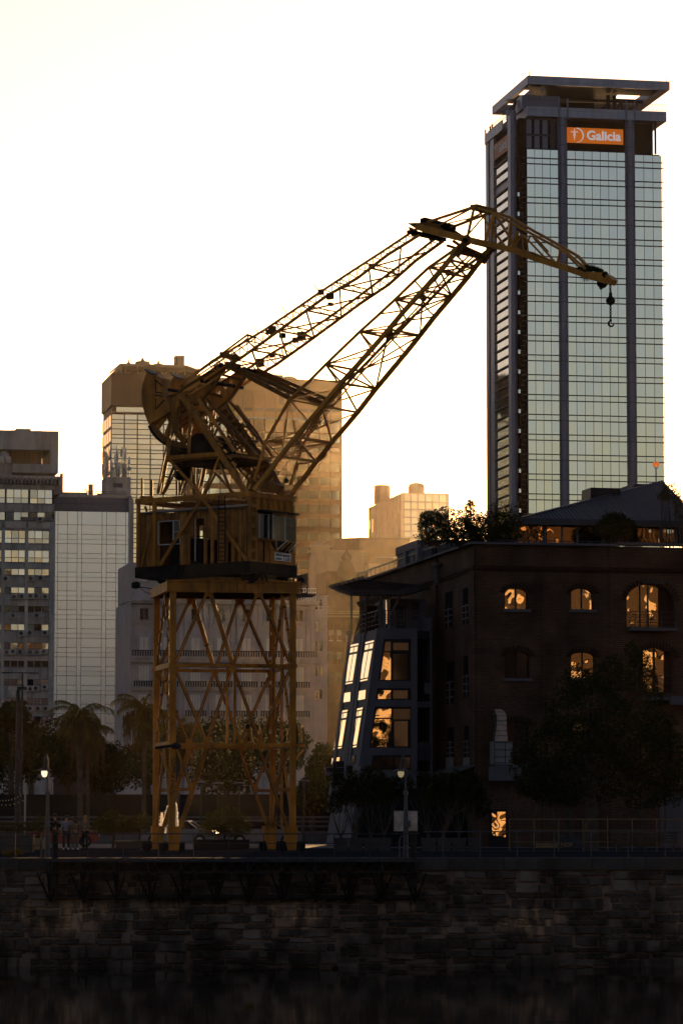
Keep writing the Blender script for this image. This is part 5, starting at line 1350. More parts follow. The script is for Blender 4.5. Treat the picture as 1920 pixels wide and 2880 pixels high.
# place: right edge of the front face at px 1172
k0 = corner(1173, 192)
KF = k0
K_ = lambda x, y: KF.Y(*kc(x, y))
kb = thing('grey_bay_building', KF.P(-2, 3, 0), 'grey bay building with a flared sloping corner and gold-mirroring windows, left of the brick warehouse', 'building')
tl, tr_, bl_, br_ = K_(555, 565), K_(915, 565), K_(385, 1850), K_(925, 1850)
kz1 = tl[1]; kz0 = bl_[1]
slope = (bl_[0] - tl[0]) / (kz1 - kz0)          # metres of flare per metre down
def xe_(z): return tl[0] + slope * (kz1 - z)     # front left edge at height z
xr0 = tr_[0]
KD = 7.2
# base walls
MB().prism([KF.P(xe_(0), .12, 0), KF.P(xr0, .12, 0), KF.P(xr0, .12, kz1), KF.P(xe_(kz1), .12, kz1)], KF.ey * (KD - .12)).build('body', M['oriel'], kb)
# frame boards of the front face round its windows
wins = [((570, 672), (690 - 120, 0), 0)]
def fquad(name, mat, pts, y0, y1, parent=kb):
    P4 = [KF.P(*( (K_(x, y)[0], y0, K_(x, y)[1]) )) for x, y in pts]
    return MB().prism(P4, KF.ey * (y1 - y0)).build(name, mat, parent)
bands = [(565, 665), (1060, 1130), (1240, 1305), (1692, 1765)]
def ex_(y): return 555 - (y - 565) * (555 - 385) / (1850 - 565)
for a, b in bands: fquad('front_board', M['oriel'], [(ex_(b), b), (918, b), (916, a), (ex_(a), a)], 0, .12)
for a, b in ((665, 1060), (1130, 1240), (1305, 1692), (1765, 1900)):
    fquad('front_board', M['oriel'], [(ex_(b), b), (ex_(b) + 60 + (0 if a < 1700 else 40), b), (ex_(a) + 60 + (0 if a < 1700 else 40), a), (ex_(a), a)], 0, .12)
    fquad('front_board', M['oriel'], [(860, b), (919, b), (918, a), (858, a)], 0, .12)
def kwin(y0_, y1_, rows_):
    # outer dark frame then panes
    fquad('window_frame', M['oriel_dk'], [(ex_(y1_) + 60, y1_), (860, y1_), (858, y0_), (ex_(y0_) + 60, y0_)], .06, .119)
    for (xa0, xa1, ya, yb, mt) in rows_:
        l0 = ex_(ya) + xa0 if xa0 < 300 else xa0; l1 = ex_(yb) + xa0 if xa0 < 300 else xa0
        fquad('pane', M[mt], [(l1, yb), (xa1, yb), (xa1, ya), (l0, ya)], .02, .055)
kwin(665, 1060, [(78, 668, 690, 780, 'glass_dark'), (78, 668, 790, 1050, 'glass_wavy'), (690, 835, 700, 770, 'glass_dark'), (690, 828, 805, 1050, 'glass_dark')])
kwin(1130, 1240, [(78, 668, 1150, 1230, 'glass_wavy'), (690, 828, 1150, 1228, 'glass_dark')])
kwin(1305, 1692, [(78, 672, 1325, 1408, 'glass_wavy'), (72, 672, 1422, 1685, 'glass_wavy'), (690, 850, 1325, 1425, 'glass_dark'), (700, 828, 1440, 1680, 'glass_dark')])
kwin(1765, 1900, [(78, 690, 1785, 1890, 'glass_dark'), (705, 850, 1785, 1890, 'glass_dark')])
# left sloping face: plane through the flared edge and the depth direction
sv = (KF.P(xe_(kz0), 0, kz0) - KF.P(xe_(kz1), 0, kz1)).normalized()
nrm = KF.ey.cross(sv).normalized()
if nrm.dot(EYE - KF.P(xe_(kz1), 0, kz1)) < 0: nrm = -nrm
P0 = KF.P(xe_(kz1), 0, kz1)
def sh(x, y, d=0): return hit(*kc(x, y), P0 + nrm * d, nrm)
def squad(name, mat, pts, d0, d1, parent=kb):
    return MB().prism([sh(x, y) + nrm * d0 for x, y in pts], nrm * (d1 - d0)).build(name, mat, parent)
# raised frame and groove between the two columns of windows
c0a, c0b = [(297, 722), (372, 708), (312, 1082), (236, 1096)], None
talls = [[(237, 1097), (314, 1083), (372, 706), (297, 722)], [(372, 1072), (457, 1054), (518, 676), (438, 696)], [(134, 1710), (212, 1697), (270, 1334), (192, 1350)], [(270, 1702), (352, 1686), (412, 1312), (334, 1330)]]
for q in talls:
    (ax, ay), (bx, by), (cx2, cy2), (dx2, dy2) = q     # bottom-left, bottom-right, top-right, top-left
    w = squad('window', M['oriel_dk'], [(ax - 9, ay + 8), (bx + 5, by + 8), (cx2 + 6, cy2 - 10), (dx2 - 6, dy2 - 10)], .01, .03)
    def bl2(u, v): return (ax * (1 - u) * (1 - v) + bx * u * (1 - v) + cx2 * u * v + dx2 * (1 - u) * v, ay * (1 - u) * (1 - v) + by * u * (1 - v) + cy2 * u * v + dy2 * (1 - u) * v)
    def pan(u0, u1, v0, v1, mt, a=.035, b=.06): squad('pane', M[mt], [bl2(u0, v0), bl2(u1, v0), bl2(u1, v1), bl2(u0, v1)], a, b, w)
    pan(0, 1, 0, .035, 'glass_cream'); pan(.05, .47, .07, .74, 'glass_cream'); pan(.55, .98, .07, .74, 'glass_cream')
    pan(.05, .47, .80, .92, 'glass_cream'); pan(.55, .98, .80, .92, 'glass_cream'); pan(0, 1, .955, 1, 'glass_cream')
for q in ([(220, 1266), (292, 1255), (296, 1168), (228, 1180)], [(360, 1246), (434, 1232), (440, 1146), (368, 1160)], [(112, 1850), (186, 1840), (195, 1782), (122, 1795)], [(258, 1842), (330, 1830), (334, 1770), (262, 1782)]):
    squad('window', M['oriel_dk'], [(q[0][0] - 6, q[0][1] + 6), (q[1][0] + 4, q[1][1] + 6), (q[2][0] + 4, q[2][1] - 8), (q[3][0] - 6, q[3][1] - 8)], .01, .03)
    squad('pane', M['glass_cream'], q, .035, .06)
squad('groove', M['oriel_dk'], [(214, 1850), (222, 1850), (412, 610), (404, 612)], .005, .02)
squad('joint', M['oriel_dk'], [(174, 1276), (440, 1240), (440, 1236), (174, 1271)], .005, .02)
for q in ([(75, 2300), (100, 2300), (298, 622), (282, 626)], [(196, 2300), (214, 2300), (404, 612), (390, 614)], [(224, 2300), (245, 2300), (432, 604), (414, 608)], [(385, 1850), (360, 1850), (540, 568), (556, 566)]):
    squad('sloping_rib', M['oriel'], q, .005, .10)
# right recess with stair landings
xs0, xs1 = K_(925, 900)[0], K_(1082, 900)[0]
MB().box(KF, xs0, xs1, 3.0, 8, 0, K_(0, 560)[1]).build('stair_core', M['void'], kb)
for a, b, mt in ((570, 640, 'oriel_dk'), (1245, 1300, 'oriel'), (1640, 1700, 'oriel'), (1910, 1960, 'oriel')): fbox('landing', M[mt], kb, KF, xs0, xs1, .8, 3, K_(0, b)[1], K_(0, a)[1])
for a, b, c_, d_ in ((925, 985, 690, 930), (995, 1075, 690, 930), (930, 1040, 820, 1180), (930, 1060, 1330, 1590)): fbox('stair_glass', M['glass_dark'], kb, KF, K_(a, 900)[0], K_(b, 900)[0], 2.8, 2.9, K_(0, d_)[1], K_(0, c_)[1])
fbox('stair_lamp_glass', M['glass_wavy'], kb, KF, K_(922, 900)[0], K_(936, 900)[0], .5, .6, K_(0, 1100)[1], K_(0, 1050)[1])
fbox('stair_post', M['oriel'], kb, KF, xs1 - .1, xs1, .7, 3, 0, K_(0, 440)[1])
fbox('stair_screen', M['steel'], kb, KF, K_(945, 1700)[0], xs1 - .15, .6, .7, K_(0, 1810)[1], K_(0, 1630)[1])
fbox('stair_unit', M['oriel'], kb, KF, K_(1010, 1100)[0], xs1 - .1, .7, 1.1, K_(0, 1170)[1], K_(0, 1065)[1])
# terrace wall block behind (grey wall with doors)
zt_ = K_(0, 235)[1]
MB().box(KF, K_(785, 400, )[0], xs1 + .3, 3.6, 8, kz1 - .6, zt_).build('terrace_wall', M['oriel'], kb)
for a, b, c_, d_ in ((840, 930, 300, 560), (990, 1060, 265, 440)): fbox('terrace_door', M['oriel_dk'], kb, KF, K_(a, 400)[0], K_(b, 400)[0], 3.5, 3.62, K_(0, d_)[1], K_(0, c_)[1])
for a in (908, 1052): fbox('door_edge', M['kerb'], kb, KF, K_(a, 400)[0], K_(a + 6, 400)[0], 3.42, 3.48, K_(0, 470)[1], K_(0, 315 if a < 1000 else 280)[1])
fbox('dark_terrace_back', M['brick_dk'], kb, KF, KF.Y(*kc(398, 400), y=6.8)[0], KF.Y(*kc(800, 400), y=6.8)[0], 6.8, 7.1, kz1 - .6, zt_ - .2)
fbox('bright_door_slit', M['glass_cream'], kb, KF, K_(733, 400)[0], K_(741, 400)[0], 3.2, 3.3, K_(0, 500)[1], K_(0, 250)[1])
# pergola
pg = thing('pergola', KF.P(-3, 2, kz1), 'flat dark slatted pergola roof on slim posts over the grey terrace', 'pergola')
def zz_(x, y, yy): return KF.Y(*kc(x, y), y=yy)
fl = KF.Y(*kc(300, 248), y=.2); frr = KF.Y(*kc(800, 246), y=.2)
zpg = fl[1]
dpt = 7.5
def pgp(px, py, y): a_ = KF.Y(px, py, y=y); return KF.P(a_[0], y, a_[1])
gA, gA2, gD, gC, gB = pgp(986, 1676, .2), pgp(1143, 1676, .2), pgp(1222, 1652, 6.5), pgp(1014, 1632, 6.5), pgp(930, 1655, 6.5)
MB().prism([gA, gA2, gD, gC, gB], Vector((0, 0, .06))).build('roof_sheet', M['void'], pg)
ns = 12
for i in range(ns):
    t = i / (ns - 1); p_ = gA.lerp(gB, t) + Vector((0, 0, .12)); q_ = gA2.lerp(gD, t) + Vector((0, 0, .12))
    ubeam('slat_beam', M['iron'], pg, p_ - (q_ - p_).normalized() * .12, q_, .2, .12)
for i in range(7):
    t = i / 6; p_ = gB.lerp(gC, t) + Vector((0, 0, .12)); q_ = p_ - KF.ey * .9
    ubeam('slat_end', M['iron'], pg, p_, q_, .12, .16)
for (x, yb, yy) in ((298, 622, .3), (435, 600, .3), (585, 560, .2)):
    a_ = KF.Y(*kc(x, yb), y=yy); fbox('post', M['iron'], pg, KF, a_[0] - .05, a_[0] + .05, yy, yy + .1, kz1 - .3, zpg)
for (xa, ya, xb, yb) in ((335, 610, 460, 255), (510, 500, 590, 260), (620, 560, 755, 190)):
    a_ = KF.Y(*kc(xa, ya), y=.4); b_ = KF.Y(*kc(xb, yb), y=.4); ubeam('brace', M['iron'], pg, KF.P(a_[0], .4, a_[1]), KF.P(b_[0], .4, min(b_[1], zpg)), .1)
rr_ = MB()
a_, b_ = sh(290, 620), sh(545, 570)
for k2 in (.25, .5, .75, 1.0):
    rr_.tube(P0 + KF.ey * .1 + Vector((0, 0, 1.05 * k2 )), P0 + KF.ey * 5.6 + Vector((0, 0, 1.05 * k2)), .03 if k2 == 1 else .015, n=5)
    rr_.tube(P0 + KF.ey * .1 + Vector((0, 0, 1.05 * k2 )), KF.P(xs1, .1, kz1 + 1.05 * k2), .02, n=5)
for i in range(7): rr_.beam(P0 + KF.ey * (.1 + 5.5 * i / 6), P0 + KF.ey * (.1 + 5.5 * i / 6) + Vector((0, 0, 1.05)), .04)
n_ = 30
for i in range(n_): xx = xe_(kz1) + (xs1 - xe_(kz1)) * i / n_; rr_.beam(KF.P(xx, .1, kz1), KF.P(xx, .1, kz1 + 1.05), .018)
rr_.build('terrace_railing', M['rail'], kb)
# sign cluster at the foot of the bay
sc_ = thing('shop_sign_cluster', KF.P(xe_(2), -.5, 0), 'cluster of dark sign boxes at the foot of the grey bay building', 'sign')
def lc(x, y): return 900 + x * .102, 2130 + y * .102
def sq(nm, mt, x0, y0, x1, y1, d):
    a_ = KF.Y(*lc(x0, y0), y=-d); b_ = KF.Y(*lc(x1, y1), y=-d); return fbox(nm, M[mt], sc_, KF, a_[0], b_[0], -d - .12, -d, b_[1], a_[1])
sq('frame_box', 'oriel', 120, 270, 335, 500, .8); sq('frame_inner', 'oriel_dk', 165, 300, 330, 410, .93)
sq('frame_box', 'conc_dk', 690, 170, 885, 530, .8); sq('frame_inner', 'oriel_dk', 735, 240, 880, 430, .93)
sq('panel', 'oriel_dk', 440, 110, 650, 600, 1.0); sq('panel_trim', 'oriel', 460, 270, 680, 295, 1.13); sq('panel_trim', 'oriel', 440, 425, 650, 440, 1.13)
sq('side_disc', 'oriel_dk', 345, 130, 420, 590, .9); sq('lamp', 'conc', 890, 215, 945, 275, .8); sq('shelf', 'conc_dk', 890, 400, 1060, 440, .6)
# dark ground-floor volume right of the bay
MB().box(BW, -6, 0, 2, 3, 0, 3.2).build('dark_shopfront', M['void'], loc=BW.P(-3, 2, 0), label='dark recessed shopfront between the grey bay building and the brick warehouse', cat='shopfront')
# ------------------------------------------------------------ the yellow dock crane
def c3(x, y): return 380 + x * .33163, 1600 + y * .33163
def c4(x, y): return 380 + x * .33163, 2040 + y * .33163
def c2(x, y): return 340 + x * .35714, 1360 + y * .35714
def ca(x, y): return 380 + x * .17857, 1000 + y * .17857
def cg(x, y): return 620 + x * .24235, 1000 + y * .24235
def chh(x, y): return 600 + x * .2551, 780 + y * .2551
def ck(x, y): return 860 + x * .35714, 560 + y * .35714
def cm(x, y): return 1260 + x * .30612, 560 + y * .30612
CD = 153.0
CF_ = Fr(((486 - CX) / FPX * CD, CD), GRID)
PW = CF_.Y(823, 2300)[0]
PDp = 5.3
ctr = CF_.P(PW / 2, PDp / 2, 0)
crane = thing('dock_crane', ctr, 'old yellow level-luffing dock crane on a tall lattice portal with its jib reaching right', 'crane')
yel, yld, blk = M['yellow'], M['yellow_dark'], M['black']
def pf(c, x, y): return CF_.Y(*c(x, y))       # front plane coords (x,z)
zt1, zt0 = pf(c3, 320, 105)[1], pf(c3, 320, 188)[1]
zm1, zm0 = pf(c3, 320, 803)[1], pf(c3, 320, 832)[1]
zl1, zl0_ = pf(c4, 320, 152)[1], pf(c4, 320, 180)[1]
pwd = .19
zf = pf(c4, 320, 868)[1]
corners = {}
for (ix, iy) in ((0, 0), (1, 0), (0, 1), (1, 1)):
    x_, y_ = ix * PW, iy * PDp
    leg = MB(); leg.box(CF_, x_ - .14, x_ + .14, y_ - .06, y_ - .0, zf, zt0).box(CF_, x_ - .03, x_ + .03, y_, y_ + .2, zf, zt0).box(CF_, x_ - .12, x_ + .12, y_ + .2, y_ + .24, zf, zt0)
    lg = leg.build('portal_leg', yel, crane)
    # foot: tapered shoe
    MB().prism([CF_.P(x_ - .16, y_ - .1, .12), CF_.P(x_ + .30, y_ - .1, .12), CF_.P(x_ + .42, y_ - .1, zf + .05), CF_.P(x_ - .20, y_ - .1, zf + .05)] if not ix else [CF_.P(x_ - .24, y_ - .1, .12), CF_.P(x_ + .16, y_ - .1, .12), CF_.P(x_ + .20, y_ - .1, zf + .05), CF_.P(x_ - .46, y_ - .1, zf + .05)], CF_.ey * .4).build('foot', yel, lg)
    m_ = MB()
    for s in (-.4, .4): m_.tube(CF_.P(x_ + s, y_ + .05, .2), CF_.P(x_ + s, y_ + .3, .2), .2, n=12)
    m_.box(CF_, x_ - .6, x_ + .6, y_ + .08, y_ + .28, .18, .5)
    m_.build('bogie', blk, lg)
# face builder: (origin, dir) maps a local 2-D pattern (u along the face, z) to space
def face(O, U, Wd, N, tagx, rear=False):
    def Q(u, z, d=0): return O + U * (u * Wd) + Vector((0, 0, z)) + N * d
    def uv(c, x, y):
        a, z = pf(c, x, y); return a / PW, z
    mt = yel
    def br(c_a, a, c_b, b, w=.20, nm='diagonal_brace', d=-.04):
        (u0, z0), (u1, z1) = uv(c_a, *a), uv(c_b, *b)
        p_, q_ = Q(u0, z0, d), Q(u1, z1, d)
        o = ubeam(nm, mt, crane, p_, q_, w, .05)
        o2 = ubeam('brace_web', yld, o.parent, p_ + N * .08, q_ + N * .08, w * .55, .14)
        # batten plates standing proud of the brace
        n_ = int((q_ - p_).length / 1.1)
        for i in range(1, n_): ubeam('batten', yld, crane, p_.lerp(q_, (i - .04) / n_) - N * .03, p_.lerp(q_, (i + .04) / n_) - N * .03, w * 1.25, .03)
    def bm(ca_, a, cb_, b, w, nm):
        (u0, z0), (u1, z1) = uv(ca_, *a), uv(cb_, *b); ubeam(nm, mt, crane, Q(u0, z0), Q(u1, z1), .2, w)
    def gus(c, pts):
        MB().prism([Q(*uv(c, *p), d=-.09) for p in pts], N * .04).build('gusset_plate', mt, crane)
    # tier 1
    for a, b in (((612, 195), (345, 790)), ((632, 195), (820, 800)), ((1037, 195), (838, 800)), ((1055, 195), (1310, 790))): br(c3, a, c3, b)
    for a, b in (((350, 872), (600, 1445)), ((812, 872), (612, 1445)), ((842, 872), (1050, 1445)), ((1302, 880), (1058, 1445))): br(c3, a, c3, b)
    for a, b in (((602, 190), (385, 862)), ((1055, 215), (1292, 862))): br(c4, a, c4, b, .22)
    for a, b in (((350, 200), (465, 500)), ((1302, 220), (1188, 505))): br(c4, a, c4, b, .14)
    for a, b in (((338, 545), (452, 545)), ((1200, 548), (1318, 548))): br(c4, a, c4, b, .16, 'tie_bar')
    gus(c3, [(560, 165), (690, 165), (640, 240), (600, 240)]); gus(c3, [(985, 168), (1115, 170), (1065, 245), (1020, 245)])
    gus(c3, [(795, 828), (862, 828), (845, 885), (812, 885)]); gus(c3, [(300, 828), (375, 828), (345, 885), (300, 890)]); gus(c3, [(1280, 835), (1350, 835), (1350, 890), (1300, 885)])
    gus(c4, [(575, 100), (630, 100), (628, 180), (600, 225), (575, 215)]); gus(c4, [(1028, 108), (1080, 110), (1078, 200), (1062, 232), (1028, 180)])
    gus(c4, [(445, 505), (490, 490), (478, 560), (445, 560)]); gus(c4, [(1170, 500), (1210, 505), (1205, 560), (1170, 560)])
ex, ey = CF_.ex, CF_.ey
face(CF_.P(0, 0, 0), ex, PW, ey, 0)
face(CF_.P(0, PDp, 0), ex, PW, ey, 1)
# side faces: laddered lattice like the photograph's narrow sides
for ix in (0, 1):
    x_ = ix * PW; s_ = 1 if ix == 0 else -1
    for (z0, z1) in ((zm1, zt0), (zl1, zm0)):
        n_ = 2
        for (ya, yb, za, zb) in ((0, PDp / 2, z0, z1), (PDp, PDp / 2, z0, z1)):
            ubeam('side_brace', yel, crane, CF_.P(x_, ya, za), CF_.P(x_, yb, zb), .10, .18)
            for k in range(1, 6): ubeam('batten', yld, crane, CF_.P(x_, ya + (yb - ya) * k / 6, za + (zb - za) * k / 6 - .06), CF_.P(x_, ya + (yb - ya) * k / 6, za + (zb - za) * k / 6 + .06), .14, .26)
    ubeam('side_brace', yel, crane, CF_.P(x_, 0, zf), CF_.P(x_, PDp / 2, zl0_), .10, .18); ubeam('side_brace', yel, crane, CF_.P(x_, PDp, zf), CF_.P(x_, PDp / 2, zl0_), .10, .18)
    for z_ in (zl0_, zm0): ubeam('side_girder', yel, crane, CF_.P(x_, 0, z_ + .12), CF_.P(x_, PDp, z_ + .12), .2, .24)
    # access ladder up the side
    lx_ = x_ + s_ * .25
    lad = MB()
    for yy in (1.3, 1.7): lad.beam(CF_.P(lx_, yy, 1.2), CF_.P(lx_, yy, zt0), .06)
    k = 1.5
    while k < zt0: lad.beam(CF_.P(lx_, 1.3, k), CF_.P(lx_, 1.7, k), .035); k += .33
    lad.build('ladder', yel, crane)
    for yy in (3.1, 4.0): 
        ubeam('hanger_post', yel, crane, CF_.P(lx_ + .1 * s_, yy, zl1), CF_.P(lx_ + .1 * s_, yy, zt0), .10)
        k = zl1 + .6
        while k < zt0 and yy < 3.5: ubeam('hanger_rung', yel, crane, CF_.P(lx_ + .1 * s_, 3.1, k), CF_.P(lx_ + .1 * s_, 4.0, k), .14); k += 1.15
# girders
def rectring(z0, z1, w, mt, nm):
    for (x0, x1, y0, y1) in ((-.3, PW + .3, -.12, w), (-.3, PW + .3, PDp - w + .3, PDp + .3), (-.3, -.3 + w, w, PDp - w + .3), (PW + .3 - w, PW + .3, w, PDp - w + .3)):
        fbox(nm, mt, crane, CF_, x0, x1, y0, y1, z0, z1)
rectring(zt0, zt1, .25, yel, 'top_girder')
fbox('girder_flange', yel, crane, CF_, -.34, PW + .34, -.2, -.0, zt1 + .002, zt1 + .05); fbox('girder_flange', yel, crane, CF_, -.34, PW + .34, -.2, -.121, zt0 - .05, zt0 - .001)
for x in (465, 618, 727, 795, 862, 930, 1040, 1187): fbox('stiffener', yld, crane, CF_, pf(c3, x, 150)[0] - .025, pf(c3, x, 150)[0] + .025, -.16, -.121, zt0, zt1)
fbox('portal_deck', M['void'], crane, CF_, -.05, PW + .05, .26, PDp - .0, zt0 + .02, zt0 + .15)
MB().prism([CF_.P(-.2, .1, zt1 + .05), CF_.P(PW + .1, .1, zt1 + .05), CF_.P(PW * .75, .3, zt1 + .22), CF_.P(PW * .35, .3, zt1 + .26), CF_.P(.4, .25, zt1 + .1)], CF_.ey * 4.6).build('slewing_ring_plate', yld, crane)
for (x0, x1, y0, y1) in ((-.2, PW + .2, -.1, .12), (-.2, PW + .2, PDp, PDp + .2)): fbox('middle_girder', yel, crane, CF_, x0, x1, y0, y1, zm0, zm1)
fbox('walk_plank', yld, crane, CF_, -.1, PW + .1, .13, .9, zm0 + .02, zm0 + .08)
for y_ in (.0, PDp): fbox('lower_girder', yel, crane, CF_, .1, PW - .1, y_ - .06, y_ + .12, zl0_, zl1)
for x in (787, 852): 
    a_ = pf(c3, x, 900); fbox('hanging_rod', yel, crane, CF_, a_[0] - .05, a_[0] + .05, .2, .3, zl1, zm0)
# small pulley frame on the lower girder
u = MB()
def PQ(c, x, y, d=.2): a_ = pf(c, x, y); return CF_.P(a_[0], d, a_[1])
for a, b in (((915, 150), (940, 15)), ((1000, 150), (975, 15)), ((925, 145), (975, 60)), ((905, 145), (1005, 148))): u.beam(PQ(c4, *a), PQ(c4, *b), .12)
u.prism([PQ(c4, 930, 45), PQ(c4, 985, 45), PQ(c4, 975, -5), PQ(c4, 957, -18), PQ(c4, 938, -5)], CF_.ey * .1); u.build('pulley_frame', yel, crane)
MB().tube(PQ(c4, 957, 12, .12), PQ(c4, 957, 12, .19), .11, n=10).build('pulley', blk, crane)
# right outrigger stub, cable drum arms, side balcony of the portal top
ubeam('outrigger', yel, crane, PQ(c4, 1350, 175, 0), PQ(c4, 1445, 175, 0), .12, .14); ubeam('outrigger_stay', yel, crane, PQ(c4, 1355, 292, 0), PQ(c4, 1425, 212, 0), .08)
ubeam('pipe', blk, crane, PQ(c4, 165, 195, -.25), PQ(c4, 340, 170, -.25), .13); MB().lathe(PQ(c4, 340, 205, -.3), [(.1, 0), (.22, .05), (.22, .2), (.1, .3)], 10).build('junction_box', blk, crane)
sb = MB()
def PB(x, y, d=.3): a_ = CF_.Y(*c3(x, y), y=d); return CF_.P(a_[0], d, a_[1])
for a, b in (((1345, 80), (1345, 200)), ((1458, 40), (1458, 205)), ((1345, 80), (1458, 40)), ((1345, 145), (1458, 125)), ((1405, 95), (1410, 205)), ((1350, 215), (1462, 205)), ((1360, 255), (1462, 212))): sb.beam(PB(*a), PB(*b), .07)
sb.box(CF_, PW + .25, PB(1462, 208).x - 0 + 0 if False else PW + 1.1, .2, 1.4, zt0 - .12, zt0 - .04)
sb.build('side_platform', M['iron'], crane)
MB().lathe(PB(1408, 100), [(.06, -.12), (.17, -.08), (.17, .12), (.05, .18)], 10).build('floodlight', blk, crane)
fl_ = MB(); fl_.beam(PB(10, 150, 0), PB(140, 168, 0), .045); fl_.lathe(PB(5, 150, 0), [(.08, -.1), (.2, -.05), (.2, .15), (.1, .22)], 10); fl_.path([PB(40, 155, 0), PB(80, 195, 0), PB(140, 215, 0)], .015, 4)
fl_.build('side_floodlight', blk, crane)
# thin cable loops, graffiti strokes on the left leg
gz = MB(); rg = random.Random(4)
gx = pf(c4, 320, 300)[0]
for i in range(9):
    z_ = pf(c4, 320, 285 + i * 36)[1]; pts = [CF_.P(gx + rg.uniform(-.11, .11), -.075, z_ + rg.uniform(-.12, .12)) for _ in range(5)]
    gz.path(pts, .018, 4)
gz.build('graffiti_strokes', blk, crane)

# ---- slewing superstructure
SF = Fr(ctr, -36)
WN = 1.7
def sN(px, py, n): return hit(px, py, SF.o + SF.ey * n, SF.ey)
def loc_(p): d = p - SF.o; return d.dot(SF.ex), p.z
def NP(px, py, n=-1.45): return loc_(sN(px, py, n))       # (b,z) read on the near plane
def G(bz, n): return SF.P(bz[0], n, bz[1])
# chassis
b0 = NP(*c2(125, 690), n=-1.7)[0]; b1 = NP(*c2(1010, 640), n=-1.7)[0]
zfl = NP(*c2(1000, 612), n=-1.7)[1]; zch = NP(*c2(1000, 700), n=-1.7)[1]
ch = MB()
ch.prism([SF.P(b0 - .05, -1.78, zfl), SF.P(b1 + .1, -1.78, zfl), SF.P(b1 + .1, -1.78, zfl - .55), SF.P(b0 + 3.3, -1.78, zch - .12), SF.P(b0 + .9, -1.78, zfl - .65), SF.P(b0 - .05, -1.78, zfl - .5)], SF.ey * 3.56)
chs = ch.build('chassis', blk, crane)
for (px, py, r_) in ((c2(1015, 715) + (.43,)), (c2(330, 750) + (.25,)), (c2(1270, 740) + (.25,)), (c2(620, 760) + (.3,))):
    n_ = -1.3 if px < 780 else 1.2
    p_ = sN(px, py, n_); MB().tube(p_ - SF.ey * .15, p_ + SF.ey * .15, r_, n=14).tube(p_ - SF.ey * .2, p_ + SF.ey * .2, r_ * .4, n=8).build('slewing_wheel', blk, chs)
for (a, b) in ((1260, 690), (320, 700)):
    p_ = sN(*c2(a, b), 1.2 if a > 800 else -1.2); MB().box(SF, loc_(p_)[0] - .32, loc_(p_)[0] + .32, (1.2 if a > 800 else -1.2) - .25, (1.2 if a > 800 else -1.2) + .25, p_.z - .25, zfl - .3).build('wheel_bracket', blk, chs)
for a, b in (((460, 640), (435, 735)), ((500, 640), (470, 740)), ((1100, 700), (1115, 765)), ((1130, 700), (1150, 768))): ubeam('hanging_strut', blk, crane, sN(*c2(*a), -1.8), sN(*c2(*b), -1.8), .07)
# machinery house: boards nailed side by side, gaps where boards are missing
def cb(x, y): return 380 + x * .21684, 1380 + y * .21684
zroof = NP(*c2(990, 190), n=-1.7)[1]
def bpos(x): return NP(*c2(x, 400), n=-1.7)[0]
hou = SF
bw = .2; bL, bR = bpos(200), bpos(990)
openings = [(bpos(302), bpos(466), 285, 625), (bpos(590), bpos(645), 275, 605)]
gaps = [(558, 415, 610), (688, 430, 610), (742, 450, 610), (865, 480, 600), (918, 440, 600), (300, 0, 0)]
x = bL; i = 0
zz = lambda y: NP(*c2(600, y), n=-1.7)[1]
while x < bR - .02:
    x2 = min(x + bw, bR); c_ = (x + x2) / 2; spans = [(zfl, zroof)]
    for (o0, o1, yt, yb) in openings:
        if o0 - .05 < c_ < o1 + .05: spans = [(zz(yt) + (-.0), zroof)]
    for (gx_, yt, yb) in gaps:
        if yt and abs(bpos(gx_) - c_) < bw * .5: spans = [(zz(yt), zroof)]
    for (a, b) in spans: fbox('board', M['plank'], crane, SF, x + .008, x2 - .012, -1.7 + rg.uniform(-.012, .012), -1.64, a, b)
    x = x2; i += 1
# window frames with panes
def wframe(x0, x1, yt, yb, bars=()):
    a, b, z0, z1 = bpos(x0), bpos(x1), zz(yb), zz(yt)
    w = fbox('window_frame', M['white'], crane, SF, a - .05, a + .0, -1.76, -1.7, z0, z1)
    for (p, q, r, s) in ((b, b + .05, z0, z1), (a, b, z1, z1 + .04), (a, b, z0 - .05, z0)): ubox('frame_bar', M['white'], w, SF.M(p, q, -1.76, -1.7, r, s))
    for t in bars: ubox('frame_bar', M['white'], w, SF.M(bpos(t) - .03, bpos(t) + .03, -1.76, -1.7, z0, z1))
    return w
w = wframe(302, 466, 285, 462, (418,)); fbox('pane', M['glass_dark'], crane, SF, bpos(425), bpos(464), -1.73, -1.71, zz(440), zz(290)); 
for z_ in (370,): fbox('frame_bar', M['white'], crane, SF, bpos(420), bpos(466), -1.76, -1.70, zz(z_) - .02, zz(z_) + .02)
fbox('door_edge', M['white'], crane, SF, bpos(585), bpos(590), -1.75, -1.69, zz(612), zz(272)); fbox('corner_trim', M['white'], crane, SF, bpos(258), bpos(262), -1.75, -1.7, zz(630), zz(290))
# far wall with windows, one open to the sky behind the door gap
def fpos(x): return loc_(sN(*c2(x, 400), 1.66))[0]
fz = lambda y: loc_(sN(*c2(600, y), 1.66))[1]
fw = MB(); xs_ = [(-99, 590 - 3, None), (590 - 3, 598, (332, 505)), (598, 619, None), (619, 646, (332, 500)), (646, 680, None), (680, 694, (440, 500)), (694, 738, None), (738, 747, (462, 478)), (747, 2000, None)]
for a, b, o in xs_:
    xa = max(b0, fpos(a)) if a > -50 else b0; xb = fpos(b) if b < 1500 else b1
    if o is None: fw.box(SF, xa, xb, 1.64, 1.7, zfl, zroof)
    else: fw.box(SF, xa, xb, 1.64, 1.7, zfl, fz(o[1])); fw.box(SF, xa, xb, 1.64, 1.7, fz(o[0]), zroof)
fw.build('far_wall', M['plank'], crane)
fbox('window_bar', blk, crane, SF, fpos(585), fpos(650), 1.62, 1.64, fz(422), fz(414))
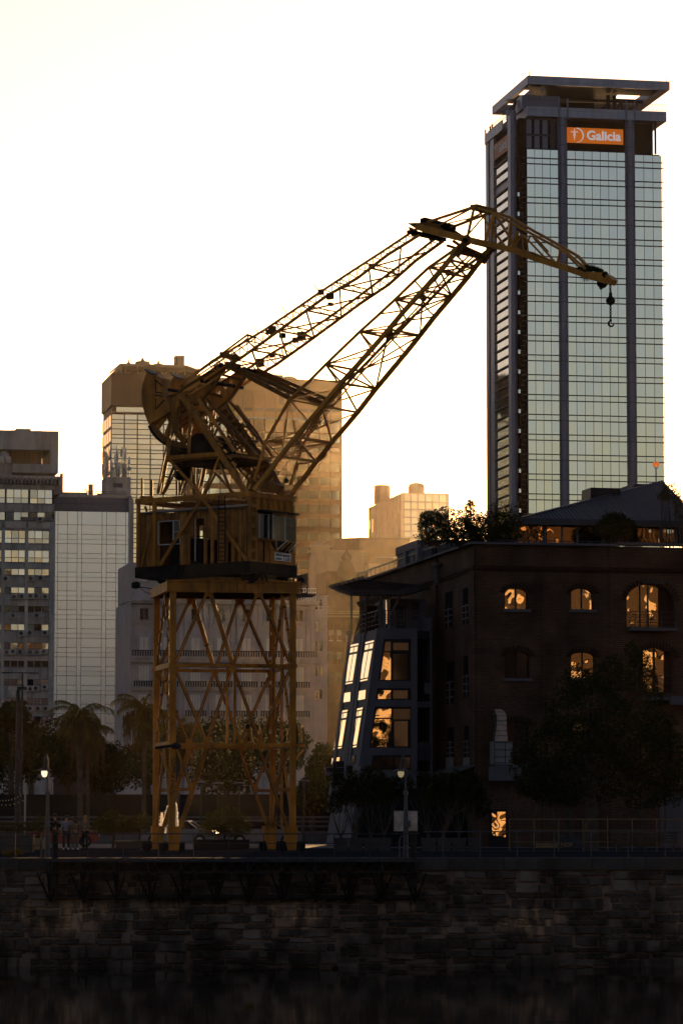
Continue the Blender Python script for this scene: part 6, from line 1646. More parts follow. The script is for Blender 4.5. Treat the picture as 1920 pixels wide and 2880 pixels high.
fbox('inner_machine', blk, crane, SF, bpos(320), bpos(560), -1.0, 1.2, zfl, zfl + 1.25); fbox('inner_post', M['plank'], crane, SF, bpos(385), bpos(400), -.5, -.4, zfl, zfl + 2.2)
fbox('left_bay', yld, crane, SF, b0 + .02, bpos(195), -1.62, 1.62, zfl, NP(*c2(160, 225), n=-1.7)[1])
fbox('left_bay_post', yel, crane, SF, b0, b0 + .12, -1.72, -1.6, zfl, NP(*c2(135, 145), n=-1.7)[1])
fbox('left_bay_post', yel, crane, SF, bpos(262), bpos(285), -1.85, -1.72, zfl, NP(*c2(270, 130), n=-1.7)[1])
# curved roof
rf = MB(); ns = 8; zr_ = zroof
for k in range(ns):
    t0, t1 = k / ns, (k + 1) / ns
    n0_, n1_ = -1.85 + 3.7 * t0, -1.85 + 3.7 * t1; h0, h1 = .28 * math.sin(math.pi * t0), .28 * math.sin(math.pi * t1)
    rf.prism([SF.P(bL - .1, n0_, zr_ + h0), SF.P(bL - .1, n1_, zr_ + h1), SF.P(bL - .1, n1_, zr_ + h1 + .06), SF.P(bL - .1, n0_, zr_ + h0 + .06)], SF.ex * (bR - bL + .1))
rf.build('house_roof', M['iron'], crane)
# top frame beam and bracing in front of the boards
ztb = NP(*c2(620, 108), n=-1.75)[1]
def CB(x, y, n=-1.82): return sN(*c2(x, y), n)
for n_ in (-1.75, 1.75): ubeam('top_beam', yel, crane, SF.P(b0 - .02, n_, ztb), SF.P(b1 + .05, n_, ztb), .16, .24)
for bb in (b0, (b0 + b1) / 2, b1): ubeam('cross_beam', yel, crane, SF.P(bb, -1.7, ztb), SF.P(bb, 1.7, ztb), .16, .2)
for a, b, w_ in (((625, 130), (310, 640), .17), ((650, 125), (985, 600), .15), ((255, 230), (160, 650), .1)): ubeam('house_brace', yel, crane, CB(*a), CB(*b), .06, w_)
ubeam('house_brace', yld, crane, CB(190, 180), CB(205, 220), .06, .1)
for i in range(7): ubeam('under_roof_bar', yld, crane, SF.P(b0 + .6 + i * .8, -1.6 + .2 * i, ztb - .12), SF.P(b0 + 1.6 + i * .8, 1.6, ztb - .14), .08)
# ladder
la = MB(); 
for x_ in (768, 820): la.beam(CB(x_, 92, -1.9), CB(x_, 612, -1.9), .05)
for i in range(15): la.beam(CB(768, 130 + i * 34, -1.9), CB(820, 130 + i * 34, -1.9), .035)
la.build('house_ladder', blk, crane)
# corner lattice column and right end wall
EFr = Fr(SF.P(b1, -1.7, 0), 54)       # end face: x runs along n, y = into the cab (-b)
def EP(x, y, d=0.0): return EFr.Y(*c2(x, y), y=d)
def ebox(nm, mt, x0, x1, yt, yb, d0, d1, parent=None, **k):
    a0_, z1_ = EP(x0, yt); a1_, z0_ = EP(x1, yb)
    return fbox(nm, mt, parent or crane, EFr, a0_, a1_, d0, d1, z0_, z1_, **k)
# which way does +y of EFr point? ey=(-sin54,cos54)=(-.81,.59) = -b : into the house
ew = 3.4
fbox('end_wall', yel, crane, EFr, .0, ew, .0, .06, zfl, zfl + .02)
ze1 = ztb
fbox('corner_column', yel, crane, EFr, -.05, .06, -.08, .06, zfl, ze1 + .1); fbox('corner_column', yel, crane, EFr, .38, .48, -.08, .06, zfl, ze1 + .1)
for y_ in (165, 228, 325, 425, 520, 605): a_ = EP(1020, y_)[1]; fbox('column_batten', yel, crane, EFr, .06, .38, -.06, .0, a_ - .12, a_ + .04)
fbox('column_web', yld, crane, EFr, .06, .38, .02, .06, zfl, ze1)
# sheet wall pieces left of and above the operator cabin
x_s = EP(1078, 400)[0]; x_e = ew
fbox('end_sheet', yel, crane, EFr, .48, x_s, .0, .05, zfl, ze1 - .1)
zc1, zc0 = EP(1200, 235)[1], EP(1200, 445)[1]
fbox('end_sheet', yel, crane, EFr, x_s, ew, .0, .05, zc1 + .04, ze1 - .1)
fbox('end_board', M['plank'], crane, EFr, x_s, EP(1118, 500)[0], .0, .05, zfl, zc0); fbox('end_board', M['plank'], crane, EFr, EP(1136, 500)[0], EP(1170, 500)[0], .0, .05, zfl, zc0)
for i in range(7):
    a_ = EP(1060 + i * 45, 110)[0]; ubeam('roof_rib', yel, crane, EFr.P(a_, -.06, ze1 - .05), EFr.P(a_ + .12, -.06, ze1 - .55), .05, .1)
fbox('end_top_rail', yel, crane, EFr, 0, ew + .1, -.1, .05, ze1 - .12, ze1 + .1)
fbox('cab_side_edge', yld, crane, EFr, ew - .1, ew, .05, 1.2, zfl, ze1 - .2)
# operator cabin: projecting bay with white window bars
cd_ = .28
xa_, xb_ = EP(1160, 400)[0], ew - .22
ocr = fbox('cabin_roof', blk, crane, EFr, x_s - .08, xb_ + .16, -cd_ - .1, .3, zc1, zc1 + .08)
fbox('cabin_sill', yld, crane, EFr, x_s, xb_, -cd_, .0, zc0 - .06, zc0)
fbox('cabin_header', yld, crane, EFr, xa_, xb_, -cd_, -cd_ + .05, zc1 - .14, zc1)
nw = [(x_s + .02, 'white'), (xa_ - .02, 'white')]
for (bx_, d) in ((x_s + .03, -.05), (xa_, -cd_), (xa_ + (xb_ - xa_) * .5, -cd_), (xb_ - .04, -cd_)):
    fbox('window_bar', M['white'] if bx_ < xb_ - .1 else yld, crane, EFr, bx_ - .04, bx_ + .04, d - .02, d + .04, zc0, zc1 - .1)
fbox('window_bar', M['white'], crane, EFr, xa_ - .12, xa_ - .06, -.12, -.05, zc0, zc1 - .1)
fbox('pane', M['glass_dark'], crane, EFr, x_s + .07, xa_ - .08, -.03, -.02, zc0, zc1 - .1)
def glassy():
    m, nt, b = mat_new('clear_cabin_glass'); nt.nodes.remove(b); L = nt.links.new
    t = node(nt, 'ShaderNodeBsdfTransparent'); t.inputs[0].default_value = (.14, .135, .13, 1); g = node(nt, 'ShaderNodeBsdfGlossy'); g.inputs['Roughness'].default_value = .05; g.inputs[0].default_value = (.8, .8, .8, 1)
    mx = node(nt, 'ShaderNodeMixShader'); mx.inputs[0].default_value = .04; L(t.outputs[0], mx.inputs[1]); L(g.outputs[0], mx.inputs[2]); L(mx.outputs[0], nt.nodes['Material Output'].inputs[0]); return m
M['clear'] = glassy()
fbox('pane', M['clear'], crane, EFr, xa_ + .05, xa_ + (xb_ - xa_) * .5 - .05, -cd_, -cd_ + .02, zc0, zc1 - .14); fbox('pane', M['clear'], crane, EFr, xa_ + (xb_ - xa_) * .5 + .05, xb_ - .08, -cd_, -cd_ + .02, zc0, zc1 - .14)
fbox('pane', M['clear'], crane, EFr, xb_ - .02, xb_, -cd_ + .05, .0, zc0, zc1 - .14)
fbox('mid_bar', blk, crane, EFr, xa_ + (xb_ - xa_) * .5, xb_, -cd_ - .02, -cd_, (zc0 + zc1) / 2 - .02, (zc0 + zc1) / 2 + .02)
fbox('inner_back', blk, crane, EFr, x_s, ew - .9, .4, .5, zfl, zc1)
# slanting lower glazing under the bay
zlow = EP(1240, 530)[1]
m_ = MB(); m_.prism([EFr.P(xa_ + .05, -cd_, zc0 - .06), EFr.P(xb_ - .02, -cd_, zc0 - .06), EFr.P(xb_ - .35, -.08, zlow - .1), EFr.P(xa_ + .45, -.08, zlow)], -EFr.ey * .03); m_.build('lower_pane', M['glass_dark'], crane)
def e3(x, y): a_, z_ = EP(x, y); t = min(1, max(0, (zc0 - z_) / (zc0 - zlow))); return EFr.P(a_, -cd_ * (1 - t) - .14, z_)
for a, b, mt in (((1168, 450), (1208, 526), 'white'), ((1255, 450), (1210, 524), 'white'), ((1278, 460), (1238, 525), 'yellow'), ((1312, 465), (1275, 535), 'yellow'), ((1340, 460), (1300, 540), 'white')): ubeam('slanted_bar', M[mt], crane, e3(*a), e3(*b), .04, .05)
fbox('apron', yel, crane, EFr, EP(1170, 560)[0], ew + .02, -.06, .04, zfl, zlow - .02)
MB().prism([EFr.P(xa_, -.07, zlow), EFr.P(xa_ + .42, -.07, zlow), EFr.P(xa_ + .0, -.07, zc0 - .05)], EFr.ey * .1).build('apron', yel, crane)
sgx0_, sgx1_ = EP(1196, 570)[0], EP(1320, 570)[0]; sz1, sz0 = EP(1258, 550)[1], EP(1258, 612)[1]
sp_ = fbox('name_board', M['offwhite'], crane, EFr, sgx0_, sgx1_, -.13, -.08, sz0, sz1)
def ctext(s, size, x, z, sx):
    o = make_text(s, size, blk, crane, EFr, x, -.135, z, off=.004, sx=sx, extr=.004); return o
hs = sz1 - sz0; ws = sgx1_ - sgx0_
ctext('ANSALDO', hs * .50, sgx0_ + .04, sz0 + hs * .57, ws * .42 / (hs * .50 * 4.6)); ctext('GENOVA-ITALIA', hs * .32, sgx0_ + ws * .48, sz0 + hs * .60, ws * .46 / (hs * .32 * 7.6))
ctext('CAPACIDAD', hs * .32, sgx0_ + .05, sz0 + hs * .14, ws * .38 / (hs * .32 * 5.9)); ctext('T 1.5/3', hs * .5, sgx0_ + ws * .52, sz0 + hs * .10, ws * .42 / (hs * .5 * 3.0))
# deck stanchions on the far left
for x_, y_ in ((48, -6), (122, 0)): pass
for (x_, yt, yb) in ((110, 1930, 2240), (262, 1955, 2200)): ubeam('stanchion', yel, crane, sN(*ca(x_, yt), -1.5), sN(*ca(x_, yb + 20), -1.5), .10)
ubeam('stanchion_base', yel, crane, sN(*ca(90, 2235), -1.5), sN(*ca(270, 2235), -1.5), .12)

# ---- A-frame, platform and machinery above the house
def both(nm, c_a, a, c_b, b, w, mt=yel, h=None, n=1.45, sides=(-1, 1), ref=None):
    ref = -n if ref is None else ref
    p_, q_ = NP(*c_a(*a), n=ref), NP(*c_b(*b), n=ref)
    for s in sides: ubeam(nm, mt, crane, G(p_, s * n), G(q_, s * n), w, h)
APX = (690, 560)
both('a_frame_leg', ca, (720, 600), cg, (300, 1600), .14, h=.26)       # heavy rear-to-front leg
both('a_frame_leg', ca, (655, 600), ca, (345, 2170), .07)
both('a_frame_leg', ca, (690, 600), ca, (410, 2190), .09)
both('a_frame_leg', ca, (620, 640), ca, (500, 1590), .08)
both('a_frame_leg', ca, (500, 1590), ca, (370, 2180), .10)
both('inner_leg', ca, (640, 1660), ca, (440, 2190), .09, yld); both('inner_leg', ca, (660, 1780), ca, (470, 2150), .07, yld)
both('inner_leg', ca, (520, 1620), ca, (1040, 2190), .10)
both('inner_leg', ca, (1330, 1590), ca, (1085, 2180), .08); both('inner_leg', ca, (1200, 1850), ca, (1110, 2180), .08, yld)
both('inner_leg', ca, (870, 900), ca, (845, 1540), .14)
both('inner_leg', ca, (1000, 690), ca, (1560, 1500), .12); both('inner_leg', ca, (720, 620), ca, (1330, 1480), .12)
both('strut', ca, (1330, 1700), cg, (130, 1600), .10, yld); both('strut', cg, (150, 1250), cg, (270, 1560), .08, yld)
for i in range(12):    # stair-like rungs along the heavy leg
    t = i / 11; p_ = (720 + (1500 - 720) * t, 600 + (1700 - 600) * t); both('leg_step', ca, (p_[0] + 30, p_[1] - 20), ca, (p_[0] + 90, p_[1] + 30), .09)
for (a, b) in (((560, 900), (760, 930)), ((520, 1200), (640, 1210)), ((450, 1900), (560, 1920)), ((590, 1250), (690, 850)), ((560, 1000), (700, 900))): both('lattice_bar', ca, a, ca, b, .07, yld)
# second, inner lattice leg pair and braces forming the dense tangle
rq = random.Random(12)
for (a, b) in (((1100, 640), (1560, 1240)), ((1040, 640), (1400, 1290)), ((1160, 700), (1568, 1180)), ((1250, 1270), (1568, 1300)), ((1240, 1320), (1568, 1420)), ((1130, 1150), (1330, 1020)), ((1250, 1000), (1400, 1080)), ((1330, 1060), (1200, 1380)), ((1500, 1700), (1568, 1560)), ((1380, 1050), (1560, 1260))):
    both('lattice_bar', ca, a, ca, b, .075, yld, n=.9, ref=-.9)
for (a, b) in (((0, 730), (270, 1130)), ((30, 560), (700, 1560)), ((70, 590), (660, 1400)), ((0, 1100), (430, 1180)), ((0, 960), (300, 1010)), ((160, 1250), (430, 1560)), ((220, 1270), (560, 1540)), ((270, 1280), (600, 1560)), ((330, 1250), (640, 1560)), ((100, 930), (200, 1100)), ((200, 1080), (330, 990)), ((300, 1120), (330, 1000)), ((350, 1280), (300, 1440)), ((450, 1320), (390, 1460))):
    both('lattice_bar', cg, a, cg, b, .08, yld, n=1.1, ref=1.1, sides=(1,))
# the far, stepped strut: heavy box lattice from the lever down to the jib foot
p_, q_ = loc_(sN(*cg(20, 570), 1.2)), loc_(sN(*cg(690, 1540), 1.2))
for s in (1.2,): 
    ubeam('luffing_strut', yld, crane, G(p_, s - .15), G(q_, s - .15), .3, .42)
    for i in range(1, 13):
        a_ = G(p_, s - .4).lerp(G(q_, s - .4), i / 13); ubeam('strut_batten', yel, crane, a_ - Vector((.0, 0, .0)), a_ + Vector((.16, 0, .12)), .3, .10)
ubeam('luffing_strut', yld, crane, G(loc_(sN(*cg(0, 700), .3)), .3), G(loc_(sN(*cg(420, 1180), .3)), .3), .22, .26)
# jib-foot cluster
for (a, b, w_) in (((280, 1590), (400, 1590), .3), ((560, 1500), (700, 1560), .4), ((470, 1560), (830, 1600), .16), ((480, 1530), (560, 1540), .2), ((640, 1560), (700, 1640), .1), ((730, 1570), (790, 1620), .12), ((340, 1330), (420, 1560), .09), ((430, 1300), (350, 1560), .09), ((360, 1480), (650, 1500), .1), ((500, 1400), (540, 1600), .1)):
    ubeam('foot_beam', yld, crane, G(loc_(sN(*cg(*a), .6)), .6), G(loc_(sN(*cg(*b), .6)), .6), w_)
MB().lathe(sN(*cg(765, 1455), .9), [(.05, -.1), (.11, -.06), (.11, .08), (.05, .12)], 10).build('floodlight', blk, crane)
# winch platform
p0_, p1_ = NP(*ca(505, 1590)), NP(*cg(470, 1240))
bb1 = NP(*ca(1320, 1540))[0]; zpl = NP(*ca(900, 1570))[1]
fbox('winch_platform', yld, crane, SF, p0_[0], bb1 + .9, -1.45, 1.45, zpl - .22, zpl - .10)
fbox('platform_beam', yel, crane, SF, p0_[0], bb1, -1.55, -1.45, zpl - .14, zpl + .06)
fbox('platform_underframe', blk, crane, SF, p0_[0] + .7, bb1 + .6, -1.2, 1.2, zpl - .42, zpl - .24)
MB().box(SF, NP(*ca(730, 1450), n=0)[0], NP(*ca(1240, 1450), n=0)[0] + .6, -.8, .9, zpl - .1, NP(*ca(900, 1400), n=0)[1]).build('winch_housing', blk, crane)
MB().tube(SF.P(NP(*ca(1130, 1330), n=0)[0], -.7, NP(*ca(1130, 1390), n=0)[1]), SF.P(NP(*ca(1130, 1330), n=0)[0], .9, NP(*ca(1130, 1390), n=0)[1]), .45, n=14).build('winch_drum', blk, crane)
MB().tube(SF.P(NP(*ca(780, 1480), n=0)[0], -.9, zpl + .35), SF.P(NP(*ca(780, 1480), n=0)[0], .9, zpl + .35), .38, n=14).build('winch_drum', blk, crane)
MB().lathe(sN(*ca(745, 1960), .4), [(.25, 0), (.38, .1), (.42, .9), (.36, 1.05), (.15, 1.12)], 12).build('resistor_drum', blk, crane)
for x_ in (655, 700, 935): ubeam('inner_post', yld, crane, G(loc_(sN(*ca(x_, 1660), .5)), .5), G(loc_(sN(*ca(x_, 2190), .5)), .5), .10)
for (a, b) in (((830, 1660), (690, 2190)), ((890, 1750), (730, 2190)), ((900, 1750), (920, 2190))): ubeam('inner_post', yld, crane, G(loc_(sN(*ca(*a), .5)), .5), G(loc_(sN(*ca(*b), .5)), .5), .07)
# luffing rack arc with spokes
cen = NP(*ca(740, 620), n=-.9)
arc = [NP(*ca(x_, y_), n=-.9) for x_, y_ in ((270, 1080), (330, 1190), (400, 1270), (470, 1325), (560, 1375), (650, 1405), (740, 1425), (830, 1430))]
for s in (-.95, .95):
    for a, b in zip(arc[:-1], arc[1:]):
        ubeam('rack_segment', yld, crane, G(a, s), G(b, s), .12, .34); 
        oa = [(c_[0] + (c_[0] - cen[0]) * .06, c_[1] + (c_[1] - cen[1]) * .06) for c_ in (a, b)]
        ubeam('rack_edge', blk, crane, G(oa[0], s), G(oa[1], s), .2, .12)
    for i_ in (1, 3, 5, 6): ubeam('rack_spoke', yel if i_ % 2 else yld, crane, G(cen, s), G(arc[i_], s), .09, .2)
    # small inner gear quadrant
    for (a, b) in (((550, 960), (650, 1210)), ((650, 1210), (800, 1330)), ((700, 1250), (770, 1320)), ((640, 1100), (740, 960))): ubeam('gear_arm', yel, crane, G(NP(*ca(*a), n=-.9), s), G(NP(*ca(*b), n=-.9), s), .1, .26)
# counterweight sectors
def sector(n0, n1, lab):
    pts = [(195, 235), (150, 330), (112, 450), (98, 560), (100, 680), (118, 800), (160, 950), (215, 1085), (330, 1020), (470, 930), (560, 870), (500, 700), (440, 520), (430, 360), (300, 300)]
    P_ = [NP(*ca(*p), n=-1.25) for p in pts]
    o = MB().prism([SF.P(b, n0, z) for b, z in P_], SF.ey * (n1 - n0)).build('counterweight', M['yellow'], crane, label=lab)
    return o, P_
for (n0, n1, lab) in ((-1.25, -.75, 'near counterweight sector'), (.75, 1.25, 'far counterweight sector')):
    o, P_ = sector(n0, n1, lab)
    for (a, b) in (((320, 380), (330, 580)), ((330, 580), (430, 590)), ((310, 620), (430, 640)), ((320, 840), (330, 680)), ((330, 840), (460, 700)), ((320, 380), (430, 480))):
        pa, pb = NP(*ca(*a), n=-1.25), NP(*ca(*b), n=-1.25); ubeam('weight_joint', blk, o, SF.P(pa[0], n0 - .012, pa[1]), SF.P(pb[0], n0 - .012, pb[1]), .03, .05)
    ubeam('weight_cap', M['steel'], o, SF.P(*(P_[0][0], n0, P_[0][1])) + Vector((0, 0, .03)), SF.P(P_[-1][0], n0, P_[-1][1]) + Vector((0, 0, .03)), .5, .06)
# lever girders with lightening holes
def lever(n0, sgn):
    top = [(260, 1075), (470, 930), (640, 850), (1000, 770), (1190, 570), (1340, 340), (1430, 210), (1385, 120), (1180, 260), (900, 440), (690, 600), (560, 640), (480, 720), (300, 860)]
    P_ = [NP(*ca(*p), n=-.85) for p in top]
    # holes are real: build the plate as a grid of small cells with the holes left out
    xs_ = [p[0] for p in P_]; zs_ = [p[1] for p in P_]
    def inside(b, z):
        c_ = False; j = len(P_) - 1
        for i in range(len(P_)):
            if (P_[i][1] > z) != (P_[j][1] > z) and b < (P_[j][0] - P_[i][0]) * (z - P_[i][1]) / (P_[j][1] - P_[i][1]) + P_[i][0]: c_ = not c_
            j = i
        return c_
    holes = [(NP(*ca(x_, y_), n=-.85), r_) for x_, y_, r_ in ((380, 885, .10), (500, 800, .13), (612, 695, .15), (800, 700, .12), (950, 530, .17), (1065, 430, .12), (1150, 350, .09))]
    m_ = MB(); st_ = .06
    nb = int((max(xs_) - min(xs_)) / st_) + 1; nz = int((max(zs_) - min(zs_)) / st_) + 1
    for iz in range(nz):
        z_ = min(zs_) + iz * st_; run = None
        for ib in range(nb + 1):
            b_ = min(xs_) + ib * st_; ok = ib < nb and inside(b_ + st_ / 2, z_ + st_ / 2) and all(math.hypot(b_ + st_ / 2 - h[0][0], z_ + st_ / 2 - h[0][1]) > h[1] for h in holes)
            if ok and run is None: run = b_
            if not ok and run is not None: m_.box(SF, run, b_, n0, n0 + .06, z_, z_ + st_); run = None
    o = m_.build('lever_girder', yel, crane)
    for a, b in zip(P_[:6], P_[1:7]): ubeam('girder_flange', yld, o, G(a, n0 - .04), G(b, n0 - .04), .2, .05)
    for a, b in zip(P_[7:], P_[8:]): ubeam('girder_flange', yld, o, G(a, n0 - .04), G(b, n0 - .04), .2, .05)
    e_ = P_[6]; 
    return P_
PL = lever(-.9, -1); 
lever(.85, 1)
for (x_, y_) in ((1500, 180), (690, 560), (1200, 420)):
    p_ = NP(*ca(x_, y_), n=-.85); MB().tube(G(p_, -1.6), G(p_, 1.5), .09 if x_ > 1000 else .08, n=10).build('pivot_shaft', blk, crane)
for i in range(3):
    a, b = (640 + i * 330, 800 - i * 260), (680 + i * 330, 850 - i * 260); pa = NP(*ca(*a), n=-.85); pb = NP(*ca(*b), n=-.85)
    ubeam('cross_strut', yld, crane, G(pa, -.85), G(pb, .85), .10); 

# ---- tie boom (upper double lattice)
HW = 1.35
def TB(c, x, y): return NP(*c(x, y), n=-HW)
U = [TB(ca, 700, 470), TB(chh, 70, 870), TB(chh, 500, 620), TB(chh, 940, 325), TB(chh, 1400, 0), TB(ck, 450, 490), TB(ck, 640, 360), TB(ck, 815, 232)]
Lw = [TB(ca, 760, 570), TB(chh, 120, 1010), TB(chh, 300, 890), TB(chh, 760, 560), TB(chh, 1200, 230), TB(chh, 1568, 0), TB(ck, 460, 545), TB(ck, 690, 375), TB(ck, 850, 272)]
def plerp(P_, t):
    L_ = [0]
    for a, b in zip(P_[:-1], P_[1:]): L_.append(L_[-1] + math.hypot(b[0] - a[0], b[1] - a[1]))
    d = t * L_[-1]
    for i in range(len(P_) - 1):
        if d <= L_[i + 1] + 1e-9: k_ = (d - L_[i]) / (L_[i + 1] - L_[i]); return (P_[i][0] + (P_[i + 1][0] - P_[i][0]) * k_, P_[i][1] + (P_[i + 1][1] - P_[i][1]) * k_)
    return P_[-1]
tie = fbox('tie_boom_pin', blk, crane, SF, U[-1][0] - .15, U[-1][0] + .15, -HW, HW, U[-1][1] - .2, U[-1][1] - .05)
def taper(t): return HW + (.95 - HW) * max(0, (t - .6) / .4)
nseg = 30
for s in (-1, 1):
    for P_, w_ in ((U, .09), (Lw, .11)):
        for i in range(8):
            t0, t1 = i / 8, (i + 1) / 8; ubeam('tie_chord', M['jib'], crane, G(plerp(P_, t0), s * taper(t0)), G(plerp(P_, t1), s * taper(t1)), w_)
    for i in range(4, nseg):
        t0, t1 = i / nseg, (i + .5) / nseg; t2 = (i + 1) / nseg
        ubeam('tie_lacing', M['jib'], crane, G(plerp(U, t0), s * taper(t0)), G(plerp(Lw, t1), s * taper(t1)), .045); ubeam('tie_lacing', M['jib'], crane, G(plerp(Lw, t1), s * taper(t1)), G(plerp(U, t2), s * taper(t2)), .045)
# cross diagonals between the two trusses, with cross frames
for i, (t0, t1) in enumerate(((.18, .30), (.30, .42), (.42, .54), (.54, .68), (.68, .80), (.80, .93))):
    ubeam('tie_cross_brace', M['jib'], crane, G(plerp(Lw, t0), -taper(t0)), G(plerp(Lw, t1), taper(t1)), .07); ubeam('tie_cross_brace', M['jib'], crane, G(plerp(Lw, t0), taper(t0)), G(plerp(Lw, t1), -taper(t1)), .07)
    ubeam('tie_cross_frame', M['jib'], crane, G(plerp(Lw, t0), -taper(t0)), G(plerp(Lw, t0), taper(t0)), .07); ubeam('tie_cross_frame', M['jib'], crane, G(plerp(U, t0), -taper(t0)), G(plerp(U, t0), taper(t0)), .05)
    for k_ in range(6): ubeam('tie_cross_lacing', M['jib'], crane, G(plerp(Lw if k_ % 2 else U, t0), -taper(t0) + 2 * taper(t0) * k_ / 6), G(plerp(U if k_ % 2 else Lw, t0), -taper(t0) + 2 * taper(t0) * (k_ + 1) / 6), .03)
for (c_, x_, y_, w_, s) in ((chh, 645, 580, .36, -1), (chh, 600, 600, .2, -1), (chh, 1180, 160, .25, -1), (chh, 1280, 205, .3, -1), (ck, 190, 755, .2, -1)):
    p_ = TB(c_, x_, y_); fbox('joint_plate', yld, crane, SF, p_[0] - w_ / 2, p_[0] + w_ / 2, s * HW - .05, s * HW + .1, p_[1] - w_ / 2, p_[1] + w_ / 2)
for (c_, x_, y_, w_) in ((chh, 965, 640, .36), (chh, 900, 690, .25), (chh, 510, 940, .4), (chh, 640, 860, .2)):
    p_ = loc_(sN(*c_(x_, y_), HW)); fbox('joint_plate', yld, crane, SF, p_[0] - w_ / 2, p_[0] + w_ / 2, HW - .05, HW + .1, p_[1] - w_ / 2, p_[1] + w_ / 2)
for (c_, x_, y_, w_) in ((chh, 760, 640, .22), (chh, 1290, 200, .22), (chh, 1290, 295, .15), (ck, 520, 530, .2)):
    p_ = loc_(sN(*c_(x_, y_), 0)); fbox('sheave_block', blk, crane, SF, p_[0] - w_ / 2, p_[0] + w_ / 2, -.12, .12, p_[1] - w_ / 2, p_[1] + w_ / 2)
# walkway with handrails on the tie
for (c_a, a, b, w_) in ((chh, (80, 850), (370, 635), .07), (chh, (150, 850), (380, 665), .045), (chh, (200, 850), (460, 670), .045), (chh, (0, 980), (110, 900), .05), (chh, (-40, 960), (130, 850), .05), (ca, (700, 440), (1330, 0), .055), (ca, (760, 470), (1400, 40), .05), (ca, (800, 400), (1230, 60), .05), (ca, (830, 560), (1568, 60), .08), (ca, (860, 620), (1568, 170), .08)):
    ubeam('hand_rail', M['jib'], crane, sN(*c_a(*a), -1.5), sN(*c_a(*b), -1.5), w_)
for a, b, w_ in (((370, 630), (470, 665), .09), ((85, 845), (270, 890), .22), ((370, 630), (385, 660), .05), ((75, 830), (90, 860), .08), ((230, 850), (260, 900), .15), ((150, 960), (280, 990), .3)): ubeam('walk_bracket', yld, crane, sN(*chh(*a), -1.5), sN(*chh(*b), -1.5), w_)
for (a, b) in (((457, 550), (500, 625)), ((760, 328), (815, 412)), ((1105, 70), (1160, 150))): ubeam('stanchion', M['jib'], crane, sN(*chh(*a), -1.6), sN(*chh(*b), -1.6), .03)
ubeam('guy_wire', M['jib'], crane, sN(*chh(457, 550), -1.6), sN(*chh(1105, 70), -1.6), .008); ubeam('guy_wire', M['jib'], crane, sN(*chh(480, 590), -1.6), sN(*chh(1125, 108), -1.6), .008)
# ---- link from the lever to the jib
pl, pj = NP(*chh(150, 975), n=-1.0), NP(*cg(810, 500), n=-1.3)
pl2, pj2 = NP(*chh(190, 960), n=-1.0), NP(*cg(850, 440), n=-1.3)
for s in (-1, 1):
    ubeam('link_chord', yld, crane, G(pl, s * 1.0), G(pj, s * 1.25), .1, .2); ubeam('link_chord', yld, crane, G(pl2, s * 1.0), G(pj2, s * 1.25), .1, .14)
    for i in range(7):
        t0, t1 = i / 7, (i + .6) / 7; f = lambda P1, P2, t: (P1[0] + (P2[0] - P1[0]) * t, P1[1] + (P2[1] - P1[1]) * t)
        ubeam('link_lacing', M['steel'] if i in (2, 4) else yld, crane, G(f(pl, pj, t0), s * 1.1), G(f(pl2, pj2, t1), s * 1.1), .06)
for i in range(5): t0 = i / 5; ubeam('link_lacing', yld, crane, G((pl[0] + (pj[0] - pl[0]) * t0, pl[1] + (pj[1] - pl[1]) * t0), -1.1), G((pl[0] + (pj[0] - pl[0]) * (t0 + .2), pl[1] + (pj[1] - pl[1]) * (t0 + .2)), 1.1), .07)

# ---- main jib
def JB(c, x, y, n=-1.35): return NP(*c(x, y), n=n)
J1 = [JB(cg, 395, 1450), JB(cg, 470, 1200), JB(cg, 530, 1000), JB(cg, 800, 510), JB(cg, 1050, 268), JB(cg, 1210, 100), JB(ck, 410, 1040), JB(ck, 560, 900), JB(ck, 680, 785), JB(ck, 830, 635), JB(ck, 940, 530), JB(ck, 1120, 402), JB(ck, 1210, 330)]
J2 = [JB(cg, 400, 1560), JB(cg, 700, 1170), JB(cg, 880, 945), JB(cg, 1180, 590), JB(cg, 1400, 315), JB(ck, 520, 1165), JB(ck, 640, 1020), JB(ck, 760, 870), JB(ck, 900, 710), JB(ck, 1030, 560), JB(ck, 1100, 470), JB(ck, 1230, 315)]
JT = J2[-1][1]; JB0 = J2[0][1]
def jw(p): t = (p[1] - JB0) / (JT - JB0); return 1.38 - .36 * max(0, (t - .35) / .65)
def seg(nm, P_, w_, h_=None, mt=M['jib']):
    for s in (-1, 1):
        for a, b in zip(P_[:-1], P_[1:]): ubeam(nm, mt, crane, G(a, s * jw(a)), G(b, s * jw(b)), w_, h_)
seg('jib_upper_chord', J1, .10)
seg('jib_lower_chord', J2, .14, .19)
def jbar(a, b, w_=.09, sides=(-1, 1), sb=None):
    for s in sides: ubeam('jib_lacing', M['jib'], crane, G(a, s * jw(a)), G(b, (sb if sb is not None else s) * jw(b)), w_)
# side lacing (zig-zag between the chords)
z_pairs = [(1, 1), (2, 1), (2, 2), (3, 2), (3, 3), (4, 4), (5, 4), (5, 5), (6, 5), (6, 6), (7, 7), (8, 7), (8, 8), (9, 8), (10, 9), (10, 10), (11, 10)]
for i, j in z_pairs: jbar(J1[i], J2[j], .06)
ubeam('jib_post', M['jib'], crane, G(J1[3], -jw(J1[3])), G(JB(cg, 715, 1170), -jw(J1[1])), .11)
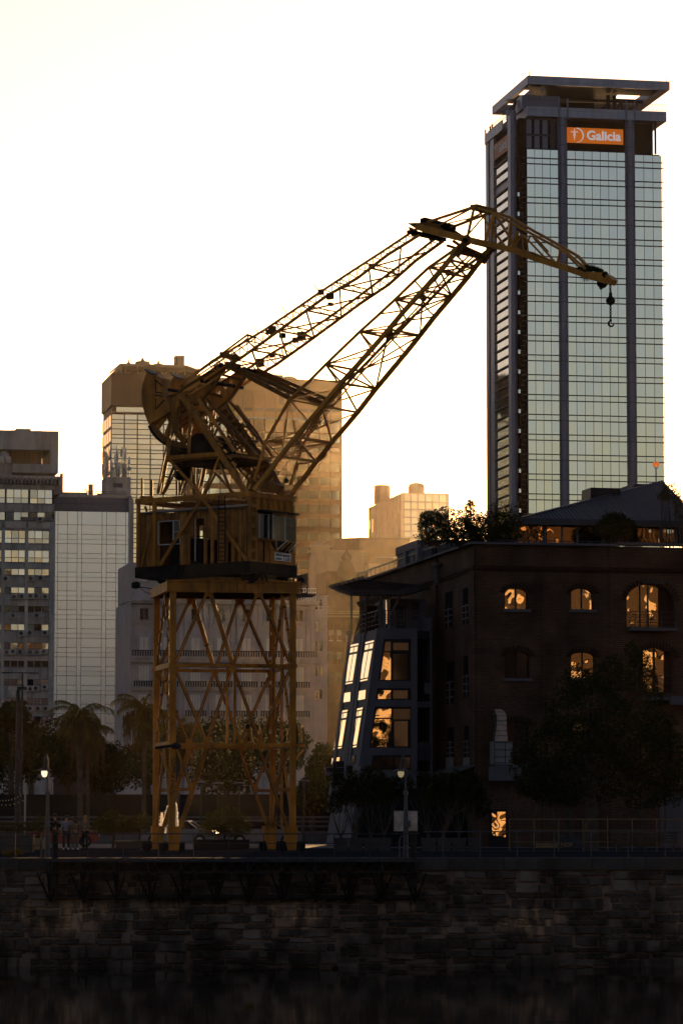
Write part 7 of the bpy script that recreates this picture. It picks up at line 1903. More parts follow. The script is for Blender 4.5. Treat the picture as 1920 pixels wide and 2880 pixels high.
# top and bottom faces: frames and crossed bars
for i in (2, 3, 5, 6, 8, 10, 11):
    a = J1[i]; ubeam('jib_cross_frame', M['jib'], crane, G(a, -jw(a)), G(a, jw(a)), .09)
for i in (1, 2, 3, 4, 6, 8, 9, 10):
    a = J2[i]; ubeam('jib_cross_frame', M['jib'], crane, G(a, -jw(a)), G(a, jw(a)), .09)
for i, j in ((2, 3), (3, 5), (5, 6), (6, 8), (8, 10), (10, 11)):
    a, b = J1[i], J1[j]; m_ = ((a[0] + b[0]) / 2, (a[1] + b[1]) / 2)
    ubeam('jib_lacing', M['jib'], crane, G(a, -jw(a)), G(m_, jw(m_)), .06); ubeam('jib_lacing', M['jib'], crane, G(m_, jw(m_)), G(b, -jw(b)), .06)
for i, j in ((1, 2), (2, 3), (3, 4), (4, 6), (6, 8), (8, 9), (9, 10)):
    a, b = J2[i], J2[j]
    ubeam('jib_lacing', M['jib'], crane, G(a, -jw(a)), G(b, jw(b)), .07); ubeam('jib_lacing', M['jib'], crane, G(a, jw(a)), G(b, -jw(b)), .07)
# inner diaphragms with a hub, plus the ladder running up the inside
for i, j in ((2, 2), (5, 4), (6, 6), (8, 8), (10, 9)):
    a, b = J1[i], J2[j]; c_ = ((a[0] + b[0]) / 2, (a[1] + b[1]) / 2); hub = G(c_, 0)
    for p_ in (G(a, -jw(a)), G(a, jw(a)), G(b, -jw(b)), G(b, jw(b))): ubeam('diaphragm_bar', M['jib'], crane, hub, p_, .07)
    MB().tube(hub - SF.ey * .05, hub + SF.ey * .05, .16, n=8).build('hub_plate', yld, crane)
ld = MB(); 
La = [(x[0] * .5 + y[0] * .5, x[1] * .5 + y[1] * .5) for x, y in zip([plerp(J1, t / 20) for t in range(20)], [plerp(J2, t / 20) for t in range(20)])]
for a, b in zip(La[2:-1], La[3:]):
    for n_ in (.15, .5): ubeam('ladder_rail', M['jib'], crane, G(a, n_), G(b, n_), .05)
    for k_ in range(3): t = k_ / 3; p_ = (a[0] + (b[0] - a[0]) * t, a[1] + (b[1] - a[1]) * t); ld.beam(G(p_, .15), G(p_, .5), .03)
ld.build('jib_ladder', M['jib'], crane)
for (x0_, y0_, x1_, y1_) in ((650, 1400, 1568, 240),): ubeam('hoist_rope', blk, crane, G(loc_(sN(*cg(x0_, y0_), 0)), 0), G(loc_(sN(*ck(1200, 420), 0)), 0), .02)
# head fitting
h0 = J2[-1]
MB().tube(G(h0, -1.2), G(h0, 1.2), .10, n=12).build('head_pin', blk, crane)
for s in (-1, 1):
    MB().tube(G(h0, s * 1.02 - .06), G(h0, s * 1.02 + .06), .24, n=16).build('head_plate', yld, crane)
    a = JB(ck, 1150, 440); ubeam('head_fork', yld, crane, G(h0, s * 1.02), G(a, s * 1.05), .14, .28)
for a, b in (((1200, 385), (1330, 430)), ((1240, 420), (1320, 440)), ((1250, 350), (1240, 420)), ((1290, 375), (1310, 420))): ubeam('head_cross', yld, crane, G(loc_(sN(*ck(*a), 0)), -.9), G(loc_(sN(*ck(*b), 0)), .9), .1)

# ---- fly jib
def FB(c, x, y, n=-1.0): return NP(*c(x, y), n=n)
A_tail, A_tail2 = FB(ck, 800, 187, n=-.9), FB(ck, 950, 215, n=-.9)
bot = [FB(ck, 860, 208), FB(ck, 1000, 250), FB(ck, 1235, 308), FB(ck, 1400, 345), FB(cm, 560, 455), FB(cm, 800, 545, n=-.6), FB(cm, 1100, 640, n=-.4), FB(cm, 1300, 710, n=-.25), FB(cm, 1470, 755, n=-.2)]
bwid = [.9, .95, 1.02, .95, .8, .62, .4, .3, .25]
for s in (-1, 1):
    for i in range(len(bot) - 1):
        ubeam('fly_lower_chord', M['jib'], crane, G(bot[i], s * bwid[i]), G(bot[i + 1], s * bwid[i + 1]), .14, .30 if i < 2 else .24)
MB().prism([G(A_tail, -.95), G(FB(ck, 960, 180), -.95), G(FB(ck, 1020, 190), -.95), G(FB(ck, 1110, 280), -.95), G(FB(ck, 960, 262), -.95), G(FB(ck, 850, 222), -.95)], SF.ey * .12).build('tail_plate', yld, crane)
MB().prism([G(A_tail, .85), G(FB(ck, 960, 180), .85), G(FB(ck, 1110, 280), .85), G(FB(ck, 960, 262), .85)], SF.ey * .12).build('tail_plate', yld, crane)
for (c_, pts, n_) in ((ck, [(805, 215), (865, 235), (848, 285), (830, 290)], -.95), (ck, [(950, 262), (1030, 275), (985, 322), (970, 325)], .95), (ck, [(905, 240), (960, 250), (945, 275), (925, 275)], 0)):
    MB().prism([G(loc_(sN(*c_(*p), n_)), n_) for p in pts], SF.ey * .15).build('tie_bracket', yld, crane)
for (x_, y_, w_) in ((1015, 215, .4), (1100, 235, .36), (960, 200, .3)):
    p_ = loc_(sN(*ck(x_, y_), 0)); MB().box(SF, p_[0] - w_ / 2, p_[0] + w_ / 2, -.4, .4, p_[1] - .15, p_[1] + .25).tube(SF.P(p_[0] + .1, -.45, p_[1] + .1), SF.P(p_[0] + .1, .45, p_[1] + .1), .17, n=10).build('sheave_block', blk, crane)
for a, b in (((1110, 262), (1190, 275)), ((1120, 280), (1185, 290)), ((1155, 265), (1150, 290))): ubeam('hand_rail', M['jib'], crane, sN(*ck(*a), -1), sN(*ck(*b), -1), .05)
apx = FB(ck, 1325, 58, n=-.75)
top = [apx, FB(cm, 420, 128, n=-.7), FB(cm, 640, 250, n=-.6), FB(cm, 770, 318, n=-.55), FB(cm, 1100, 498, n=-.4), FB(cm, 1260, 640, n=-.25)]
twd = [.75, .7, .6, .55, .4, .22]
for s in (-1, 1):
    for i in range(len(top) - 1): ubeam('fly_upper_chord', M['jib'], crane, G(top[i], s * twd[i]), G(top[i + 1], s * twd[i + 1]), .11)
    ubeam('fly_stay', M['jib'], crane, G(FB(ck, 955, 180, n=-.9), s * .9), G(apx, s * .75), .10); ubeam('fly_stay', M['jib'], crane, G(FB(ck, 1045, 205, n=-.5), s * .5), G(FB(ck, 1330, 58, n=-.5), s * .5), .06)
    ubeam('apex_post', M['jib'], crane, G(apx, s * .75), G(h0, s * 1.0), .12); ubeam('apex_post', M['jib'], crane, G(top[1], s * .7), G(FB(cm, 345, 385, n=-.9), s * .95), .13, .22)
ubeam('fly_stay', M['jib'], crane, G(FB(ck, 1045, 205, n=0), 0), G(FB(ck, 1430, 118, n=0), 0), .04); ubeam('fly_stay', M['jib'], crane, G(FB(ck, 1130, 220, n=0), 0), G(FB(ck, 1430, 118, n=0), 0), .06)
ubeam('apex_post', M['jib'], crane, sN(*ck(1265, 290), 0), sN(*ck(1430, 100), 0), .05); ubeam('apex_post', M['jib'], crane, sN(*ck(1345, 75), 0), sN(*ck(1390, 130), 0), .05); ubeam('apex_post', M['jib'], crane, sN(*ck(1410, 110), -.2), sN(*ck(1410, 325), -.2), .07)
ubeam('apex_post', M['jib'], crane, sN(*cm(270, 90), .3), sN(*cm(380, 250), .3), .05); ubeam('apex_post', M['jib'], crane, sN(*cm(230, 90), -.3), sN(*cm(180, 330), -.3), .04)
MB().box(SF, apx[0] - .18, apx[0] + .18, -.8, .8, apx[1] - .12, apx[1] + .1).build('apex_block', yld, crane)
for (a, b, w_) in (((440, 150), (610, 420), .09), ((380, 240), (550, 470), .08), ((450, 165), (640, 470), .06), ((640, 290), (590, 440), .12), ((680, 320), (590, 470), .09), ((680, 320), (690, 500), .05), ((755, 330), (725, 400), .06), ((725, 400), (740, 530), .06), ((690, 330), (940, 590), .07), ((780, 345), (1000, 600), .08), ((800, 350), (920, 480), .05), ((1030, 480), (1000, 600), .12), ((1090, 510), (1062, 618), .06), ((1100, 520), (1240, 660), .07)):
    ubeam('fly_lacing', M['jib'], crane, sN(*cm(*a), -.3 if w_ > .07 else .3), sN(*cm(*b), -.3 if w_ > .07 else .3), w_)
for (a, b) in (((350, 240), (560, 300)), ((430, 400), (600, 470)), ((640, 480), (960, 560)), ((720, 490), (1180, 640)), ((560, 300), (720, 360))): ubeam('hoist_rope', blk, crane, sN(*cm(*a), 0), sN(*cm(*b), 0), .018)
MB().box(SF, loc_(sN(*cm(635, 490), 0))[0], loc_(sN(*cm(675, 490), 0))[0], -.3, .3, loc_(sN(*cm(650, 500), 0))[1], loc_(sN(*cm(650, 470), 0))[1]).build('rope_guide', blk, crane)
# nose with its sheave
nose = MB(); nose.prism([sN(*cm(x_, y_), -.28) for x_, y_ in ((1290, 665), (1420, 672), (1470, 700), (1500, 735), (1480, 780), (1440, 770), (1290, 720))], SF.ey * .5); nose.build('nose_plate', M['jib'], crane)
p_ = sN(*cm(1415, 765), 0); MB().tube(p_ - SF.ey * .08, p_ + SF.ey * .08, .235, n=18).build('nose_sheave', blk, crane)
ubeam('nose_guard', yld, crane, sN(*cm(1395, 822), 0), sN(*cm(1460, 770), 0), .1); ubeam('nose_guard', blk, crane, sN(*cm(1480, 720), 0), sN(*cm(1500, 760), 0), .14)
MB().tube(sN(*cm(1440, 690), -.3), sN(*cm(1440, 690), .3), .14, n=10).build('nose_pin', blk, crane)
# hanging chain, ball and hook
hx = sN(1716, 799, 0); 
def HP(y): 
    q = sN(1716, y, 0); return Vector((hx.x, hx.y, q.z))
def links(y0_, y1_, n_):
    for i in range(n_):
        a, b = HP(y0_ + (y1_ - y0_) * i / n_), HP(y0_ + (y1_ - y0_) * (i + 1) / n_)
        m_ = MB(); mid = (a + b) / 2; hh = (a.z - b.z) / 2 * 1.25; ww_ = .035; d = Vector((1, 0, 0)) if i % 2 else SF.ey
        pts = [mid + Vector((0, 0, hh * math.cos(t))) + d * (ww_ * math.sin(t)) for t in [2 * math.pi * k_ / 8 for k_ in range(9)]]
        m_.path(pts, .017, 4); m_.build('chain_link', blk, crane)
links(799, 822, 4); links(857, 897, 8)
MB().lathe(HP(858), [(.04, 0), (.14, .05), (.2, .16), (.2, .24), (.14, .34), (.08, .38), (.07, .52), (.03, .6)], 14).build('weight_ball', blk, crane, smooth=True)
hk = [HP(897), HP(901), HP(905)] + [HP(908) + Vector((.12 * math.cos(t) + .02, 0, .13 * math.sin(t) - .02)) for t in [math.pi * .65, math.pi * .9, math.pi * 1.15, math.pi * 1.4, math.pi * 1.65, math.pi * 1.85, math.pi * 1.98]]
MB().path(hk, [.03, .055, .05, .035, .04, .045, .045, .04, .03, .015], 6).build('hook', blk, crane)
# spiky plant growing on the nose
sp = MB(); rp = random.Random(8)
for i in range(2600):
    t = rp.random(); px = 1160 + 250 * t; py = 655 - 42 * math.sin(math.pi * min(1, t * 1.05)) * rp.random() ** .5 + rp.uniform(-4, 18)
    c_ = sN(*cm(px, py), rp.uniform(-.25, .25)); d = Vector((rp.uniform(-1, 1), rp.uniform(-1, 1), rp.uniform(-.6, 1))).normalized() * rp.uniform(.08, .2)
    s_ = Vector((rp.uniform(-1, 1), rp.uniform(-1, 1), rp.uniform(-1, 1))).normalized() * .022
    sp.add([c_ - s_, c_ + s_, c_ + d], [(0, 1, 2)])
for i in range(60):
    t = rp.random(); c_ = sN(*cm(1230 + 90 * t, 715), 0); d = Vector((rp.uniform(-.3, .3), 0, -rp.uniform(.1, .35))) * .8; sp.add([c_ - Vector((.01, 0, 0)), c_ + Vector((.01, 0, 0)), c_ + d], [(0, 1, 2)])
sp.build('spiky_plant', M['leaf'], loc=sN(*cm(1290, 670), 0), label='dark spiky air plant growing on the nose of the crane jib', cat='plant')
# ------------------------------------------------------------ vegetation
def leaf_cloud(blobs, n, size, seed, flat=.35):
    """blobs: (centre, rx, ry, rz); leaf clumps spread near the blob surfaces, with gaps"""
    r = random.Random(seed); m_ = MB(); V = m_.v; Fc = m_.f
    tot = sum(b[1] * b[3] for b in blobs)
    for (c, rx, ry, rz) in blobs:
        k = int(n * rx * rz / tot)
        for _ in range(k):
            while True:
                x, y, z = r.uniform(-1, 1), r.uniform(-1, 1), r.uniform(-1, 1); d = x * x + y * y + z * z
                if d < 1 and (d > .3 or r.random() < .25): break
            q = 1 + .18 * math.sin(5 * x + c[0] * 3) * math.cos(4 * z + c[2] * 2) + .06 * r.gauss(0, 1)
            p = Vector((c[0] + x * rx * q, c[1] + y * ry * q, c[2] + z * rz * q))
            s = size * r.uniform(.5, 1.4)
            a = Vector((r.gauss(0, 1), r.gauss(0, 1), r.gauss(0, 1))).normalized(); b = a.orthogonal().normalized(); b.rotate(Matrix.Rotation(r.uniform(0, 6.28), 3, a)); c2_ = a.cross(b)
            i = len(V); V += [p - b * s, p + c2_ * s * .45, p + b * s, p - c2_ * s * .45]; Fc.append((i, i + 1, i + 2, i + 3))
    return m_
def tree(name, base, blobs, n, size, mat, label, cat='tree', trunk=None, limbs=5, tr=.25, group=None, seed=1):
    t = thing(name, base, label, cat, group)
    r = random.Random(seed); cz = sum(b[0][2] for b in blobs) / len(blobs)
    m_ = MB(); top = Vector((sum(b[0][0] for b in blobs) / len(blobs), base[1], cz))
    b0_ = Vector(base); mid = b0_.lerp(top, .55) + Vector((r.uniform(-.1, .1), 0, 0))
    m_.path([b0_, b0_.lerp(mid, .5) + Vector((r.uniform(-.08, .08), 0, 0)), mid, top], [tr * 1.25, tr, tr * .85, tr * .4], 9)
    for i in range(limbs):
        c = blobs[i % len(blobs)][0]; c = Vector(c); s = mid.lerp(top, r.uniform(0, .6)); e = s.lerp(c, .9) + Vector((r.uniform(-.3, .3), 0, r.uniform(-.2, .4)))
        m_.path([s, s.lerp(e, .5) + Vector((0, 0, .25)), e], [tr * .45, tr * .3, tr * .1], 6)
    m_.build('trunk', M['trunk'], t)
    leaf_cloud(blobs, n, size, seed).build('crown', M[mat], t)
    return t
def bl(px, py, Y, rpx, rpy, ry=None):
    p = aty(px, py, Y); s = Y / FPX
    return ((p.x, Y, p.z), rpx * s, (ry or rpx * s * .8), rpy * s)
# big plane tree on the right
Yt = 163
bt = [bl(1650, 2010, Yt, 130, 110), bl(1560, 2110, Yt, 110, 100), bl(1760, 2080, Yt, 130, 120), bl(1500, 2190, Yt, 70, 60), bl(1660, 2170, Yt, 150, 90), bl(1850, 2130, Yt, 90, 110), bl(1820, 2230, Yt, 90, 50), bl(1540, 2225, Yt, 80, 40), bl(1720, 1900, Yt, 55, 60), bl(1630, 1920, Yt, 60, 50), bl(1890, 2200, Yt, 50, 60), bl(1460, 2120, Yt, 30, 40)]
tree('plane_tree', (aty(1662, 2390, Yt).x, Yt, 0), bt, 26000, .085, 'leaf', 'big dark plane tree hiding the lower right of the brick warehouse', limbs=11, tr=.34, seed=3)
# second trunk left of it
tree('street_tree', (aty(1606, 2375, 172).x, 172, 0), [bl(1600, 2180, 172, 60, 60), bl(1590, 2240, 172, 50, 30)], 3500, .08, 'leaf', 'slim dark tree standing just left of the big plane tree trunk', tr=.2, seed=4)
# row of thin young trees / poles under the canopy
for i, (px, w_) in enumerate(((1440, .05), (1497, .05), (1553, .06), (1742, .05), (1806, .05), (1868, .05))):
    p = aty(px, 2360, 176); MB().path([Vector((p.x, 176, 0)), Vector((p.x + .05, 176, 1.6)), Vector((p.x - .06, 176, 3.2))], [w_ * 1.2, w_, w_ * .7], 6).build('stake_pole', M['trunk'], loc=(p.x, 176, 0), label=['slim dark pole at the left end of the warm-lit rails', 'second slim pole from the left under the big tree', 'leaning slim pole left of the double tree trunks', 'slim pole close right of the big tree trunk', 'slim pole behind the slatted park bench', 'rightmost slim pole in front of the pale hoarding'][i], cat='pole', group='slim poles under the big tree')
# tree in front of the balcony
tree('small_tree', (aty(1795, 2370, 170).x, 170, 0), [bl(1800, 1890, 170, 45, 70), bl(1780, 1840, 170, 30, 40), bl(1830, 1960, 170, 40, 40)], 2200, .07, 'leaf', 'tall thin leafy tree top rising before the second large arch', tr=.1, seed=5)
# background trees, left and centre
specs = [(-20, 2110, 100, 130, 262), (90, 2090, 110, 110, 258), (190, 2110, 90, 110, 266), (300, 2140, 90, 100, 268), (30, 2010, 50, 40, 256), (420, 2120, 90, 100, 262), (560, 2090, 110, 90, 270), (700, 2080, 100, 90, 275), (800, 2100, 90, 90, 268), (900, 2150, 60, 110, 250), (640, 2160, 120, 90, 262), (880, 2230, 60, 60, 236)]
labs = ['dark round street tree at the left edge beyond the promenade', 'broad dark tree behind the tall mast lamp', 'dark tree behind the left palm', 'dark tree between the two palms', 'small tree top against the office block windows', 'dark tree just behind the left portal legs', 'dark tree seen high between the portal legs', 'broad dark tree behind the right portal legs', 'dark tree right of the crane portal', 'warm green tree at the foot of the mansard house', 'low dark tree in the middle of the portal', 'dark shrub tree left of the grey bay building']
for i, ((px, py, rx_, ry_, Y), lab) in enumerate(zip(specs, labs)):
    r = random.Random(50 + i)
    bb = [bl(px + r.uniform(-.4, .4) * rx_, py + r.uniform(-.35, .35) * ry_, Y + r.uniform(-2, 2), rx_ * r.uniform(.5, .75), ry_ * r.uniform(.5, .75), 2.5) for _ in range(5)] + [bl(px, py + 20, Y, rx_ * .7, ry_ * .7, 2.5)]
    tree('street_tree', (aty(px, 2300, Y).x, Y, 0), bb, 5200, .17, 'leaf' if i != 9 else 'bush', lab, tr=.25, seed=60 + i)
# terrace plants on the warehouse roof
def tpl(px, py, rpx, rpy, y=2.2, **k):
    p = BW.W(px, py, y); s = p.y / FPX; return ((p.x, p.y, p.z), rpx * s, rpx * s * .6, rpy * s)
zt_ = zp
def shrub(name, blobs, n, size, mat, label, seed, cat='shrub'):
    c = blobs[0][0]; t = thing(name, (c[0], c[1], zp), label, cat)
    m_ = MB(); r = random.Random(seed)
    for b in blobs:
        for _ in range(5):
            e = Vector((b[0][0] + r.uniform(-.7, .7) * b[1], b[0][1], b[0][2] + r.uniform(-.2, .8) * b[3])); s0 = Vector((b[0][0] + r.uniform(-.2, .2), b[0][1], zp))
            m_.path([s0, s0.lerp(e, .5) + Vector((r.uniform(-.1, .1), 0, 0)), e], [.035, .025, .01], 5)
    m_.build('stems', M['trunk'], t); leaf_cloud(blobs, n, size, seed).build('foliage', M[mat], t); return t
shrub('terrace_shrub', [tpl(1265, 1465, 60, 38), tpl(1225, 1485, 45, 30), tpl(1290, 1490, 50, 35), tpl(1195, 1450, 18, 8), tpl(1320, 1430, 18, 20), tpl(1230, 1512, 60, 22), tpl(1300, 1512, 60, 26)], 8500, .065, 'leaf', 'wild bushy tree on the roof terrace against the glowing sky', 11)
shrub('terrace_shrub', [tpl(1215, 1455, 40, 22), tpl(1190, 1475, 20, 12), tpl(1322, 1412, 10, 8)], 1500, .06, 'leaf', 'sparse feathery branches hanging left off the roof terrace', 12)
shrub('terrace_shrub', [tpl(1370, 1480, 70, 45), tpl(1420, 1470, 50, 35), tpl(1350, 1505, 80, 30), tpl(1400, 1500, 70, 30), tpl(1340, 1470, 40, 28)], 9500, .065, 'leaf', 'dark hedge mound beside the left end of the rooftop glazing', 13)
shrub('terrace_shrub', [tpl(1405, 1425, 30, 25), tpl(1435, 1435, 25, 22), tpl(1385, 1440, 18, 22)], 800, .05, 'leaf', 'thin twiggy shrub rising before the tower foot', 14)
shrub('terrace_shrub', [tpl(1728, 1480, 55, 40, 1.6), tpl(1760, 1490, 30, 28, 1.6), tpl(1695, 1495, 20, 20, 1.6)], 9000, .06, 'leaf', 'dense round shrub in front of the rooftop glazing', 15)
shrub('terrace_tree', [tpl(1885, 1385, 34, 28, 1.6), tpl(1915, 1430, 26, 40, 1.6), tpl(1865, 1395, 20, 14, 1.6)], 1600, .06, 'bush', 'small loose tree at the right edge of the roof terrace', 16, 'tree')
shrub('terrace_shrub', [tpl(1480, 1505, 40, 18, 1.2), tpl(1510, 1500, 20, 16, 1.2), tpl(1800, 1515, 8, 12, 1.2)], 900, .05, 'leaf', 'low scattered plants along the terrace edge', 17)
# palms
def palm(px, pyb, pyt, Y, label, seed, nfr=26, L_=3.2, mat='palmleaf', trw=.28):
    r = random.Random(seed); base = Vector((aty(px, 2300, Y).x, Y, 0)); top = aty(px, pyt, Y)
    t = thing('palm_tree', base, label, 'palm tree')
    m_ = MB(); m_.path([base, base.lerp(top, .3), base.lerp(top, .7), top], [trw * 1.15, trw, trw * .9, trw * 1.15], 10)
    m_.build('trunk', M['palmtrunk'], t)
    for i in range(nfr):
        az = 6.283 * i / nfr + r.uniform(-.2, .2); el = r.uniform(.25, 1.15) if i % 3 else r.uniform(-.3, .3); Lf = L_ * r.uniform(.8, 1.15)
        pts = []; d = Vector((math.cos(az) * math.cos(el), math.sin(az) * math.cos(el), math.sin(el))); p = top.copy()
        for k_ in range(9): pts.append(p.copy()); p = p + d * (Lf / 8); d = (d + Vector((0, 0, -.23))).normalized()
        fm = MB()
        for a, b in zip(pts[:-1], pts[1:]):
            side = (b - a).cross(Vector((0, 0, 1))).normalized() if abs((b - a).normalized().z) < .98 else Vector((1, 0, 0))
            fm.beam(a, b, .03)
            for q in range(4):
                o_ = a.lerp(b, q / 4)
                for s in (-1, 1):
                    e = o_ + side * s * r.uniform(.3, .5) + Vector((0, 0, -r.uniform(.25, .55))) + (b - a) * .5
                    w_ = (b - a).normalized() * .03; fm.add([o_ - w_, o_ + w_, e], [(0, 1, 2)])
        fm.build('frond', M[mat], t)
    dm_ = MB()
    for i in range(160):
        az = r.uniform(0, 6.283); rr = r.uniform(.2, 1.3); p = top + Vector((math.cos(az) * rr, math.sin(az) * rr, r.uniform(-.6, 0))); e = p + Vector((r.uniform(-.2, .2), 0, -r.uniform(.8, 2.6)))
        w_ = Vector((.035, 0, 0)); dm_.add([p - w_, p + w_, e], [(0, 1, 2)])
    dm_.build('dead_fronds', M['deadleaf'], t)
palm(225, 2300, 2015, 215, 'tall palm with drooping fronds in front of the pale panelled block', 21, L_=2.2, mat='palmleaf', trw=.17, nfr=22)
palm(247, 2300, 2062, 218, 'second palm trunk standing close behind the first palm', 22, nfr=14, L_=1.8, trw=.11)
palm(405, 2300, 2000, 205, 'warm-lit palm just left of the crane leg', 23, nfr=26, L_=2.1, trw=.13)
palm(500, 2300, 2055, 212, 'warm-lit palm seen through the left portal legs', 24, nfr=18, L_=1.9, trw=.14)
# round bushes and hedges on the promenade
def bush(blobs, n, label, seed, mat='bush', size=.05, cat='bush'):
    c = blobs[0][0]; t = thing('bush', (c[0], c[1], 0), label, cat)
    MB().path([Vector((c[0], c[1], 0)), Vector((c[0] + .05, c[1], c[2] * .5)), Vector(c)], [.08, .06, .02], 6).build('stem', M['trunk'], t)
    leaf_cloud(blobs, n, size, seed).build('foliage', M[mat], t)
bush([bl(630, 2312, 180, 66, 42), bl(600, 2330, 180, 45, 26), bl(665, 2330, 180, 45, 26)], 7000, 'large round clipped bush in the middle between the portal legs', 31)
bush([bl(318, 2315, 178, 45, 34), bl(290, 2325, 178, 38, 24)], 4200, 'rounded bush just left of the crane, left one', 32, 'bush')
bush([bl(390, 2318, 176, 45, 28), bl(360, 2322, 176, 30, 26)], 3600, 'rounded bush just left of the crane, right one', 33, 'bush')
bush([bl(30, 2330, 180, 50, 18), bl(80, 2325, 180, 30, 16)], 1600, 'low ragged hedge at the left edge behind the planter wall', 34)
bush([bl(112, 2320, 182, 22, 26)], 900, 'small bush behind the white pole', 35)
bush([bl(30, 2400, 139, 32, 9), bl(45, 2396, 139, 16, 12)], 900, 'weeds growing on the quay edge at far left', 36, 'leaf_w', .035, 'weeds')
# planted pots by the bay building
PP = [(958, 0), (1000, 1), (1042, 0), (1080, 1), (1205, 0), (1248, 1), (1290, 0), (1335, 1)]
plabs = ['leftmost potted shrub before the grey bay building', 'second potted shrub from the left before the grey bay building', 'third potted shrub before the grey bay building', 'potted shrub just left of the right lamp post', 'potted shrub just right of the square sign back', 'potted shrub right of the lamp post, second from the sign', 'potted shrub right of the lamp post, third from the sign', 'potted shrub nearest the gold-lit street door']
for i, ((px, kd), lab) in enumerate(zip(PP, plabs)):
    Y = 164; p = aty(px, 2385, Y); r = random.Random(70 + i); t = thing('potted_shrub', (p.x, Y, 0), lab, 'potted plant')
    MB().prism([(p.x - .3, Y - .3, 0), (p.x + .3, Y - .3, 0), (p.x + .36, Y - .36, .62), (p.x - .36, Y - .36, .62)], Vector((0, .66, 0))).build('pot', M['pot'], t)
    m_ = MB()
    for k_ in range(9):
        a = r.uniform(-.5, .5); e = Vector((p.x + math.sin(a) * 1.9, Y + r.uniform(-.2, .2), .6 + 2.1 * math.cos(a)))
        m_.path([Vector((p.x + r.uniform(-.06, .06), Y, .6)), Vector((p.x, Y, .6)).lerp(e, .5) + Vector((r.uniform(-.05, .05), 0, 0)), e], [.022, .016, .008], 5)
    m_.build('branches', M['trunk'], t)
    leaf_cloud([bl(px, 2215, Y, 26, 40), bl(px - 12, 2190, Y, 20, 26), bl(px + 12, 2240, Y, 22, 26)], 1500, .06, 80 + i).build('foliage', M['leaf'], t)
tree('street_tree', (aty(985, 2350, 176).x, 176, 0), [bl(990, 2230, 176, 50, 40), bl(1060, 2220, 176, 60, 36), bl(1120, 2210, 176, 50, 32), bl(940, 2260, 176, 30, 30), bl(1040, 2165, 176, 20, 12)], 6500, .07, 'leaf', 'dark leafy tree in front of the ground floor of the grey bay building', tr=.12, seed=44)
tree('street_tree', (aty(1235, 2350, 177).x, 177, 0), [bl(1210, 2250, 177, 40, 30), bl(1290, 2240, 177, 45, 34), bl(1350, 2260, 177, 35, 40)], 3800, .07, 'leaf', 'dark leafy tree in front of the brick side wall awning', tr=.1, seed=45)

# ------------------------------------------------------------ lamps, posts, furniture
def lamp_post(px, pyt, pxg, pyg, Y, label, lit, side):
    b = Vector((aty(px, 2400, Y).x, Y, 0)); zt_ = aty(px, pyt, Y).z; g_ = aty(pxg, pyg, Y)
    t = thing('lamp_post', b, label, 'lamp post')
    m_ = MB(); m_.tube(b, b + Vector((0, 0, 1.2)), .10, .095, n=10); m_.tube(b + Vector((0, 0, 1.2)), b + Vector((0, 0, zt_ * .62)), .085, .06, n=10); m_.lathe(b + Vector((0, 0, zt_ * .62)), [(.09, -.05), (.10, 0), (.09, .08), (.06, .14)], 10)
    dx = g_.x - b.x
    pts = [b + Vector((0, 0, zt_ * .62)), b + Vector((0, 0, zt_ * .85)), b + Vector((dx * .1, 0, zt_ * .95)), b + Vector((dx * .45, 0, zt_)), b + Vector((dx * .85, 0, zt_ * .985)), Vector((g_.x, Y, zt_ * .94)), Vector((g_.x, Y, g_.z + .22))]
    m_.path(pts, [.05, .042, .036, .032, .03, .026, .022], 7); m_.build('post', M['rail'], t)
    MB().lathe(Vector((g_.x, Y, g_.z + .1)), [(.30, -.01), (.28, .03), (.12, .08), (.05, .2)], 14).build('shade', M['iron'], t)
    MB().lathe(g_, [(.02, -.17), (.09, -.13), (.13, -.03), (.13, .05), (.11, .1)], 14).build('globe', M['lamp'] if lit else M['lamp_dim'], t, smooth=True)
lamp_post(133, 2124, 125, 2175, 137.4, 'tall curved lamp post with a bright lit globe at the left quay edge', True, -1)
lamp_post(1141, 2125, 1127, 2176, 137.4, 'slim curved lamp post with a dim globe carrying a square sign', False, -1)
sgn = thing('square_sign', (aty(1140, 2310, 137.3).x, 137.3, aty(1140, 2340, 137.3).z), 'square metal sign seen from behind on the right lamp post', 'sign')
a_, b_ = aty(1107, 2280, 137.55), aty(1174, 2340, 137.55)
fbox('plate', M['metalback'], sgn, Z0, a_.x, b_.x, 137.55, 137.57, b_.z, a_.z)
for z_ in (a_.z - .03, b_.z): fbox('plate_edge', M['rail'], sgn, Z0, a_.x - .02, b_.x + .02, 137.53, 137.548, z_, z_ + .03)
for x_ in (a_.x - .02, b_.x - .01): fbox('plate_edge', M['rail'], sgn, Z0, x_, x_ + .03, 137.52, 137.529, b_.z, a_.z)
fbox('clamp', M['rail'], sgn, Z0, aty(1131, 0, 137.2).x, aty(1150, 0, 137.2).x, 137.2, 137.5, aty(0, 2326, 137).z, aty(0, 2308, 137).z)
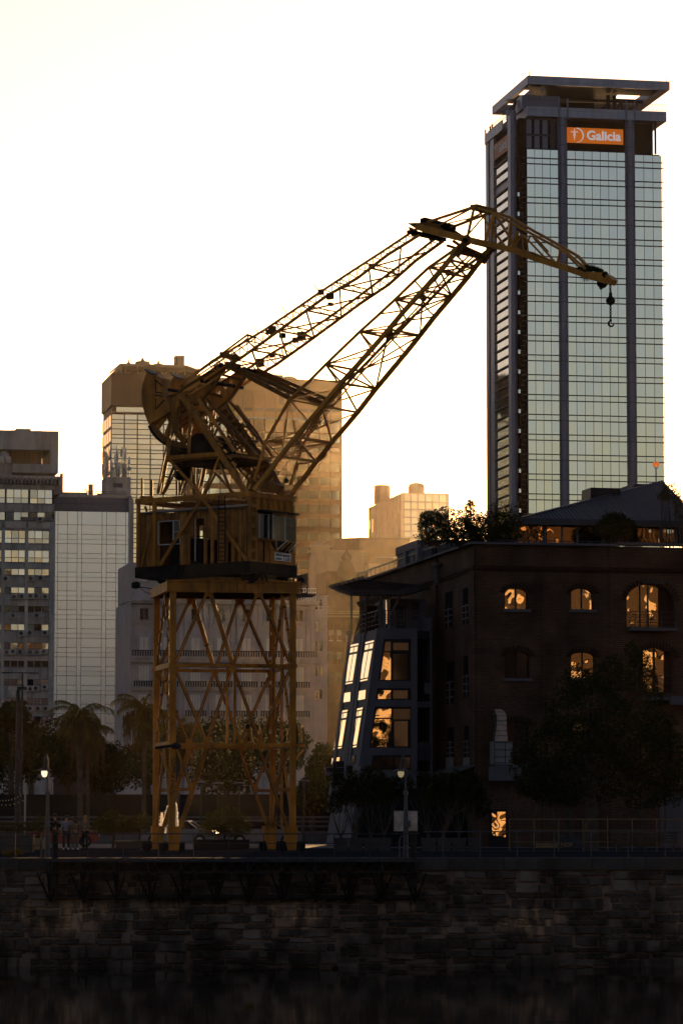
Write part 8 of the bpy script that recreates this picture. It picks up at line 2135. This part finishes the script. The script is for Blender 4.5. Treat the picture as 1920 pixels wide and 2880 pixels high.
# tall mast lamp far left
mp_ = aty(48, 2300, 205); t = thing('mast_lamp', (mp_.x, 205, 0), 'tall dark mast lamp with twin floodlight heads at far left', 'lamp post')
MB().tube((mp_.x, 205, 0), (mp_.x, 205, aty(48, 1938, 205).z), .16, .11, n=10).build('mast', M['iron'], t)
for px, w_ in ((38, .28), (58, .32)):
    q = aty(px, 1937, 205); MB().box(Fr((q.x, 205), 20 if px < 45 else -25), -w_, w_, -.2, .2, q.z - .1, q.z + .1).build('lamp_head', M['conc'] if px < 45 else M['iron'], t)
q0, q1_, qc = aty(18, 1892, 215), aty(95, 1893, 215), aty(63, 1893, 215)
t = thing('mast_lamp', (qc.x, 215, 0), 'farther slim mast lamp with a wide T arm before the office block', 'lamp post')
MB().tube((qc.x, 215, 0), qc, .09, .05, n=8).build('mast', M['iron'], t); MB().beam(q0, q1_, .06).build('arm', M['iron'], t)
for q in (q0, q1_): MB().box(Fr((q.x, 215), 0), -.3, .3, -.1, .1, q.z - .05, q.z + .03).build('lamp_head', M['iron'], t)
wp = aty(70, 2310, 183); MB().tube((wp.x, 183, 0), (wp.x, 183, aty(70, 2233, 183).z), .055, n=8).build('white_pole', M['white'], loc=(wp.x, 183, 0), label='short white pole standing alone at the left', cat='pole')
ml = None
mlabs = ['flat disc lamp behind the left portal legs, leftmost', 'flat disc lamp second from the left inside the portal', 'flat disc lamp in the middle right of the portal', 'flat disc lamp behind the right portal legs', 'flat disc lamp right of the crane portal']
for (px, py), lab in zip(((565, 2202), (612, 2205), (673, 2205), (781, 2201), (855, 2198)), mlabs):
    q = aty(px, py, 198); t = thing('disc_lamp', (q.x, 198, 0), lab, 'lamp', 'disc lamps along the promenade')
    MB().tube((q.x, 198, 0), (q.x, 198, q.z - .15), .05, .04, n=8).build('pole', M['iron'], t)
    MB().lathe((q.x, 198, q.z), [(.04, -.35), (.1, -.22), (.06, -.12), (.25, -.07), (.36, 0), (.34, .03), (.1, .1)], 18).build('disc', M['kerb'], t)
sl = thing('string_lights', (aty(30, 2250, 190).x, 190, 2), 'drooping string of small warm bulbs at far left', 'string lights')
rs_ = random.Random(6)
for (xa, ya, xb, yb, n_) in ((0, 2250, 58, 2236, 7), (5, 2262, 64, 2250, 5)):
    pts = [aty(xa + (xb - xa) * i / n_, ya + (yb - ya) * i / n_ + 5 * math.sin(math.pi * i / n_), 190) for i in range(n_ + 1)]
    MB().path(pts, .008, 3).build('wire', M['iron'], sl)
    for p in pts: MB().lathe(p + Vector((0, 0, -.05)), [(.01, -.03), (.02, -.01), (.012, .02)], 6).build('bulb', M['bulb'], sl)
# planter walls, blocks and kiosks along the quay
def blockthing(px0, px1, pyt, pyb, Y, d, mat, name, label, cat):
    a, b = aty(px0, pyt, Y), aty(px1, pyb, Y); t = thing(name, ((a.x + b.x) / 2, Y, 0), label, cat)
    m_ = MB(); m_.box(Z0, a.x, b.x, Y, Y + d, max(0, b.z), a.z - .05); m_.build('body', mat, t); fbox('cap', mat, t, Z0, a.x - .03, b.x + .03, Y - .03, Y + d + .03, a.z - .048, a.z); return t
blockthing(-30, 92, 2348, 2398, 146, .8, M['pot'], 'planter_wall', 'low concrete planter wall at the far left of the quay', 'planter')
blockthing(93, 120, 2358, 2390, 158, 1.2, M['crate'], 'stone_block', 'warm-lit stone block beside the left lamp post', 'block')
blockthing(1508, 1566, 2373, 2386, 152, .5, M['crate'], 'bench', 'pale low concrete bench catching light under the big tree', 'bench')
gb = blockthing(1572, 1640, 2350, 2385, 153, .7, M['iron'], 'utility_box', 'dark utility box with NOFX-like graffiti beside the big tree trunk', 'box')
gb['label'] = 'dark utility box sprayed with graffiti beside the big tree trunk'
make_text('NOF', .26, M['crate'], gb, Z0, aty(1576, 2380, 152.9).x, 152.94, aty(0, 2382, 152.9).z, off=.01, extr=.005)
for i, (a, b, y0_, y1_) in enumerate(((545, 700, 2362, 2390), (325, 400, 2366, 2388), (770, 800, 2368, 2395))):
    blockthing(a, b, y0_, y1_, 160 + i, .6, M['pot'] if i else M['asphalt'], 'low_bench', ['long low bench between the crane feet', 'low dark bench left of the crane feet', 'small dark box behind the right crane feet'][i], 'bench')
pb = thing('park_bench', (aty(1780, 2390, 158).x, 158, 0), 'slatted park bench right of the big tree trunk', 'bench')
xa, xb = aty(1722, 2380, 158).x, aty(1905, 2380, 158).x
for i in range(4): fbox('slat', M['trunk'], pb, Z0, xa, xb, 158.1, 158.14, .45 + i * .13, .53 + i * .13)
for i in range(3): fbox('seat_slat', M['trunk'], pb, Z0, xa, xb, 157.6 + i * .15, 157.72 + i * .15, .4, .44)
for x_ in (xa + .2, (xa + xb) / 2, xb - .2): fbox('leg', M['iron'], pb, Z0, x_ - .04, x_ + .04, 157.6, 158.1, 0, .39)
# blue-grey kiosk wall far right, dark shopfront under the trees
MB().box(Z0, aty(1860, 2300, 179).x, aty(1960, 2300, 179).x, 179, 180, 0, aty(0, 2230, 179).z).build('pale_hoarding', M['oriel'], loc=(aty(1900, 2300, 179).x, 179, 0), label='pale blue-grey hoarding at the right edge behind the trees', cat='hoarding')
# fountain: thin jets of spray
fo = thing('fountain', (aty(478, 2330, 172).x, 172, 0), 'bright fountain spray rising behind the left front crane leg', 'fountain')
rf_ = random.Random(77)
MB().lathe((aty(478, 2330, 172).x, 172, 0), [(1.5, 0), (1.55, .3), (1.4, .32), (1.35, .12), (.2, .12)], 24).build('basin', M['conc'], fo)
for (pxb, pxt, pyt, w_) in ((462, 472, 2270, 9), (496, 494, 2264, 10), (452, 455, 2290, 12)):
    m_ = MB()
    for i in range(1500 if w_ < 11 else 350):
        t_ = rf_.random(); px = pxb + (pxt - pxb) * t_ + rf_.gauss(0, .35) * w_ * (1 - .6 * t_); py = 2345 + (pyt - 2345) * t_ ** .8 + rf_.gauss(0, 2)
        p = aty(px, py, 172 + rf_.uniform(-.2, .2)); s_ = rf_.uniform(.008, .02); m_.add([p + Vector((-s_, 0, -s_ * 2)), p + Vector((s_, 0, -s_ * 2)), p + Vector((0, 0, s_ * 3))], [(0, 1, 2)])
    m_.build('spray', M['water_spray'], fo, kind='stuff')
# cars
def car(px, py, Y, rot, paint, label, sc=1.0, roofpaint=None):
    b = aty(px, 2300, Y); fr = Fr((b.x, Y), rot); t = thing('parked_car', fr.P(0, 0, 0), label, 'car'); z = .02
    side = [(-2.1, .35), (-2.15, .7), (-1.95, .88), (-1.2, .95), (-.6, 1.38), (.9, 1.42), (1.55, 1.0), (2.05, .9), (2.12, .4), (1.9, .3), (-1.9, .3)]
    body = [p for p in side]; lower = [(-2.1, .35), (-2.15, .7), (-1.95, .86), (-1.15, .93), (1.5, .98), (2.05, .88), (2.12, .4), (1.9, .28), (-1.9, .28)]
    MB().prism([fr.P(x * sc, -.85, z * 1 + zz_ * sc) for x, zz_ in lower], fr.ey * 1.7).build('body', paint, t)
    MB().prism([fr.P(x * sc, -.72, zz_ * sc) for x, zz_ in ((-1.15, .94), (-.6, 1.36), (.85, 1.4), (1.5, .99))], fr.ey * 1.44).build('windows', M['glass_dark'], t)
    m_ = MB(); pts = [(-1.15, .95), (-.6, 1.39), (.1, 1.44), (.85, 1.42), (1.5, 1.0)]
    for yy in (-.76, .70):
        for a, b2 in zip(pts[:-1], pts[1:]): m_.beam(fr.P(a[0] * sc, yy + .03, a[1] * sc), fr.P(b2[0] * sc, yy + .03, b2[1] * sc), .07)
    m_.prism([fr.P(x * sc, -.74, zz_ * sc) for x, zz_ in ((-.62, 1.38), (.1, 1.41), (.86, 1.4), (.8, 1.45), (.1, 1.47), (-.58, 1.43))], fr.ey * 1.48); m_.build('roof', roofpaint or paint, t)
    for x_ in (-1.3, 1.3):
        for yy in (-.87, .67): w_ = MB().tube(fr.P(x_ * sc, yy, .33), fr.P(x_ * sc, yy + .2, .33), .33, n=16).build('wheel', M['tyre'], t); MB().tube(fr.P(x_ * sc, yy - .01, .33), fr.P(x_ * sc, yy + .21, .33), .19, n=12).build('rim', M['conc'], w_)
    for yy in (-.6, .4): fbox('headlight', M['offwhite'], t, fr, 2.05 * sc, 2.13 * sc, yy, yy + .22, .62 * sc, .74 * sc)
car(178, 2330, 183, 4, M['carred'], 'red car with a pale roof line parked behind the group of people', .92, M['carwhite'])
car(505, 2330, 190, 172, M['carwhite'], 'white car half hidden behind the left crane leg and fountain', 1.0)
car(735, 2330, 188, 188, M['carwhite'], 'white car behind the right crane legs with a bright bonnet', 1.0)
# floating weed on the water
for (px, py, lab) in ((702, 2832, 'small clump of floating weed left of centre on the dark water'), (555, 2830, 'tiny leaf scrap floating on the dark water')):
    p = atz(px, py, WATER); m_ = MB(); rr = random.Random(px)
    for i in range(40 if px > 600 else 8):
        d = Vector((rr.uniform(-1, 1), rr.uniform(-.5, .5), rr.uniform(.0, 1.2))) * (.14 if px > 600 else .05); s_ = Vector((.02, 0, 0)); o_ = p + Vector((rr.uniform(-.12, .12), rr.uniform(-.1, .1), .005)); m_.add([o_ - s_, o_ + s_, o_ + d], [(0, 1, 2)])
    m_.build('floating_weed', M['leaf_w'], loc=p, label=lab, cat='weed')
fb = aty(1890 * 0 + 942, 2735, 135); MB().lathe(Vector((aty(942, 2733, 135).x, 134.8, WATER)), [(.04, -.08), (.12, -.04), (.14, .03), (.1, .1), (.02, .14)], 10).build('fender_ball', M['void'], loc=(aty(942, 2733, 135).x, 134.8, WATER), label='small black round float at the foot of the quay wall', cat='float', smooth=True)

# ------------------------------------------------------------ people
def person(px, pyh, Y, label, pose, cols, turn=0, hair='short', h=1.75, legs_apart=.12):
    """continuous skinned body; clothing colours by height via separate garment shells"""
    base = Vector((aty(px, 2300, Y).x, Y, 0)); t = thing('person', base, label, 'person')
    s = h / 1.75
    J = dict(pelvis=(0, 0, .95), waist=(0, 0, 1.1), chest=(0, 0, 1.32), neck=(0, .0, 1.48), head0=(0, 0, 1.56), head=(0, -.01, 1.66), top=(0, 0, 1.74),
             shl=(-.18, 0, 1.42), shr=(.18, 0, 1.42), ell=(-.24, .02, 1.14), elr=(.24, .02, 1.14), hal=(-.23, -.05, .88), har=(.23, -.05, .88),
             hpl=(-.1, 0, .9), hpr=(.1, 0, .9), knl=(-.11, -.02, .5), knr=(.11, -.02, .5), anl=(-.12, .02, .09), anr=(.12, .02, .09), tol=(-.13, -.14, .04), tor=(.13, -.14, .04))
    J.update(pose)
    rot = Matrix.Rotation(R(turn), 3, 'Z')
    P_ = {k: base + rot @ (Vector(v) * s) for k, v in J.items()}
    def skin(name, chain, radii, mat, parent=t):
        names = list(radii.keys()); me = bpy.data.meshes.new(name); idx = {n_: i for i, n_ in enumerate(names)}
        me.from_pydata([tuple(P_[n_] - base) for n_ in names], [(idx[a], idx[b]) for a, b in chain], [])
        o = bpy.data.objects.new(name, me); COL.objects.link(o)
        sk = o.modifiers.new('s', 'SKIN'); o.modifiers.new('u', 'SUBSURF').levels = 1; o.modifiers['u'].render_levels = 1
        for i, n_ in enumerate(names):
            me.skin_vertices[0].data[i].radius = (radii[n_] * s if not isinstance(radii[n_], tuple) else radii[n_][0] * s, radii[n_] * s if not isinstance(radii[n_], tuple) else radii[n_][1] * s)
        me.skin_vertices[0].data[0].use_root = True
        bpy.context.view_layer.update()
        m2 = bpy.data.meshes.new_from_object(o.evaluated_get(bpy.context.evaluated_depsgraph_get())); bpy.data.objects.remove(o)
        m2.materials.clear(); m2.materials.append(mat); m2.shade_smooth(); o2 = bpy.data.objects.new(name, m2); COL.objects.link(o2); o2.parent = parent; return o2
    E = [('pelvis', 'waist'), ('waist', 'chest'), ('chest', 'neck'), ('neck', 'head0'), ('head0', 'head'), ('head', 'top'), ('chest', 'shl'), ('shl', 'ell'), ('ell', 'hal'), ('chest', 'shr'), ('shr', 'elr'), ('elr', 'har'), ('pelvis', 'hpl'), ('hpl', 'knl'), ('knl', 'anl'), ('pelvis', 'hpr'), ('hpr', 'knr'), ('knr', 'anr')]
    RR = dict(pelvis=.13, waist=.12, chest=.14, neck=.055, head0=.07, head=.095, top=.05, shl=.06, ell=.042, hal=.032, shr=.06, elr=.042, har=.032, hpl=.085, knl=.055, anl=.038, hpr=.085, knr=.055, anr=.038)
    skin('body', E, RR, M['skin'])
    gt = {k: v + .018 for k, v in RR.items() if k in ('pelvis', 'waist', 'chest', 'shl', 'ell', 'shr', 'elr')}; gt['wl'] = .045; gt['wr'] = .045
    P_['wl'] = P_['ell'].lerp(P_['hal'], .85); P_['wr'] = P_['elr'].lerp(P_['har'], .85)
    skin('top_garment', [('pelvis', 'waist'), ('waist', 'chest'), ('chest', 'shl'), ('shl', 'ell'), ('ell', 'wl'), ('chest', 'shr'), ('shr', 'elr'), ('elr', 'wr')], gt, M[cols[0]])
    skin('trousers', [('pelvis', 'hpl'), ('hpl', 'knl'), ('knl', 'anl'), ('pelvis', 'hpr'), ('hpr', 'knr'), ('knr', 'anr')], dict(pelvis=.135, hpl=.105, knl=.08, anl=.065, hpr=.105, knr=.08, anr=.065), M[cols[1]])
    for a, b in (('anl', 'tol'), ('anr', 'tor')):
        MB().path([P_[a] + Vector((0, 0, .0)), P_[a].lerp(P_[b], .3) + Vector((0, 0, -.02)), P_[b]], [.05 * s, .048 * s, .035 * s], 8).build('shoe', M[cols[2]], t, smooth=True)
    hc_ = P_['head'] + Vector((0, .02, .03)); 
    m_ = MB(); n_ = 12
    prof = [(.02, .105), (.075, .09), (.105, .04), (.105, -.02), (.085, -.07)]
    if hair == 'long': prof += [(.11, -.15), (.12, -.26), (.09, -.36)]
    m_.lathe(hc_, [(r_ * s, z_ * s) for r_, z_ in prof], n_); m_.build('hair', M[cols[3]], t, smooth=True)
    for k_, sg_ in (('hal', -1), ('har', 1)):
        hpos = P_[k_]; src = P_['ell' if k_ == 'hal' else 'elr']; d = (hpos - src).normalized(); side = d.cross(Vector((0, 1, 0))).normalized(); hm = MB()
        hm.beam(hpos, hpos + d * .09 * s, .035, .08)
        for f_ in range(4): o_ = hpos + d * .085 * s + side * (f_ - 1.5) * .02; hm.path([o_, o_ + d * .04, o_ + d * (.075 - abs(f_ - 1.4) * .008) + Vector((0, -.015, 0))], [.009, .008, .006], 5)
        hm.path([hpos + d * .02, hpos + d * .05 + side * -.05, hpos + d * .075 + side * -.055], [.011, .01, .007], 5); hm.build('hand', M['skin'], t)
    return t
person(154, 2292, 168, 'tall person in black standing at the left of the group', {'elr': (.2, -.05, 1.15), 'har': (.1, -.2, 1.05)}, ('c_black', 'c_black', 'c_black', 'hair'), turn=60, h=1.75)
person(186, 2297, 168, 'person in a pale jacket reaching an arm round a dark-haired friend', {'shr': (.19, .0, 1.43), 'elr': (.32, -.02, 1.36), 'har': (.52, -.02, 1.38), 'head': (.05, 0, 1.66), 'top': (.05, 0, 1.74)}, ('c_white', 'c_denim', 'shoe', 'hair'), turn=8, h=1.68)
person(200, 2303, 168.5, 'dark-haired person in grey hugged in the middle of the group', {'head': (-.02, -.02, 1.66), 'ell': (-.2, -.12, 1.2), 'hal': (-.2, -.3, 1.25)}, ('c_grey', 'c_grey', 'shoe', 'hair'), turn=-20, h=1.56)
person(212, 2300, 168, 'long-haired person in tan clothes right of the hugging pair', {}, ('c_tan', 'c_tan', 'shoe', 'hair'), turn=30, hair='long', h=1.62)
person(240, 2297, 167, 'person with rim-lit blond hair standing apart at the right of the group', {'elr': (.26, -.05, 1.18), 'har': (.2, -.25, 1.2)}, ('c_tan', 'c_black', 'c_black', 'hair_bl'), turn=-30, hair='long', h=1.66)

# ------------------------------------------------------------ east bank behind the viewer: unseen blocks, shaped for what the old window panes mirror
ra = random.Random(31)
M['east'] = pmat('sunlit_east_render', (.62, .50, .36), .85, .12, .3, objvar=.12)
M['east_dk'] = pmat('east_window_dark', (.03, .028, .025), .4, .2, .5)
M['east_brick'] = pmat('east_dark_brick', (.05, .035, .025), .9, .2, .5)
eb = [(-120, -70, 34, 15, 0), (-78, -64, 16, 24, 1), (-56, -72, 30, 14, 1), (-18, -64, 15, 22, 0), (4, -76, 13, 30, 1), (26, -66, 17, 17, 0), (50, -72, 12, 27, 1), (68, -62, 14, 21, 0), (88, -74, 10, 34, 1), (102, -66, 15, 26, 0), (121, -74, 9, 36, 1), (134, -66, 13, 24, 0), (151, -60, 16, 15, 1), (171, -72, 12, 33, 0), (188, -80, 20, 21, 1), (212, -70, 18, 38, 0), (60, -190, 30, 62, 1), (150, -200, 24, 66, 0), (10, -240, 250, 80, 1)]  # last, very long block is added only to darken mirrored sky gaps
eb = [(x, y, w, h * (1.5 if x > 0 and y > -100 and dk else 1.25 if x > 0 and y > -100 else 1), dk) for x, y, w, h, dk in eb]
el = ['cream western', 'dark brick western', 'long dark brick', 'cream narrow', 'dark slim', 'cream low', 'dark narrow', 'cream square', 'dark tall slim', 'cream middle', 'dark highest slim', 'cream short', 'low dark brick', 'tall cream slim', 'broad dark brick', 'tall cream eastern', 'rear dark high-rise', 'rear cream high-rise', 'very long added dark rear']
for i, (x, y, w, h, dk) in enumerate(eb):
    fr = Fr((x, y), GRID); t = thing('east_bank_block', fr.P(w / 2, 0, 0), el[i] + ' block on the bank behind the viewer, outside the picture', 'building')
    MB().box(fr, 0, w, -16, 0, 0, h).build('wall', M['east_brick' if dk else 'east'], t)
    m_ = MB(); z = 2.2
    while z < h - 1.5:
        xx = 1.0
        while xx < w - 2.2: m_.box(fr, xx, xx + 1.2, .0, .06, z, z + 1.5); xx += 4.1
        z += 4.4
    m_.build('window_openings', M['east_dk'], t, kind='stuff')
# ------------------------------------------------------------ haze
hz_m = bpy.data.materials.new('haze_air'); hz_m.use_nodes = True; nt = hz_m.node_tree; nt.nodes.remove(nt.nodes['Principled BSDF'])
pv_ = nt.nodes.new('ShaderNodeVolumePrincipled'); pv_.inputs['Color'].default_value = (1.0, .87, .68, 1); pv_.inputs['Density'].default_value = HAZE_D; pv_.inputs['Anisotropy'].default_value = HAZE_G
nt.links.new(pv_.outputs[0], nt.nodes['Material Output'].inputs['Volume'])
if HAZE_D > 0:
    MB().box(Z0, -420, 420, -240, 1150, -7.4, 150).build('haze', hz_m, kind='stuff')
